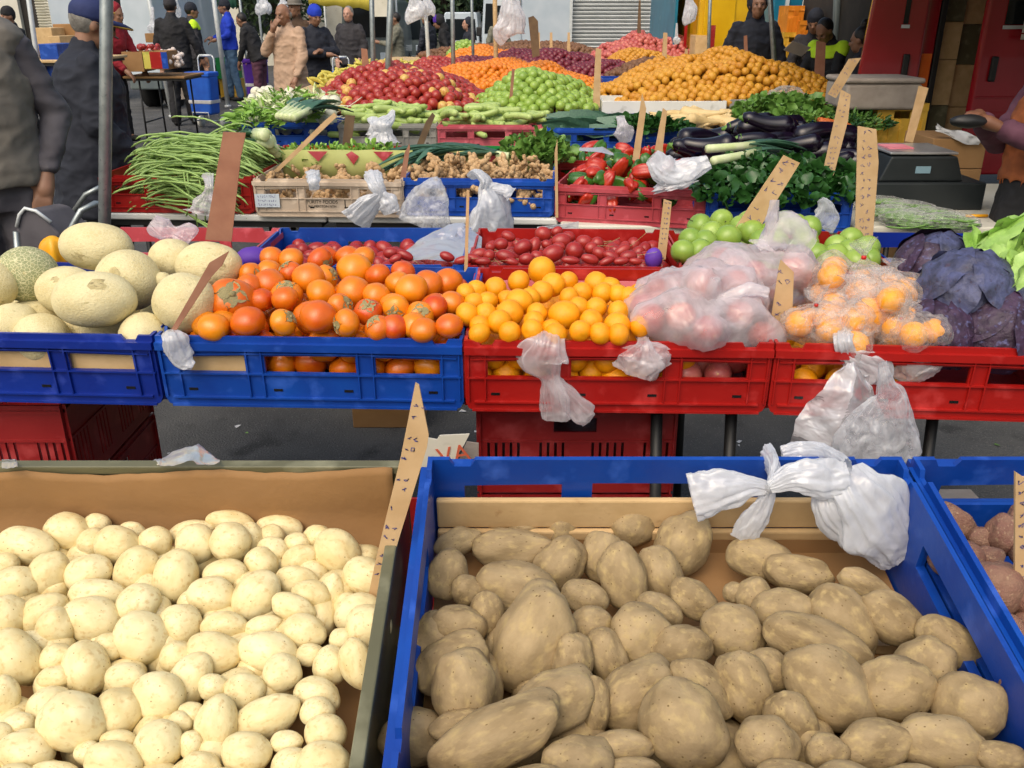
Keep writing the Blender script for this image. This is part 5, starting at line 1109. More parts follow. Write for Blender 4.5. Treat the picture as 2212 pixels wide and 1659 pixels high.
sheet([[(1830,692,1.85),(1870,684,1.85),(1905,700,1.85)],[(1850,722,1.82),(1880,724,1.82),(1900,714,1.82)]],'white scrap of bag on top of the red crate rim, above the knot',seed=29,amp=.008)
sheet([[(1160,490,2.9),(1250,478,2.9)],[(1160,500,2.9),(1250,498,2.9)]],'flat white edge of a bag behind the tamarillos',seed=30,amp=.004)
# ---------------- bagged fruit
def film_hull(cs,r,seed,infl=.010,sub=4,wr=.012):
    c0=sum(cs,Vector())/len(cs); V,Fc=ICO[sub]; N=len(V); rad=[]
    for v in V:
        d=Vector(v); best=0; sup=max((c-c0).dot(d)+r for c in cs)
        for c in cs:
            q=c-c0; bq=q.dot(d); disc=(r*1.02)**2-q.dot(q)+bq*bq
            if disc>0: best=max(best,bq+math.sqrt(disc))
        rad.append(.55*max(best,.5*sup)+.45*sup*.93)
    adj=[[] for _ in range(N)]
    for f in Fc:
        for i in range(3): adj[f[i]].append(f[(i+1)%3])
    bst=[]
    for v in V:
        d=Vector(v); best=0
        for c in cs:
            q=c-c0; bq=q.dot(d); disc=(r*1.06)**2-q.dot(q)+bq*bq
            if disc>0: best=max(best,bq+math.sqrt(disc))
        bst.append(best)
    for _ in range(2): rad=[max(bst[i],.5*rad[i]+.5*sum(rad[j] for j in adj[i])/len(adj[i])) for i in range(N)]
    vs=[]
    for v,q in zip(V,rad):
        d=Vector(v); w=1-2*abs(noise.noise(d*3.5+Vector((seed,0,0)))); w2=1-2*abs(noise.noise(d*8+Vector((0,seed,0))))
        vs.append(c0+d*(q+infl*.6+wr*max(0,w*.6+w2*.3)))
    return vs,Fc
def bagged(name,fname,label,flabel,cat,group,spots,size,meshset,fm,seed,tails,knotpx,Yk,fgroup,tie=None,wr=.012,cen=None,n=7,spread=.05):
    r=random.Random(seed); c=cen; cs=[]
    for i in range(n):
        for t in range(60):
            d=Vector((r.gauss(0,1),r.gauss(0,.8),r.gauss(0,.6))).normalized()*spread*r.uniform(.4,1.25); d=Vector((d.x*spots[0],d.y*.9,d.z*spots[1])); p=c+d
            if all((p-q).length>size*1.7 for q in cs): break
        cs.append(p)
    for p in cs:
        o=inst(fname,r.choice(meshset),p,rrot(r),size*r.uniform(.93,1.05)); tag(o,flabel,cat,fgroup)
    vs,fc=film_hull(cs,size,seed,wr=wr); root=empty(name,tuple(c)); tag(root,label,'plastic bag',group)
    b=MB(); b.add([v-c for v in vs],fc,True); b.build('bag_film',fm,root)
    b=MB()
    for i,t in enumerate(tails): bag_tube(t,Yk,seed*5+i,mb=b,flat=.5,pl=6,amp=.22,n=26)
    b.v=[tuple(Vector(v)-c) for v in b.v]; b.build('gathered_neck',fm,root)
    if tie:
        k=at_y(tie[0],tie[1],Yk); w=tie[2]*(k-CAM).dot(VF)/F; b=MB(); b.tube([k-c-Vector((0,0,w*.7)),k-c+Vector((0,0,w*.7))],w,12); b.build('tie','wire_tie',root)
pinkf=[apple_me(i,'pink_apple_skin') for i in range(3)]
def bp(px,py,z): return at_z(px,py,z)
def bpr(px,py,z,r):
    d=ray(px,py); p=at_z(px,py,z); t=max((p-CAM).dot(VF),0)
    for _ in range(40):
        q=CAM+d*t
        if q.y<rim_y(q.x)+r*.98: t+=.008
    return CAM+d*t
PB=[((1470,640),1.00,(1.6,.8),.085,11,[[(1660,640,6),(1640,650,14),(1610,665,14),(1560,680,30)]],'long translucent bag of pink fruit behind the tied one, left of the pointed stake'),
    ((1625,598),1.02,(1.6,.7),.072,11,[[(1673,432,8),(1668,480,12),(1660,515,10),(1650,535,30)],[(1640,540,10),(1700,500,40),(1740,540,40)]],'translucent bag of pink fruit on top with its handle standing straight up'),
    ((1520,695),.975,(1.5,.6),.08,9,[[(1545,600,10),(1533,640,9),(1522,670,14),(1500,690,50)],[(1600,690,16),(1570,668,12),(1525,668,14)],[(1525,668,10),(1575,640,12),(1620,625,14),(1660,632,10)]],'white bag of pink fruit in front with a bow of knotted handles'),
    ((1610,640),.99,(1.4,.8),.075,8,[[(1640,610,10),(1620,630,20)]],'translucent bag of pink fruit resting against the pointed stake')]
for i,((px,py),z,sc,sp,n_,tl_,lb) in enumerate(PB):
    c=bpr(px,py,z,.085); bagged('bag_of_fruit','pink_fruit',lb,'pink fruit inside a translucent bag in the red crate','fruit',None,sc,.033,pinkf,'pinkish_bag',60+i,tl_,None,c.y-.02,'pink fruit inside translucent bags',cen=c,n=n_,spread=sp,wr=.02)
MBG=[((1765,695),.985,'front left, with a red tie on top',(1763,659,4.5)),((1830,615),1.03,'top of the pile, with a red tie above',(1866,556,5.5)),((1835,655),1.0,'middle of the pile',None),((1900,690),.985,'right of the front one',(1946,688,4)),((1925,620),1.02,'upper right beside the cabbage',None),((1955,710),.975,'lowest at the right by the cabbage',None),((1835,700),.975,'low, behind the white scrap',None),((1890,640),1.01,'between the top and right ones',None)]
for i,((px,py),z,lb,tie) in enumerate(MBG):
    c=bpr(px,py,z,.075); tl_=[[(tie[0]-2,tie[1]-38,24),(tie[0],tie[1]-18,15),(tie[0],tie[1],5),(tie[0],tie[1]+18,24),(tie[0]+2,tie[1]+34,40)]] if tie else [[(px+6,py-60,26),(px+3,py-42,8),(px,py-20,28)]]
    bagged('bag_of_mandarins','bagged_mandarin','clear bag of mandarins, '+lb,'orange mandarin inside a clear bag','mandarin',None,(1.0,.8),.029,cit,'clear_bag',80+i,tl_,None,c.y-.03,'mandarins inside clear bags',tie=tie,cen=c,n=6,spread=.052)
crate_fill(A4,.030,cit,'bagged_mandarin','mandarin low in the right red crate','mandarin','mandarins low in the right red crate',31,layers=1,z0=.06,xr=(-.85,.1))
crate_fill(A3,.034,pinkf,'pink_fruit','pink fruit low in the red mandarin crate','fruit','pink fruit low in the red crate',32,layers=1,z0=.07,xr=(.5,.98))
# ---------------- cabbages, lettuce
def leafy_head(name,label,cat,c,r,mat1,mat2,seed,n=12,spread=1.25,wav=.05,openn=.25,axis=(0,0,1)):
    rr=random.Random(seed); root=empty(name,tuple(c)); tag(root,label,cat); b=MB(); b.ball((0,0,0),(r*.86,)*3,3,lambda v:1+.06*noise.noise(v*3)); b.build('heart',mat1,root)
    b=MB(); b2=MB()
    for k in range(n):
        a=k*2.4+rr.uniform(-.3,.3); el=rr.uniform(-.2,.9); ax=Vector((math.cos(a)*math.cos(el),math.sin(a)*math.cos(el),math.sin(el))); s=ax.orthogonal().normalized(); t=ax.cross(s); vs=[];m=14; R_=r*(.92+.016*k)
        ang=rr.uniform(.7,1.0)*spread*.75; rot=rr.uniform(0,6)
        vs.append(ax*R_)
        for i in range(1,m+1):
            th=ang*i/m
            for j in range(32):
                ph=2*PI*j/32+rot; flare=openn*max(0,(i/m-.6))*(.6+.6*math.cos(ph)); w=wav*math.sin(ph*9+seed+k)*max(0,i/m-.45)+.02*noise.noise((math.cos(ph)*3,math.sin(ph)*3,i*.5+k))+.010*math.sin(ph*14)*(i/m)*.4
                d=ax*math.cos(th)+(s*math.cos(ph)+t*math.sin(ph))*math.sin(th); vs.append(d*R_*(1+flare+w))
        fs=[(0,1+j,1+(j+1)%32) for j in range(32)]+[(1+(i-1)*32+j,1+i*32+j,1+i*32+(j+1)%32,1+(i-1)*32+(j+1)%32) for i in range(1,m) for j in range(32)]
        (b if k%2 else b2).add(vs,fs,True)
    b.build('outer_leaves',mat1,root); b2.build('outer_leaves',mat2,root)
leafy_head('red_cabbage','dark red cabbage at the back beside the green apples','cabbage',bp(2010,585,1.01),.088,'cabbage_purple','cabbage_bloom',1)
leafy_head('red_cabbage','bluish bloom-covered red cabbage in the middle, the largest one','cabbage',bpr(2085,640,1.02,.17),.10,'cabbage_bloom','cabbage_bloom',2,n=13,wav=.10)
leafy_head('red_cabbage','bluish cabbage tucked behind the largest one, under the lettuce','cabbage',bpr(2185,665,1.0,.2),.09,'cabbage_bloom','cabbage_purple',12,n=13,wav=.10)
leafy_head('red_cabbage','purple red cabbage at the front right of the red crate','cabbage',bpr(2150,722,.955,.09),.09,'cabbage_purple','cabbage_purple',3)
leafy_head('red_cabbage','dark cabbage low between the bagged mandarins and the purple one','cabbage',bpr(2020,725,.94,.085),.08,'cabbage_purple','cabbage_purple',4)
leafy_head('red_cabbage','bluish cabbage behind the front purple one at the right edge','cabbage',bpr(2250,700,1.0,.10),.10,'cabbage_bloom','cabbage_purple',5)
leafy_head('lettuce','bright green curly lettuce at the right edge above the cabbages','lettuce',bp(2190,585,1.045),.095,'lettuce_leaf','lettuce_leaf',6,n=16,wav=.14,openn=.8,spread=1.1)
leafy_head('lettuce','bright green lettuce half out of the picture at the right','lettuce',bp(2290,630,1.03),.11,'lettuce_leaf','lettuce_leaf',7,n=16,wav=.14,openn=.8,spread=1.1)
o=inst('tomato',pr[0],bp(2105,560,1.02),(0,0,0),.03); tag(o,'small red tomato between the cabbage and the lettuce','tomato')
# yellow squash and purple trays
b=MB(); b.ball((0,0,0),(.035,.03,.05),3,lambda v:1+.2*math.cos(5*math.atan2(v.y,v.x))*(1-v.z*v.z)); o=b.build('squash','squash_yellow'); o.location=bp(118,548,.99); tag(o,'small bright yellow ribbed squash behind the melons','squash')
b=MB(); b.ball((0,0,0),(.05,.04,.03),3,lambda v:1+.05*noise.noise(v*3)); o=b.build('aubergine','purple_card'); o.location=bp(548,556,.965); tag(o,'bright purple packed tray lump behind the persimmons','fruit tray')
b=MB(); b.ball((0,0,0),(.025,.02,.03),3,lambda v:1+.05*noise.noise(v*3)); o=b.build('purple_fruit_tray','purple_card'); o.location=bp(1412,558,.965); tag(o,'purple moulded tray corner beside the tamarillos','fruit tray')
# cardboard seen inside A1/A2 windows, pink sheet in A3
for c_,x0,x1,z1_,mt,lb,yy in ((A1,-.47,.47,.125,'pale_cardboard','cardboard lining along the front of the melon crate',-1),(A2,-.42,-.18,.125,'pale_cardboard','cardboard lining behind the left window of the persimmon crate',-1),(A3,-.46,.46,.14,'pink_card','pink card lining at the back of the mandarin crate',1)):
    b=MB(); b.box(x0*c_.w,x1*c_.w,-.0015,.0015,.02,z1_); o=b.build('card_lining',mt); o.matrix_world=c_.M@Matrix.Translation((0,yy*(c_.d/2-.016),0)); tag(o,lb,'cardboard')
# lettered carton behind the near stall
k_=card([(900,1012),(922,946),(944,950),(950,941),(1014,938),(1003,960),(976,1003)],1.66,'torn white carton flap printed with red letters between the near crates','cream_plastic',write=False,thick=.004,name='carton_flap',cat='carton')
text_on('VA',.055,(.042,-.0012,.032),Euler((PI/2,-.2,0)),'ink_red',k_)
k_=card([(985,1010),(1008,955),(1034,958),(1034,1012)],1.72,'grey carton flap behind the torn white one','foam_white',write=False,thick=.004,name='carton_flap',cat='carton')
# things at the right table
def scale():
    c=at_z(2000,462,.735); c.y+=.16; root=empty('weighing_scale',(c.x,c.y+.12,.735)); tag(root,'black bench scale with a steel tray and pale display on the right table','scale')
    b=MB(); b.prism([(-.20,.0),(.20,0),(.155,.115),(-.155,.115)],-.17,.17); o=b.build('body','scale_black',root); o.location=(0,0,.13); bevel(o,.008,3)
    b=MB(); b.box(-.16,.16,-.16,.17,.0,.012); o=b.build('tray','steel',root); o.location=(0,0,.252); bevel(o,.005,3)
    b=MB(); b.box(-.035,.035,-.0035,0,-.016,.016); o=b.build('display','lcd',root); o.location=(.0,-.1705,.185)
    b=MB(); b.tube([(-.12,0,.246),(-.12,0,.251)],.02,12); b.build('foot','black_metal',root)
    b=MB(); b.box(-.25,.27,-.20,.20,0,.128); o=b.build('cash_box','scale_black'); o.location=(c.x+.03,c.y+.12,.7355); tag(o,'flat black cash box under the scale','box'); bevel(o,.008,3)
    b=MB(); b.box(-.07,.05,-.06,.08,0,.006); o=b.build('paper_slip','pink_card'); o.location=(c.x-.06,c.y+.12,1.0); tag(o,'pink paper slip lying on the scale tray','paper')
scale()
gbean=[]
for q_ in range(3):
    b=MB(); b.tube([((i/10-.5),.10*math.sin(PI*i/10+q_*.2),0) for i in range(11)],[.015]+[.045]*9+[.01],7); gbean.append(b.mesh('green_bean','leaf_green'))
for k,(px,py) in enumerate(((1925,465),(1965,478),(2010,470),(1905,445),(2050,482),(1960,455))):
    c=at_z(px,py,.76); r_=random.Random(k); 
    for q in range(34):
        o=inst('green_bean',gbean[q%3],c+Vector((r_.uniform(-.03,.03),r_.uniform(-.045,.045),r_.uniform(-.015,.025))),Euler((r_.uniform(0,6),r_.uniform(-.12,.12),r_.uniform(-.3,.1)-.25)),(.17,.11,.11)); tag(o,'dark green bean in the clear bags in front of the scale','bean','beans in clear bags by the scale')
    b=MB(); b.ball((0,0,0),(.13,.06,.045),4,lambda v:1+.12*noise.noise(v*4+Vector((k,0,0)))-.08*abs(noise.noise(v*9))); o=b.build('bag_of_beans','clear_bag'); o.location=c+Vector((0,0,.005)); o.rotation_euler=(0,0,-.25); tag(o,'clear bag of green beans on the cream table before the scale','plastic bag','clear bags of beans by the scale')
b=MB(); b.tube([(-.05,0,0),(.05,0,0)],.007,8); o=b.build('marker_pen','squash_yellow'); o.location=at_z(2110,466,.745); tag(o,'yellow marker pen lying on the cream table','pen')
b=MB(); b.box(-.04,.04,-.03,.03,0,.008); o=b.build('notepad','white_paint'); o.location=at_z(2160,467,.7375); tag(o,'small white notepad beside the yellow pen','notepad')
# clear film around greens
for k,(px,py,z,s) in enumerate(((1700,215,1.05,.13),)):
    b=MB(); b.ball((0,0,0),(s*1.1,s*.8,s*.7),4,lambda v:1+.16*noise.noise(v*2.5+Vector((k,0,0)))-.10*abs(noise.noise(v*7+Vector((k,2,0))))); o=b.build('clear_wrap','clear_bag'); o.location=at_z(px,py,z); tag(o,['clear film over the biggest celery heap','clear film at the left of the wrapped celery','clear film at the right of the wrapped celery','clear wrap in front of the aubergines by the tall stake','small clear wrap at the right end of the spinach'][k],'plastic wrap')
TMP=bpy.data.scenes.new('tmp')
# ================================================================ people
def cap(b,p,r0,q,r1,n=14):
    p=Vector(p);q=Vector(q); d=(q-p); L_=d.length; m=max(3,int(L_/.022)); n=n if max(r0,r1)<.03 else 20; pts=[];rad=[]
    if L_<1e-4: b.ball(p,r0,2); return
    d.normalize()
    for k in range(4): a=PI/2*(k/4); pts.append(p-d*r0*math.cos(a)); rad.append(max(.001,r0*math.sin(a)))
    pts.append(p); rad.append(r0)
    for k in range(1,m): u=k/m; pts.append(p.lerp(q,u)); rad.append(r0+(r1-r0)*u)
    pts.append(q); rad.append(r1)
    for k in range(1,5): a=PI/2*(k/4); pts.append(q+d*r1*math.sin(a)); rad.append(max(.001,r1*math.cos(a)))
    b.tube(pts,rad,n)
def rings(b,R_,n=36):   # (z,rx,ry,cy)
    Q=[]
    for A,B in zip(R_,R_[1:]):
        k=max(1,int(abs(B[0]-A[0])/.025+.5))
        for i in range(k): Q.append([A[j]+(B[j]-A[j])*i/k for j in range(4)])
    Q.append(list(R_[-1])); z0,rx,ry,cy=Q[0]; z1,sx,sy,dy=Q[-1]
    Q=[[z0,rx*f,ry*f,cy] for f in (.02,.2,.4,.6,.8)]+Q+[[z1,sx*f,sy*f,dy] for f in (.8,.6,.4,.2,.02)]
    vs=[]
    for z,rx,ry,cy in Q:
        for k in range(n): a=2*PI*k/n; vs.append((rx*math.cos(a),cy+ry*math.sin(a),z))
    m=len(Q); b.add(vs,[(i*n+k,i*n+(k+1)%n,(i+1)*n+(k+1)%n,(i+1)*n+k) for i in range(m-1) for k in range(n)]+[tuple(range(n-1,-1,-1)),tuple((m-1)*n+k for k in range(n))],True)
def fuse(b,name,material,parent,vox,wr=0,sm=4,seed=0):
    me=b.mesh(name+'_t',None); o=bpy.data.objects.new(name,me); TMP.collection.objects.link(o)
    m=o.modifiers.new('r','REMESH'); m.mode='VOXEL'; m.voxel_size=vox; m.use_smooth_shade=True
    s=o.modifiers.new('s','SMOOTH'); s.iterations=sm; s.factor=.5
    with bpy.context.temp_override(scene=TMP,view_layer=TMP.view_layers[0]):
        dg=bpy.context.evaluated_depsgraph_get(); me2=bpy.data.meshes.new_from_object(o.evaluated_get(dg))
    bpy.data.objects.remove(o)
    if wr:
        N_=len(me2.vertices); co=np.empty(N_*3); no=np.empty(N_*3); me2.vertices.foreach_get('co',co); me2.vertices.foreach_get('normal',no); co=co.reshape(-1,3); no=no.reshape(-1,3)
        am=[]
        for c in co.tolist():
            q=Vector((c[0]*7+seed,c[1]*7,c[2]*10)); f=1-abs(noise.noise(q))*3.2; f2=1-abs(noise.noise(Vector((c[0]*14,c[1]*14+seed,c[2]*22))))*3; am.append(max(-1,f)*.55+max(-1,f2)*.25-.2)
        co+=no*(np.array(am)[:,None])*wr; me2.vertices.foreach_set('co',co.ravel()); me2.update()
    me2.materials.clear(); me2.materials.append(M[material]); me2.polygons.foreach_set('use_smooth',[True]*len(me2.polygons)); me2.name=name
    k=bpy.data.objects.new(name,me2); COL.objects.link(k); k.parent=parent; return k
def hand(b,w,d,side,curl=.5,s=1.0):
    """palm, four unequal fingers and a thumb leaving the side of the palm; w wrist point, d pointing direction"""
    d=Vector(d).normalized(); ref=Vector((0,0,1)) if abs(d.z)<.8 else Vector((0,1,0)); a=d.cross(ref).normalized(); nrm=a.cross(d).normalized(); w=Vector(w)
    cap(b,w,.027*s,w+d*.045*s,.032*s); 
    for k in (-1.2,-.4,.4,1.2): cap(b,w+d*.03*s+a*.012*k*s,.017*s,w+d*.088*s+a*.017*k*s,.013*s,8)
    for k,L_ in ((-1.5,.058),(-.5,.070),(.5,.075),(1.5,.066)):
        p=w+d*.088*s+a*.0165*k*s; dd=d; 
        for j,fr in enumerate((.5,.3,.22)):
            ang=curl*(j+.6)*.9; q=p+(d*math.cos(ang)-nrm*math.sin(ang))*L_*fr*s; cap(b,p,.0098*s-.0008*j,q,.0090*s-.0008*j,8); p=q
    p=w+d*.028*s-a*.024*s*side; q=p+(d*.6-a*.75*side-nrm*.25)*.040*s; cap(b,p,.013*s,q,.011*s,8); cap(b,q,.011*s,q+(d*.85-a*.3*side-nrm*.3*curl)*.032*s,.009*s,8)
def person(label,px,D,H,face,skin,top,bottom,hair='hair_dark',hat=None,hatm=None,lean=0,L=None,Rr=None,hem=.86,sleeve=True,coat=0,vest=None,vox=.012,legs=(.10,.0),headyaw=0,headpitch=0,bulk=1.0,hood=False,grip=(None,None),hairstyle='short',shoes='rubber',glasses=False,trim=None,x=None,z=0,seed=1,apron=None,scarf=None,kneel=0):
    """face: heading in degrees, 0 looks away from the camera, 180 towards it, 90 to picture left, -90 to picture right"""
    X=at_y(px,300,D).x if x is None else x; root=empty('person',(X,D,z)); root.rotation_euler=(0,0,R(face)); root['label']=label; root['category']='person'
    s=H/1.75; root.scale=(s,s,s)
    hp=Vector((0,0,.93)); RL=Matrix.Translation(hp)@Matrix.Rotation(-lean,4,'X')@Matrix.Translation(-hp)
    def U(p): return RL@Vector(p)
    LE,LH=L or ((-.25,.0,1.14),(-.26,.10,.90)); RE,RH=Rr or ((.25,.0,1.14),(.26,.10,.90))
    sh={-1:Vector((-.175,-.01,1.42)),1:Vector((.175,-.01,1.42))}
    hc=Vector((0,.035,1.615)); HR=Matrix.Translation(Vector((0,.0,1.53)))@Euler((-headpitch,0,headyaw)).to_matrix().to_4x4()@Matrix.Translation(Vector((0,0,-1.53)))
    def Hd(p): return RL@(HR@Vector(p))
    # body (skin): head, neck, arms, hands, torso and legs in one surface
    b=MB()
    hb=MB(); hb.ball(hc+Vector((0,-.012,.02)),(.076,.093,.10),3); hb.ball(hc+Vector((0,.022,-.045)),(.058,.066,.072),3); hb.ball(hc+Vector((0,.055,-.088)),(.026,.022,.022),2)
    cap(hb,hc+Vector((0,.078,.018)),.010,hc+Vector((0,.100,-.020)),.015,8); hb.ball(hc+Vector((0,.074,.030)),(.052,.014,.011),2)
    hb.ball(hc+Vector((0,.080,-.055)),(.024,.010,.008),2); hb.ball(hc+Vector((0,.080,-.066)),(.020,.009,.007),2)
    for q in (-1,1): hb.ball(hc+Vector((q*.038,.062,-.02)),(.022,.02,.02),2); hb.ball(hc+Vector((q*.079,-.008,-.004)),(.010,.020,.031),2)
    hb.v=[tuple(HR@Vector(v)) for v in hb.v]; b.add(hb.v,hb.f,True)
    cap(b,(0,-.012,1.44),.062,tuple(HR@Vector((0,.0,1.56))),.053)
    rings(b,[(.86,.13,.09,0),(1.0,.125,.085,0),(1.2,.14,.09,0),(1.38,.15,.085,0),(1.45,.08,.06,-.01)])
    arms={}
    for q,E,Hh in ((-1,LE,LH),(1,RE,RH)):
        E=Vector(E);Hh=Vector(Hh); cap(b,sh[q],.042,E,.036); d=(Hh-E).normalized(); cap(b,E,.036,Hh,.025); arms[q]=(E,Hh,d)
        hand(b,Hh+d*.01,d,q,curl=.55,s=1.05 if vox<.01 else 1.15)
    b.v=[tuple(RL@Vector(v)) for v in b.v]
    hips={-1:Vector((-.09,0,.90)),1:Vector((.09,0,.90))}; st,stag=legs; LG={}
    for q in (-1,1):
        ky=stag*q*.5; K=Vector((q*(st*.9+.0),ky+.02,.49)); A=Vector((q*st*1.05,stag*q,.085)); LG[q]=(K,A)
        cap(b,hips[q],.07,K,.05); cap(b,K,.05,A,.036); cap(b,A,.036,A+Vector((0,.10,-.045)),.03)
    fuse(b,'body',skin,root,vox,sm=2)
    b=MB()
    for q in (-1,1): b.ball(Hd(hc+Vector((q*.030,.083,.010))),(.0105,.006,.006),2)
    b.build('eyes','eye_dark',root)
    # trousers
    b=MB(); rings(b,[(.80,.145*bulk,.115*bulk,0),(.9,.165*bulk,.125*bulk,0),(1.0,.155*bulk,.115*bulk,0),(1.04,.14*bulk,.10*bulk,0)])
    for q in (-1,1): K,A=LG[q]; cap(b,hips[q]+Vector((0,0,-.03)),.098*bulk,K,.074*bulk); cap(b,K,.074*bulk,A+Vector((0,0,.02)),.066*bulk)
    fuse(b,'trousers',bottom,root,vox,wr=.011,seed=seed)
    for q in (-1,1):
        K,A=LG[q]; b=MB(); b.ball(A+Vector((0,.055,-.045)),(.047,.135,.042),3); b.ball(A+Vector((0,-.01,-.01)),(.045,.055,.05),2); fuse(b,'shoe',shoes,root,max(vox,.01))
    # upper clothing
    b=MB(); k=bulk; base=[(hem,.185*k+coat*.10,.14*k+coat*.06,0),(hem+.015,.19*k+coat*.10,.145*k+coat*.06,0),(.98,.185*k+coat*.05,.14*k+coat*.03,0),(1.12,.178*k,.132*k,.005),(1.28,.19*k,.135*k,.0),(1.38,.185*k,.115*k,-.005),(1.44,.13*k,.09*k,-.01),(1.485,.078,.072,-.012)]
    rings(b,base,24)
    for q in (-1,1):
        E,Hh,d=arms[q]; cap(b,sh[q]+Vector((-q*.012,0,-.012)),.066*min(k,1.15),E,.055*k)
        if sleeve: cap(b,E,.056*k,Hh-d*.035,.043*k)
    cap(b,(0,-.015,1.45),.075,(0,-.01,1.50),.068)
    if not vest:
        b.v=[tuple(RL@Vector(v)) for v in b.v]; fuse(b,'jacket',top,root,vox,wr=.014,seed=seed+3)
    else:
        b.v=[tuple(RL@Vector(v)) for v in b.v]; fuse(b,'shirt',top,root,vox,wr=.012,seed=seed+3)
        b=MB(); rings(b,[(z_,rx*1.10,ry*1.16,cy) for z_,rx,ry,cy in base[:5]]+[(1.38,.170*k,.145*k,-.005),(1.46,.125*k,.112*k,-.01),(1.50,.095,.09,-.012)],24)
        for q in (-1,1): b.ball(sh[q]+Vector((-q*.04,0,.01)),(.082,.10,.078),2)
        b.v=[tuple(RL@Vector(v)) for v in b.v]; fuse(b,'vest',vest,root,vox,wr=.010,seed=seed+5)
    if trim:   # reflective shoulder panel
        b=MB(); rings(b,[(1.33,.200*k,.142*k,0),(1.40,.193*k,.128*k,-.005),(1.455,.12*k,.10*k,-.01)],24)
        for q in (-1,1): cap(b,sh[q],.074*k,sh[q].lerp(arms[q][0],.15),.070*k)
        b.v=[tuple(RL@Vector(v)) for v in b.v]; fuse(b,'reflective_panel',trim,root,vox,wr=.006,seed=seed)
    if apron:
        b=MB(); rings(b,[(.55,.20,.17,.03),(.8,.20,.17,.02),(1.02,.195,.158,.01)],24); b.v=[tuple(RL@Vector(v)) for v in b.v]; fuse(b,'apron',apron,root,vox,wr=.01)
    # hair, hats
    h=hc+Vector((0,-.012,.02))
    def headpart(fn,name,material,vx=.008,wr=0):
        m_=MB(); fn(m_); m_.v=[tuple(Hd(v)) for v in m_.v]; return fuse(m_,name,material,root,max(vx,vox*.75),wr=wr)
    if hairstyle=='bun': headpart(lambda m_:(m_.ball(h+Vector((0,-.02,.012)),(.086,.094,.106),3),m_.ball(h+Vector((0,-.05,.135)),(.045,.045,.042),2)),'hair',hair,wr=.006)
    elif hairstyle=='long': headpart(lambda m_:(m_.ball(h+Vector((0,-.022,.008)),(.088,.098,.108),3),rings(m_,[(1.38,.07,.03,-.10),(1.5,.09,.05,-.09),(1.62,.085,.06,-.06)],16)),'hair',hair,wr=.008)
    elif hairstyle=='short': headpart(lambda m_:(m_.ball(h+Vector((0,-.020,.012)),(.082,.092,.100),3)),'hair',hair,wr=.004)
    elif hairstyle=='bald': headpart(lambda m_:(m_.ball(h+Vector((0,-.052,-.035)),(.079,.055,.055),3)),'hair',hair)
    if hat=='beanie': headpart(lambda m_:(m_.ball(h+Vector((0,-.006,.035)),(.087,.104,.100),3),rings(m_,[(h.z+.0,.088,.105,h.y-.006),(h.z+.03,.09,.107,h.y-.006)],20)),'beanie',hatm,wr=.004)
    if hat=='cap':
        headpart(lambda m_:(m_.ball(h+Vector((0,-.004,.045)),(.094,.112,.083),3),rings(m_,[(h.z+.015,.092,.110,h.y-.004),(h.z+.05,.094,.112,h.y-.004)],20)),'cap',hatm)
        pk=MB(); n=14; vs=[]
        for i in range(n+1):
            a=PI*(i/n); 
            for rr_,dz in ((1.0,.0),(1.55,-.006),(1.95,-.022)): vs.append(Hd(Vector((h.x+.086*math.cos(a)*min(rr_,1.08),h.y+.07+.075*math.sin(a)*(rr_*1.15-.9)*1.35,h.z+.022+dz))))
        pk.add(vs,[(i*3+j,(i+1)*3+j,(i+1)*3+j+1,i*3+j+1) for i in range(n) for j in range(2)],True); o=pk.build('peak',hatm,root); m_=o.modifiers.new('s','SOLIDIFY'); m_.thickness=.006
        pk=MB(); pk.tube([vs[i*3+2] for i in range(n+1)],.0045,6); pk.build('peak_trim','gold_trim',root)
        pk=MB(); 
        for a in (.6,1.5,2.6,3.9): pk.ball(Hd(h+Vector((.090*math.cos(a),.108*math.sin(a),.065))),(.007,.007,.006),1)
        pk.build('stars','gold_trim',root)
    if hat=='brim': headpart(lambda m_:(m_.ball(h+Vector((0,0,.05)),(.088,.104,.085),3),rings(m_,[(h.z+.018,.135,.155,h.y),(h.z+.030,.130,.150,h.y)],24)),'hat',hatm)
    if hood: 
        def hd(m_):
            n=20
            m_.ball(h+Vector((0,-.035,.015)),(.105,.105,.125),3); cap(m_,h+Vector((0,-.07,-.10)),.085,(0,-.05,1.46),.10)
        headpart(hd,'hood',top,wr=.008)
    if glasses:
        g_=MB()
        for q in (-1,1): g_.tube([Hd(hc+Vector((q*.034+.02*math.cos(a),.096,.012+.016*math.sin(a)))) for a in [k_*PI/6 for k_ in range(13)]],.0022,5); g_.tube([Hd(hc+Vector((q*.056,.094,.014))),Hd(hc+Vector((q*.084,.0,.014)))],.0022,5)
        g_.build('glasses','black_metal',root)
    if scarf:
        def sc(m_):
            for k_ in range(16): a=k_/15*2*PI; m_.ball((.10*math.cos(a),.085*math.sin(a)-.0,1.475+.02*math.sin(a*3)),(.05,.05,.045),2)
            for q,x0 in ((1,.07),(-1,-.05)): cap(m_,(x0,.12,1.46),.05,(x0*1.3,.17,1.12),.055); cap(m_,(x0*1.3,.17,1.12),.055,(x0*1.6,.19,.86),.06)
        m_=MB(); sc(m_); m_.v=[tuple(RL@Vector(v)) for v in m_.v]; fuse(m_,'scarf',scarf,root,vox,wr=.02)
    return root
down=((-.24,.0,1.14),(-.25,.06,.90))
person('man in a taupe vest and grey shirt at the left edge, hand in pocket',-38,3.72,1.84,205,'skin_mid','cloth_grey','cloth_grey',vest='cloth_taupe',L=((-.27,-.03,1.15),(-.20,.06,.93)),Rr=((.27,-.02,1.15),(.20,.06,.92)),hem=.90,bulk=1.02,vox=.010,hairstyle='short',seed=1)
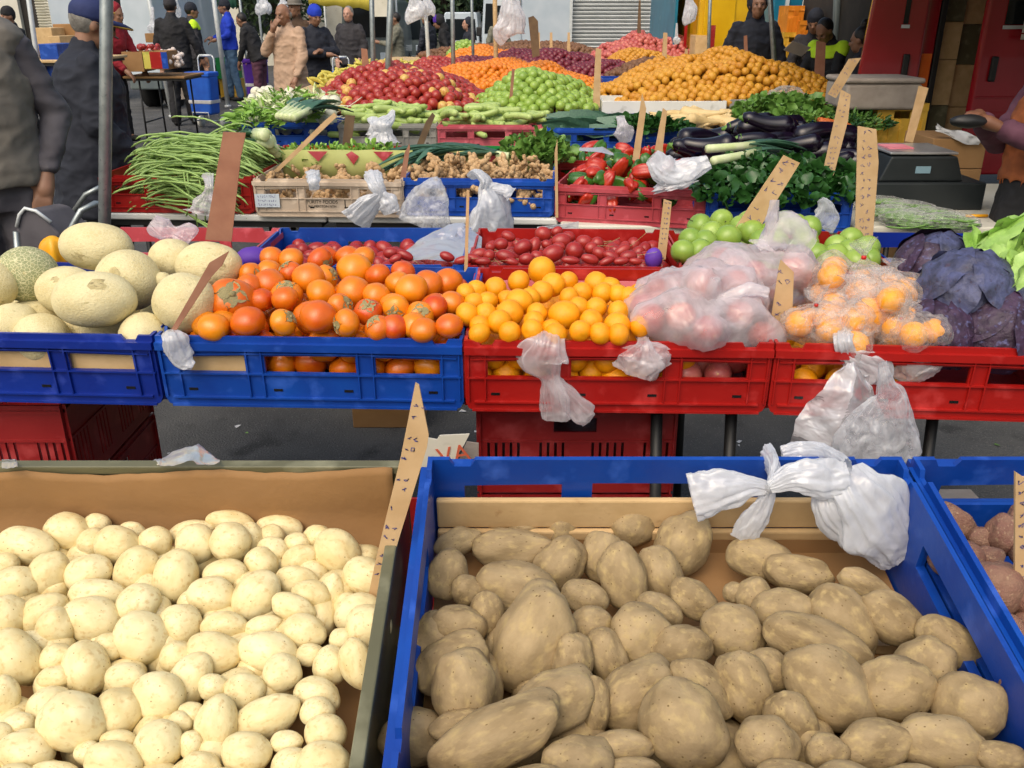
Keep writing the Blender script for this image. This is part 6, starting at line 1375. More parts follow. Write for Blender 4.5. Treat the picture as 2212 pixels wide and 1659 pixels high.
person('old man in a navy coat and starred peaked cap behind the grey pole',196,4.85,1.68,-58,'skin_mid','cloth_navy','cloth_black',hat='cap',hatm='cap_navy',lean=.10,L=((-.25,.02,1.13),(-.20,.22,.93)),Rr=((.25,.0,1.13),(.20,.20,.90)),hem=.62,coat=.3,bulk=1.38,vox=.009,glasses=True,hair='hair_grey',headpitch=.12,seed=2)
person('man in a brown hat bending over boxes at the upper left',150,7.6,1.68,-70,'skin_mid','cloth_navy','cloth_black',hat='brim',hatm='cloth_brown',lean=.55,L=((-.22,.25,1.20),(-.12,.42,1.02)),Rr=((.22,.25,1.20),(.12,.42,1.02)),seed=3)
person('person in a dark red jacket reaching down to the garlic table',268,12.3,1.74,-110,'skin_mid','cloth_red','cloth_black',lean=.25,L=((-.24,.12,1.16),(-.18,.34,1.0)),Rr=((.24,.12,1.16),(.18,.36,1.02)),hood=True,seed=4)
person('man in a black jacket seen from behind, pulling a blue shopping trolley',406,14.2,1.82,4,'skin_mid','cloth_black','cloth_black',L=down,Rr=((.28,.0,1.15),(.34,.06,.93)),hem=.80,bulk=1.15,legs=(.10,.09),hair='hair_dark',hat='beanie',hatm='cloth_charcoal',seed=5)
person('man in a yellow hi-vis jacket behind the man with the blue trolley',446,16.3,1.76,-60,'skin_mid','cloth_charcoal','cloth_black',trim='cloth_hivis',hat='beanie',hatm='cloth_navy',seed=6)
person('man in a bright blue jacket, jeans and a navy beanie standing by the purple trolley',520,18.3,1.84,112,'skin_mid','cloth_blue','cloth_denim',L=((-.24,.05,1.14),(-.20,.24,1.08)),Rr=((.24,.05,1.14),(.14,.28,1.10)),hat='beanie',hatm='cloth_navy',hem=.90,legs=(.10,.08),seed=7)
person('person in black bending over a purple shopping trolley',577,16.6,1.66,80,'skin_mid','cloth_black','cloth_mauve',lean=.35,L=((-.22,.12,1.16),(-.16,.30,.98)),Rr=((.22,.12,1.16),(.16,.30,.98)),bulk=1.1,seed=8)
person('bald man in a long beige shirt with his hand on his chin',641,11.2,1.72,152,'skin_mid','cloth_beige','cloth_grey',hair='hair_grey',hairstyle='bald',hem=.70,coat=.3,L=((-.25,.05,1.15),(-.22,.16,.92)),Rr=((.22,.16,1.20),(.06,.19,1.42)),bulk=1.12,legs=(.10,.10),headpitch=.18,vox=.010,seed=9)
person('man in a flat brown cap just behind the bald man',664,13.2,1.80,150,'skin_mid','cloth_brown','cloth_black',hat='brim',hatm='cloth_taupe',seed=10)
person('man in a bright blue beanie with folded arms',697,12.3,1.70,-140,'skin_mid','cloth_navy','cloth_navy',hat='beanie',hatm='cloth_blue',L=((-.24,.10,1.16),(.02,.22,1.18)),Rr=((.24,.10,1.16),(-.02,.24,1.14)),headpitch=.25,bulk=1.08,seed=11)
person('grey-haired man in a black jacket standing alone near the grey car',771,15.2,1.71,165,'skin_light','cloth_charcoal','cloth_black',hair='hair_grey',L=((-.25,.0,1.14),(-.20,.12,.95)),Rr=((.25,.0,1.14),(.20,.12,.95)),hem=.84,bulk=1.1,seed=12)
person('person in an olive coat between the thin poles',868,17.2,1.62,100,'skin_mid','cloth_olive','cloth_taupe',hem=.6,coat=.2,seed=13,L=((-.24,.15,1.16),(-.15,.35,1.2)),Rr=((.24,.15,1.16),(.15,.35,1.2)))
person('person in a dark coat with a blue bag beyond the hanging white bags',932,18.5,1.62,60,'skin_mid','cloth_navy','cloth_blue',seed=14)
person('person in a purple hood leaning over a far stall',978,17.4,1.60,90,'skin_mid','cloth_black','cloth_black',hood=True,hat='beanie',hatm='cloth_purple',lean=.3,seed=15)
person('small figure in dark blue with a pale face covering by the white van',1016,17.8,1.52,110,'skin_light','cloth_navy','cloth_charcoal',hood=True,seed=16)
person('person in a grey olive jacket standing before the white van',1078,18.6,1.62,30,'skin_mid','cloth_olive','cloth_charcoal',seed=17)
person('man in dark clothes in the shadow at the far upper left',74,13.5,1.68,150,'skin_mid','cloth_black','cloth_black',seed=18,hat='beanie',hatm='cloth_black')
person('man in a navy hooded jacket and brown apron in front of the yellow van',1608,9.9,1.81,176,'skin_mid','cloth_navy','cloth_brown',hood=True,apron='cloth_brown',L=((-.28,-.02,1.16),(-.30,.0,.93)),Rr=((.28,-.02,1.16),(.30,.0,.93)),bulk=1.1,seed=19,hem=.95,vox=.010)
person('man in a navy beanie bending at the stacked orange crates',1742,10.6,1.70,150,'skin_mid','cloth_charcoal','cloth_black',hat='beanie',hatm='cloth_navy',lean=.4,L=((-.22,.2,1.2),(-.08,.30,1.35)),Rr=((.22,.2,1.2),(.15,.4,1.1)),seed=20)
person('young man in a dark jacket with hi-vis shoulders looking down at a sheet of paper',1772,9.2,1.60,125,'skin_mid','cloth_black','cloth_black',trim='cloth_hivis',L=((-.22,.14,1.18),(-.08,.34,1.16)),Rr=((.22,.14,1.18),(.02,.36,1.18)),headpitch=.5,lean=.15,seed=21,vox=.010)
person('woman with a dark hair bun and a navy puffer jacket, seen from behind',1838,8.3,1.50,60,'skin_mid','cloth_navy','cloth_black',hairstyle='bun',L=((-.26,.05,1.14),(-.2,.2,1.05)),Rr=((.26,.05,1.14),(.2,.2,1.05)),bulk=1.12,hood=False,seed=22,headpitch=.2,vox=.010)
person('woman with a rust scarf and dark skirt at the right edge holding a black purse',2275,3.95,1.60,100,'skin_dark','cloth_mauve','cloth_black',hairstyle='long',vest='cloth_rust',apron='cloth_black',L=((-.22,.10,1.16),(-.08,.36,1.27)),Rr=((.24,.10,1.16),(.04,.37,1.29)),hem=1.02,coat=0,bulk=1.1,headpitch=.3,seed=23,vox=.009)
# sleeve cuff colour and purse of the woman
c=at_y(2092,262,3.78); b=MB(); b.ball((0,0,0),(.075,.035,.028),3,lambda v:1+.08*noise.noise(v*3)); o=b.build('purse','black_metal'); o.location=c; tag(o,'black purse held by the woman at the right edge','purse')
b=MB(); b.box(-.10,.10,-.003,0,-.07,.07); o=b.build('paper_sheet','cloth_white'); o.location=at_y(1722,105,8.9); o.rotation_euler=(.9,.3,.2); tag(o,'white sheet of paper held by the crouching young man','paper')
# shopping trolleys
def trolley(label,px,D,col,band,rz=0,h=1.0):
    c=at_y(px,250,D); root=empty('shopping_trolley',(c.x,D,0),rz); tag(root,label,'shopping trolley')
    b=MB(); b.prism([(-.17,0),(.17,0),(.19,.30),(.20,.56),(-.20,.56),(-.19,.30)],-.13,.13); o=b.build('bag',col,root); o.location=(0,0,.20); bevel(o,.04,4)
    b=MB(); b.box(-.205,.205,-.145,.145,0,.07); o=b.build('flap',col,root); o.location=(0,0,.735); bevel(o,.02,3)
    b=MB(); b.box(-.186,.186,-.1345,.1345,0,.055); o=b.build('reflective_band',band,root); o.location=(0,0,.36); bevel(o,.01,2)
    b=MB(); 
    for x_ in (-.13,.13): b.tube([(x_,.14,.10),(x_,.15,.6),(x_,.17,.98),(x_*.8,.17,1.02)],.011,8)
    b.tube([(-.10,.17,1.02),(.10,.17,1.02)],.018,8); b.tube([(-.13,-.14,.12),(-.13,-.15,.24),(.13,-.15,.24),(.13,-.14,.12)],.01,8); b.tube([(-.13,-.14,.12),(-.13,.14,.10)],.01,8); b.tube([(.13,-.14,.12),(.13,.14,.10)],.01,8); b.build('frame','white_metal',root)
    for x_ in (-.19,.19): b=MB(); b.tube([(x_-.02,.14,.08),(x_+.02,.14,.08)],.08,18); b.build('wheel','white_plastic',root)
    root.scale=(h,h,h)
trolley('blue shopping trolley with a white band held by the man in the black jacket',446,13.8,'trolley_blue','cloth_white',R(-14),1.0)
trolley('purple shopping trolley with a white pattern beside the blue-jacketed man',563,16.9,'cloth_purple','cloth_white',R(10),1.05)
trolley('dark blue shopping trolley next to the man with folded arms',742,14.5,'trolley_blue','trolley_blue',R(5),.95)
# walker in front of the old man
root=empty('walker',tuple(at_z(120,520,0))); c=at_y(110,480,3.30); root.location=(c.x,3.30,0); tag(root,'folding walker with grey tubes and dark cloth seat beside the melons','walker')
def LP(px,py,dy=0): p=at_y(px,py,3.30+dy); return (p.x-c.x,p.y-3.30,p.z)
b=MB(); b.tube([LP(128,545),LP(150,500),LP(175,455),LP(205,440,.05),LP(235,442,.1)],.012,10); b.tube([LP(150,470,.3),LP(185,420,.3),LP(215,405,.3)],.010,10); b.tube([(-.25,0,.02),LP(35,500)],.012,8); b.tube([(.1,0,.02),LP(128,545)],.012,8); b.build('frame','galvanised',root)
b=MB(); vs=[LP(30,545),LP(38,470),LP(52,452),LP(78,458),LP(128,505),LP(128,545)]; n=len(vs); b.add(vs+[(v[0]+.02,v[1]+.22,v[2]-.02) for v in vs],[tuple(range(n)),tuple(range(2*n-1,n-1,-1))]+[(i+n,(i+1)%n+n,(i+1)%n,i) for i in range(n)],False); o=b.build('seat_cloth','cloth_grey',root); bevel(o,.008,2)
b=MB(); b.tube([LP(36,490,-.006),LP(42,464,-.006),LP(54,450,-.006),LP(78,456,-.006),LP(110,480,-.006)],.007,8); b.build('edge_piping','white_metal',root)

bpy.data.scenes.remove(TMP)
# ================================================================ poles, canopies
def pole(p_bot,p_top,rad,label,material='galvanised',name='canopy_pole',D=None,to_ground=True,up=1.0):
    a=at_y(*p_bot); t=at_y(*p_top); d=(t-a); 
    if to_ground: a=a-d*(a.z/d.z)
    t=t+d.normalized()*up; root=empty(name,tuple(a)); tag(root,label,'pole'); e=t-a
    b=MB(); b.tube([(0,0,0),tuple(e*.5),tuple(e)],rad,16); b.build('tube',material,root)
    b=MB(); b.tube([tuple(e.normalized()*.0),tuple(e.normalized()*.04)],rad*1.5,12); b.build('collar',material,root); return root
pole((226,480,2.95),(230,0,2.95),.0195,'thick grey steel pole in front of the old man in the cap')
pole((808,235,7.6),(803,0,7.6),.020,'left one of two grey steel poles among the red apples')
pole((835,240,7.3),(844,0,7.3),.025,'thicker right one of two grey steel poles among the red apples')
pole((372,250,15.3),(322,0,15.3),.036,'white pole beside the garlic table','white_metal')
pole((72,70,10),(62,0,10),.025,'thin white pole at the upper left','white_metal')
pole((468,45,17),(462,0,17),.04,'white pole behind the hi-vis man','white_metal')
pole((979,130,9.8),(977,0,9.8),.022,'slim grey pole in the far mandarins')
pole((1071,120,10.2),(1069,0,10.2),.024,'slim wooden pole before the white van','wood')
pole((1022,120,11.5),(1019,0,11.5),.018,'thinnest pole right of the purple-hooded person')
pole((924,100,15),(918,0,15),.03,'pale pole behind the hanging white bags','white_metal')
pole((1532,60,12.2),(1534,0,12.2),.022,'grey pole by the yellow van door')
pole((1672,130,9.5),(1664,0,9.5),.026,'grey pole right of the hooded man')
pole((1800,180,9.9),(1808,0,9.9),.035,'dark grey pole behind the young man with the paper','grey_paint')
def canopy(label,x0,x1,y0,y1,z,material):
    root=empty('canopy',((x0+x1)/2,(y0+y1)/2,z)); tag(root,label,'canopy'); b=MB(); w=(x1-x0)/2;d=(y1-y0)/2
    b.add([(-w,-d,0),(w,-d,0),(w,d,0),(-w,d,0),(0,0,.6)],[(0,1,4),(1,2,4),(2,3,4),(3,0,4)]); b.add([(-w,-d,-.25),(w,-d,-.25),(w,-d,0),(-w,-d,0)],[(0,1,2,3)])
    b.add([(-w,d,-.25),(w,d,-.25),(w,d,0),(-w,d,0)],[(0,1,2,3)]); o=b.build('cover',material,root); m=o.modifiers.new('s','SOLIDIFY'); m.thickness=.01
canopy('unseen blue canopy added overhead to shade the right-hand end of the stall and the van',1.9,6.6,3.2,9.2,2.35,'deep_blue_plastic')  # implied by the poles, put in out of view to darken the van interior
# awnings that dip into the picture
def awning(px0,px1,py0,py1,D,material,label):
    A=at_y(px0,py1,D);B=at_y(px1,py1,D); root=empty('awning',tuple((A+B)/2)); tag(root,label,'awning'); w=(B.x-A.x)/2; b=MB()
    n=20; vs=[]
    for i in range(n+1):
        x=-w+2*w*i/n; zz=.02*math.sin(i*1.1)+ (at_y(px0,py0,D).z-A.z)*(1-i/n)
        vs+=[(x,0,zz),(x,.02,.35),(x,1.6,.9)]
    b.add(vs,[(i*3+j,(i+1)*3+j,(i+1)*3+j+1,i*3+j+1) for i in range(n) for j in range(2)],True); o=b.build('cover',material,root); m=o.modifiers.new('s','SOLIDIFY'); m.thickness=.01
    b=MB(); b.tube([(-w,1.6,.9),(-w,1.6,-A.z)],.025,8); b.tube([(w,1.6,.9),(w,1.6,-A.z)],.025,8); b.build('posts','white_metal',root)
awning(668,835,8,25,19,'awning_yellow','yellow awning over the grey car at the top')
awning(470,512,14,18,18.8,'awning_green','dark green awning behind the hi-vis man')
awning(312,335,4,10,17,'awning_purple','purple awning edge behind the white pole')
# ================================================================ background buildings
def BX(root,name,material,x0,x1,y0,y1,z0,z1,bev=0):
    b=MB(); b.box(x0,x1,y0,y1,z0,z1); o=b.build(name,material,root); 
    if bev: bevel(o,bev,3)
    return o
xw0=at_y(1128,50,20).x; xs0=at_y(1233,50,20).x; xs1=at_y(1447,50,20).x; xw1=at_y(1475,50,20).x
root=empty('shop_building',(0,20,0)); tag(root,'pale shop wall with a white roller shutter behind the farthest fruit','building')
BX(root,'wall','painted_wall',xw0,xs0,0,.3,0,3.6); BX(root,'wall','painted_wall',xs1,xw1,0,.3,0,3.6); BX(root,'wall','painted_wall',xs0,xs1,0,.3,2.7,3.6); BX(root,'wall','painted_wall',xw0,xw1,.31,4,0,3.6)
b=MB(); n=36
for k in range(n):
    z0=2.7*k/n; z1=2.7*(k+1)/n; zm=(z0+z1)/2
    b.add([(xs0,.16,z0),(xs1,.16,z0),(xs1,.115,zm),(xs0,.115,zm),(xs1,.16,z1-.012),(xs0,.16,z1-.012)],[(0,1,2,3),(3,2,4,5)])
b.build('roller_shutter','shutter_metal',root)
BX(root,'frame','white_metal',xs0-.03,xs0+.03,-.03,.0,0,2.75); BX(root,'frame','white_metal',xs1-.05,xs1+.02,-.03,.0,0,2.75)
# left wall and shed
root=empty('shed',(0,18.5,0)); tag(root,'pale shed with a louvred panel at the upper left','building')
x=lambda p:at_y(p,50,18.5).x
BX(root,'wall','cream_plastic',x(-150),x(46),0,.3,0,3.2); BX(root,'wall','painted_wall',x(112),x(240),0,.3,0,3.2); BX(root,'wall','interior_dark',x(46),x(82),.1,.4,0,3.2)
b=MB()
for k in range(60): z=.05*k; b.add([(x(83),.02,z),(x(111),.02,z),(x(111),-.02,z+.03),(x(83),-.02,z+.03),(x(111),.02,z+.045),(x(83),.02,z+.045)],[(0,1,2,3),(3,2,4,5)])
b.build('louvre','cream_plastic',root)
def van(label,px0,px1,D,L_,H_,material,name='parked_van',face=1,zs=.35,glass=True):
    A=at_y(px0,50,D);B=at_y(px1,50,D); w=B.x-A.x; root=empty(name,((A.x+B.x)/2,D,0)); tag(root,label,'van' if 'van' in name else 'car')
    b=MB(); hw=w/2; b.prism([(-hw,zs),(hw,zs),(hw,H_*.55),(hw*.88,H_*.97),(hw*.8,H_),(-hw*.8,H_),(-hw*.88,H_*.97),(-hw,H_*.55)],0,L_); o=b.build('body',material,root); bevel(o,.06,4)
    if glass:
        b=MB(); b.prism([(-hw*.86,H_*.58),(hw*.86,H_*.58),(hw*.78,H_*.90),(-hw*.78,H_*.90)],-.012,.004); o=b.build('windscreen','dark_glass',root); bevel(o,.02,3)
        for s in (-1,1):
            b=MB(); b.box(s*hw*.72-.12,s*hw*.72+.12,-.03,.002,zs+.28,zs+.44); o=b.build('headlight','white_paint',root); bevel(o,.02,2)
            b=MB(); b.box(s*(hw+.07)-.06,s*(hw+.07)+.06,.25,.38,H_*.55,H_*.55+.2); o=b.build('mirror','black_metal',root); bevel(o,.02,2)
    b=MB(); b.box(-hw*.98,hw*.98,-.06,.0005,zs,zs+.18); o=b.build('bumper','grey_paint',root); bevel(o,.03,3)
    for s in (-1,1):
        for yy in (.7,L_-.8): b=MB(); b.tube([(s*(hw-.2),yy,.33),(s*(hw+.01),yy,.33)],.33,20); b.build('wheel','rubber',root)
    return root
van('white van parked behind the far stalls',1040,1128,22,4.2,2.0,'white_paint')
van('light blue car half hidden by the thin poles',955,1035,25,4,1.62,'white_paint',name='parked_car')
van('grey off-road car under the yellow awning',735,845,21,4.2,1.9,'grey_paint',name='parked_car')
van('white van beside the red-jacketed person',262,335,16.5,4,2.2,'white_paint',glass=False)
van('dark car behind the beige building at the top',850,915,26,4,1.6,'grey_paint',name='parked_car')
root=empty('market_hall',(0,31,0)); tag(root,'long low beige building closing the market at the back','building')
BX(root,'wall','cream_plastic',-30,30,0,1,0,4.2)
for k in range(12): BX(root,'window','dark_glass',-28+k*4.8,-26+k*4.8,-.03,0,1.0,2.4)
b=MB(); b.box(-30.4,30.4,-.5,1.4,4.21,4.4); b.build('roof','grey_paint',root)
for i,(px,D,l) in enumerate(((960,28,'largest'),(905,29,'left-hand'),(1010,29,'right-hand'),(600,29,'far left'),(1480,29,'rightmost'))):
    c=at_y(px,20,D); root=empty('tree',(c.x,D,0)); tag(root,'dark green tree behind the far cars, %s one'%l,'tree'); b=MB(); b.tube([(0,0,0),(.05,0,1.2),(0,.1,2.6)],[.16,.12,.07],10); 
    for a in (0,1.6,3.1,4.6): b.tube([(0,0,1.3),(.5*math.cos(a),.5*math.sin(a),2.0),(1.0*math.cos(a),1.0*math.sin(a),2.7)],[.06,.04,.02],6)
    b.build('trunk','bark',root); r=random.Random(i); b=MB()
    for k in range(2600):
        d=Vector((r.gauss(0,1),r.gauss(0,1),r.gauss(0,.8))).normalized()*r.random()**.4*1.5; d=d*(1+.35*noise.noise(d*1.3+Vector((i,0,0)))); p=Vector((0,0,2.5))+d; u=Vector((r.gauss(0,1),r.gauss(0,1),r.gauss(0,1))).normalized()*.10; w=u.orthogonal().normalized()*.05
        b.add([p-u,p+w,p+u,p-w],[(0,1,2,3)])
    b.build('crown','foliage',root)
# ---------------- vans at the right
def panelvan_yellow():
    D=13.0; x=lambda p:at_y(p,60,D).x; root=empty('yellow_van',(0,D,0)); tag(root,'yellow van with its side door edge behind the hooded man','van')
    b=MB(); b.prism([(x(1508),.35),(x(1660),.35),(x(1660),2.5),(x(1508),2.5)],0,3.5); o=b.build('body','yellow_paint',root); bevel(o,.06,4)
    BX(root,'door','yellow_paint',x(1518),x(1585),-.03,-.002,.45,2.3,.012); BX(root,'door_handle','black_metal',x(1572),x(1582),-.07,-.031,1.30,1.38,.008)
    BX(root,'rubbing_strip','black_metal',x(1510),x(1658),-.045,-.031,.75,.83,.005)
    for yy in (.7,2.8): b=MB(); b.tube([(x(1508)-.01,yy,.34),(x(1508)+.2,yy,.34)],.34,20); b.build('wheel','rubber',root)
    root2=empty('open_van',(0,13.6,0)); tag(root2,'dark open van interior with pale cartons left of the yellow van','van'); x=lambda p:at_y(p,60,13.6).x
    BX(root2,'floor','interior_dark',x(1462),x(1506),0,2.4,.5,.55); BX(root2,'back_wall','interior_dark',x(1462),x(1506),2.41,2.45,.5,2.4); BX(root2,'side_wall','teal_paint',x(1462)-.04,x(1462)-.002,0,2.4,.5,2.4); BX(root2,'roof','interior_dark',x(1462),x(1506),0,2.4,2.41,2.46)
    BX(root2,'door_post','red_paint',x(1478),x(1484),-.04,-.002,.5,2.4)
    o=BX(None,'carton','pale_cardboard',x(1484),x(1512),12.9,13.3,.56,1.32); tag(o,'tall pale carton standing left of the yellow van','carton')
    o=BX(None,'carton','pale_cardboard',x(1415),x(1500),12.3,12.8,.98,1.06); tag(o,'flat open pale carton at the back of the far stall','carton')
    o=BX(None,'hand_truck','bin_red_plastic',x(1508),x(1517),12.7,12.75,.2,1.45); tag(o,'red upright bar leaning beside the yellow van','hand truck')
    D=12.0; x=lambda p:at_y(p,60,D).x; root=empty('teal_truck',(0,D,0)); tag(root,'teal truck side with scuffed paint behind the bending man','truck')
    b=MB(); b.prism([(x(1655),.4),(x(1712),.4),(x(1738),2.4),(x(1668),2.4)],0,3); o=b.build('body','teal_paint',root); bevel(o,.03,3)
    BX(root,'rail','white_metal',x(1690),x(1697),-.05,-.002,.5,2.2)
    for yy in (.6,2.3): b=MB(); b.tube([(x(1655)+.0,yy,.34),(x(1655)+.22,yy,.34)],.34,18); b.build('wheel','rubber',root)
panelvan_yellow()
def lug_crate(px0,px1,pyb,D,h,dep,color,label,group=None,z=None):
    A=at_y(px0,pyb,D);B=at_y(px1,pyb,D); w=B.x-A.x; z0=A.z if z is None else z; root=empty('stacking_crate',((A.x+B.x)/2,D+dep/2,z0)); tag(root,label,'crate',group)
    for s in (-1,1):
        b=MB(); hw=w/2; Y=sorted((s*dep/2,s*(dep/2-.012)))
        b.box(-hw,hw,Y[0],Y[1],0,h*.62); b.box(-hw,-w*.16,Y[0],Y[1],h*.62,h*.80); b.box(w*.16,hw,Y[0],Y[1],h*.62,h*.80); b.box(-hw,hw,Y[0]-.008,Y[1]+.004,h*.80,h*.98)
        for q in (-.42,-.22,.0,.22,.42): b.box(w*q-.006,w*q+.006,-dep/2-.010 if s<0 else dep/2,-dep/2 if s<0 else dep/2+.01,.01,h*.60)
        b.build('side_panel',color,root)
        b=MB(); X=sorted((s*w/2,s*(w/2-.012))); b.box(X[0],X[1],-dep/2+.0125,dep/2-.0125,0,h*.98); b.build('end_panel',color,root)
    b=MB(); b.box(-w/2+.013,w/2-.013,-dep/2+.013,dep/2-.013,0,.01); b.build('base',color,root); return root
c=lug_crate(1885,1992,312,5.9,.26,.40,'yellow_plastic','yellow stacking crate under the wrapped white box beside the red van')
# stand that crate on a carton pile
z0=at_y(1885,312,5.9).z
o=BX(None,'carton','cardboard',at_y(1885,312,5.9).x,at_y(1992,312,5.9).x,5.92,6.3,.0,z0-.002,.004); tag(o,'brown carton that carries the yellow stacking crate','carton')
A=at_y(1822,245,5.85);B=at_y(1985,245,5.85); zt=at_y(1985,176,5.85).z
root=empty('foam_box',((A.x+B.x)/2,6.05,A.z+.02)); tag(root,'big box wrapped in cloudy film standing on the yellow crate','box'); w=(B.x-A.x)
b=MB(); b.box(-w/2,w/2,-.2,.2,0,zt-A.z-.035); o=b.build('box_body','foam_white',root); bevel(o,.02,3)
b=MB(); b.box(-w/2-.01,w/2+.01,-.21,.21,zt-A.z-.034,zt-A.z); o=b.build('lid','foam_white',root); bevel(o,.02,3)
# stacked orange and yellow crates behind the sellers
for i,(a,b_,yb,D,h,col,l) in enumerate(((1780,1838,128,10.4,.30,'yellow_plastic','yellow crate, lower left of the stack behind the woman with the bun'),(1782,1838,72,10.4,.30,'yellow_plastic','yellow crate, upper left of the stack behind the woman with the bun'),(1840,1898,128,10.2,.30,'yellow_plastic','yellow crate low beside the red van door'),(1840,1898,72,10.2,.28,'yellow_plastic','yellow crate high beside the red van door, with a green notice'),
   (1688,1722,128,11.0,.30,'yellow_plastic','yellow crate at the feet of the teal truck'),(1698,1732,72,11.0,.30,'orange_plastic','orange crate behind the bending man, left'),(1722,1765,100,10.9,.28,'orange_plastic','orange crate right behind the young man with the paper'))):
    lug_crate(a,b_,yb,D,h,.4,col,l)
def notice(a,b_,y0,y1,D,material,label):
    P=at_y(a,y1,D);Q=at_y(b_,y0,D); o=BX(None,'notice',material,P.x,Q.x,D-.004,D,P.z,Q.z+(0.25 if y0<=0 else 0)); tag(o,label,'notice'); return o
notice(1866,1890,28,68,9.95,'notice_green','bright green notice stuck on the yellow crate')
notice(1862,1905,0,26,9.9,'notice_orange','orange notice hanging above the yellow crates')
notice(1782,1800,70,100,9.9,'notice_green','small green notice on a crate behind the young man')
notice(1735,1860,-40,27,11.2,'net_green','green mesh curtain above the stacked crates')
notice(800,838,0,36,16.5,'cream_plastic','pale handwritten price notice hanging by the yellow awning'); notice(1070,1120,-10,12,15,'white_paint','white notice hanging over the white van')
for px,yb,D,l in ((500,215,18.9,'yellow crate behind the jeans of the blue-jacketed man'),(492,170,18.8,'green crate on top of the yellow one')): lug_crate(px-22,px+20,yb,D,.40,.4,'yellow_plastic' if 'yellow crate' in l else 'green_plastic',l)
# red van with open doors
def red_van():
    D=7.6; x=lambda p,d=D:at_y(p,150,d).x; root=empty('red_van',(0,D,0)); tag(root,'dark red van with open rear doors and cartons inside, at the right','van')
    xl,xr=x(2022),x(2125); 
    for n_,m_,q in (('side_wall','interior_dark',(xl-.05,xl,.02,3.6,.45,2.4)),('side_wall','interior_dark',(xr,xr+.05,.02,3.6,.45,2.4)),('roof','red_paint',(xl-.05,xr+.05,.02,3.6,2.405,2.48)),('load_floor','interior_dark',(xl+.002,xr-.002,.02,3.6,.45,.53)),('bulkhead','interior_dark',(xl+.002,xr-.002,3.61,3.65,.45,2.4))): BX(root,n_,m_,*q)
    BX(root,'door_post','red_paint',xl-.16,xl-.052,-.03,.3,.40,2.48,.02); BX(root,'door_post','black_metal',xl-.051,xl-.003,-.035,.0,.40,2.4,.01)
    # left door, swung open towards the camera-left
    d0=x(1885,7.3); d1=xl-.17
    def door(x0,x1,sx,yaw,name_):
        w=abs(x1-x0); r=empty(name_,(x1,-.04,0)); r.parent=root; r.rotation_euler=(0,0,yaw); hw=w
        b=MB(); z0,z1=.42,2.4; p=[(-hw,z0+.05),(-hw+.06,z0),(0,z0),(0,z1),(-hw+.14,z1),(-hw+.06,z1-.25),(-hw,1.15)]
        if sx<0: p=[(-a,b_) for a,b_ in p][::-1]
        b.prism(p,-.07,0); o=b.build('door_skin','red_paint',r); bevel(o,.02,3)
        X=sorted((sx*-.14,sx*(-hw+.28))); b=MB(); b.box(X[0],X[1],-.078,-.0705,1.52,2.12); o=b.build('window','dark_glass',r); bevel(o,.015,2)
        b=MB(); b.box(X[0]-.012,X[1]+.012,-.084,-.0785,1.49,1.515); b.build('window_trim','white_metal',r)
        X=sorted((sx*-.09,sx*-.14)); b=MB(); b.box(X[0],X[1],-.10,-.0702,1.12,1.30); o=b.build('handle','black_metal',r); bevel(o,.01,2)
        b=MB(); X=sorted((sx*-.02,sx*(-hw+.06))); b.box(X[0],X[1],-.085,-.0702,.86,.90); b.box(X[0],X[1],-.08,-.0702,1.0,1.015); o=b.build('pressed_swage','red_paint',r); bevel(o,.004,2)
        r.name='door'; return r
    door(d0,d1,1,R(-10),'door'); 
    r=door(0,.8,-1,R(4),'door'); r.location=(x(2100,7.15),-.45,0)
    BX(root,'tail_light','notice_orange',xl-.15,xl-.07,-.045,-.031,1.0,1.3,.005)
    for s in (xl-.1,xr+.1):
        for yy in (.8,): b=MB(); b.tube([(s-.1,yy,.34),(s+.1,yy,.34)],.34,20); b.build('wheel','rubber',root)
    b=MB(); 
    for k in range(12): b.box(x(2108),x(2140),-.02,.02,1.42+.045*k,1.455+.045*k)
    o=b.build('blind','cream_plastic'); o.location=(0,7.0,0); tag(o,'white slatted plastic rack hanging by the right van door','rack')
    r_=random.Random(2); k=0
    for cx_ in (0,1):
        z=.54
        for j in range(5):
            h=r_.uniform(.28,.36); w=(xr-xl-.06)/2; o=BX(None,'carton','pale_cardboard' if (j+cx_)%3 else 'khaki_plastic',xl+.02+cx_*(w+.02),xl+.02+cx_*(w+.02)+w,D+.06+.05*cx_,D+.6,z,z+h-.004,.004); tag(o,'carton %s the %s stack inside the red van'%(['at the bottom of','second from the floor in','halfway up','second from the top of','on top of'][j],['left','right'][cx_]),'carton'); z+=h
red_van()
# cartons beside the van
x=lambda p,d:at_y(p,330,d).x
zt_=at_y(2050,300,5.0).z
for k,(z0,z1,l) in enumerate(((.0,.48,'brown carton on the ground beside the scale table'),(.484,.80,'brown carton with a dark oval emblem beside the scale'),(.804,zt_,'open brown carton full of folded white bags beside the van'))):
    o=BX(None,'carton','cardboard',x(2012,5),x(2128,5),5.0,5.38,z0,z1,.004); tag(o,l,'carton')
    if k==1:
        b=MB(); b.tube([(.06*math.cos(a),0,.045*math.sin(a)) for a in [q*PI/10 for q in range(21)]],.010,6,cap=False); b.tube([(.03,0,.012),(0,0,.02),(-.03,0,.008),(0,0,-.004),(.03,0,-.014),(0,0,-.024),(-.03,0,-.016)],.007,6); e=b.build('emblem','ink_dark',o); e.location=((x(2075,5)),4.9985,(z0+z1)/2-.03); e.scale=(1.4,.2,1.4)
r_=random.Random(4)
sheet([[(2018,262,5.05),(2060,280,5.05),(2110,300,5.0)],[(2016,282,5.02),(2060,300,5.0),(2112,312,4.98)]],'folded white plastic bags heaped in the open carton','cloth_white',seed=40,amp=.04)
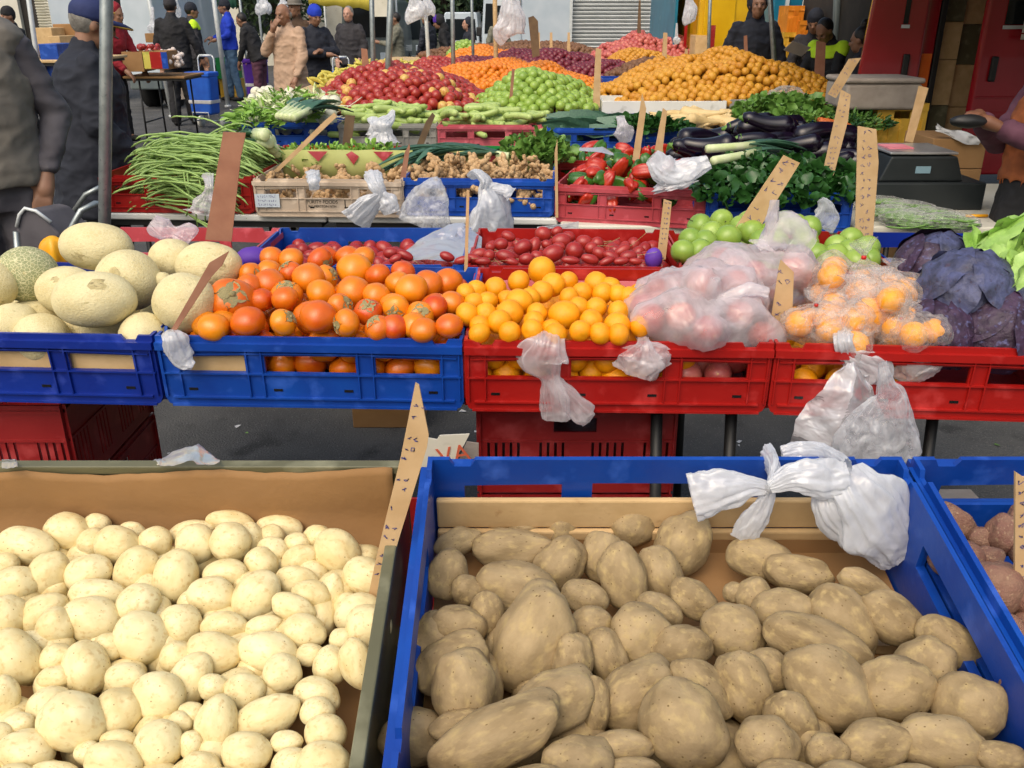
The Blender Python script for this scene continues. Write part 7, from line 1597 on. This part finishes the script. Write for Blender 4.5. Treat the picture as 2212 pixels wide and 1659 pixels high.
# ---------------- stall on the left
table('stall_table',Vector((at_y(262,150,12.2).x,12.2,0)),Vector((at_y(396,150,12.2).x,12.2,0)),.8,'black-legged table of garlic at the left',zt=.84,col='cardboard')
tray_box(268,312,155,at_y(268,155,12.1).z,12.1,.4,.24,'cardboard','brown carton tray at the front left of the garlic table')
t=tray_box(313,365,150,at_y(313,150,12.1).z,12.1,.4,.22,'cardboard','printed carton tray at the front of the garlic table')
wq=(at_y(365,150,12.1).x-at_y(313,150,12.1).x)
for i,(a,b_,m_) in enumerate(((0,.28,'banana_skin'),(.28,.75,'red_plastic'),(.75,1,'blue_plastic'))):
    b=MB(); b.box(-wq/2+wq*a,-wq/2+wq*b_,-.204,-.2005,.01,.21); b.build('printed_stripe',m_,t)
r=random.Random(3); gm=lowfruit('garlic_bulb','garlic_skin',2,lambda i,m,n:turnip_me(i)); 
b=MB(); b.ball((0,0,0),1,2); gar=b.mesh('garlic_bulb','garlic_skin'); b=MB(); b.ball((0,0,0),1,2); ron=b.mesh('red_onion','tamarillo_skin')
for k in range(170):
    px=r.uniform(266,392); D=r.uniform(12.15,12.95); o=inst('garlic_bulb',gar,(at_y(px,110,D).x,D,.95+r.random()*.10+.12*(D-12.1)),rrot(r),r.uniform(.028,.036)); tag(o,'white garlic bulb on the table at the left','garlic','garlic bulbs on the left table')
for k in range(50):
    px=r.uniform(298,345); D=r.uniform(12.75,13.0); o=inst('red_onion',ron,(at_y(px,95,D).x,D,1.05+r.random()*.14),rrot(r),r.uniform(.035,.045)); tag(o,'red onion heaped behind the garlic','onion','red onions behind the garlic')
for i,(a,b_,y0,y1,D,m_,l) in enumerate(((86,110,60,120,10.5,'pale_cardboard','tall narrow pale carton at the upper left'),(112,128,78,125,10.4,'pale_cardboard','small pale carton beside the tall narrow one'),(118,160,52,80,10.8,'cardboard','brown carton under the arm of the man in the brown hat'),(100,122,95,190,9.8,'blue_plastic','blue box edge behind the old man'),(315,350,72,92,14.5,'cardboard','open carton behind the red onions'),(372,400,180,215,14.8,'foam_white','pale box under the garlic table'))):
    P=at_y(a,y1,D);Q=at_y(b_,y0,D); o=BX(None,'carton',m_,P.x,Q.x,D,D+.4,P.z,Q.z,.006); tag(o,l,'carton')
root_=table('stall_table',Vector((at_y(60,180,9.7).x,9.7,0)),Vector((at_y(175,180,9.7).x,9.7,0)),1.3,'low table of cartons at the upper left',zt=at_y(100,128,9.8).z-.003,col='wood')
# hanging bags in the distance
def hang(px,y0,y1,w,D,seed,label,mt='white_bag'):
    bag([[(px,y0-30,w*.3),(px-1,y0,w*.55),(px+2,(y0+y1)/2,w),(px-2,y1-8,w*1.05),(px+1,y1,w*.7)]],D,label,mt,seed=seed,amp=.14)
hang(1103,0,80,28,9.4,51,'large white bag hanging at the top left of the roller shutter')
hang(1490,0,50,13,11.5,52,'white bag hanging in front of the dark van opening')
hang(898,0,45,20,13.5,53,'white bags hanging beside the thicker pole'); hang(922,0,35,14,13.8,54,'white bags hanging right of the others by the pole')
hang(570,0,30,14,16,55,'white bag hanging above the bending person'); hang(612,0,26,10,16,56,'small white bag hanging left of the bald man'); hang(1462,80,95,6,12.5,57,'tiny white bag at the far stall corner')
hang(380,8,42,10,15,58,'pale bag hanging on a rail right of the white pole','thin_bag'); hang(330,45,70,8,15,59,'white bag hanging by the white van')
# cartons seen under the stalls
for i,(px0,px1,py,z0,h,Y,l) in enumerate(((735,900,555,0,.30,3.35,'brown carton under the white table, seen through the blue crate windows'),(1990,2211,1075,0,.02,2.5,'flattened printed carton on the ground behind the pink potatoes'),(1480,1560,700,0,.3,4.4,'carton under the pepper crate table'))):
    P=at_y(px0,py,Y);Q=at_y(px1,py,Y); o=BX(None,'carton','cardboard' if i!=1 else 'foam_white',P.x,Q.x,Y,Y+.3,z0,z0+h,.004); tag(o,l,'carton')
    if i==1:
        b=MB(); 
        for q in (0,1): b.tube([(.10*math.cos(a)*(1-.45*q),.05*math.sin(a)*(1-.45*q),.0) for a in [k*PI/12 for k in range(25)]],.008,6,cap=False)
        e=b.build('printed_rings','ink_dark',o); e.location=((P.x+Q.x)/2-.0,Y+.17,h+.002); e.scale=(1,1,.2)
# small litter on the asphalt
r=random.Random(12)
for k in range(40):
    p=at_z(r.uniform(250,2200),r.uniform(885,1000),.004) if k<14 else Vector((r.uniform(-4,0),r.uniform(4,16),.004))
    b=MB(); q=r.uniform(.006,.02); b.add([(-q,-q*.6,0),(q,-q*.4,.003),(q*.8,q*.5,.001),(-q*.7,q*.6,.004)],[(0,1,2,3)]); o=b.build('litter_scrap','cloth_white' if k%3 else 'leaf_green'); o.location=p; o.rotation_euler=(0,0,r.uniform(0,6)); tag(o,'tiny scrap of litter on the dark asphalt','litter','scraps of litter on the asphalt')
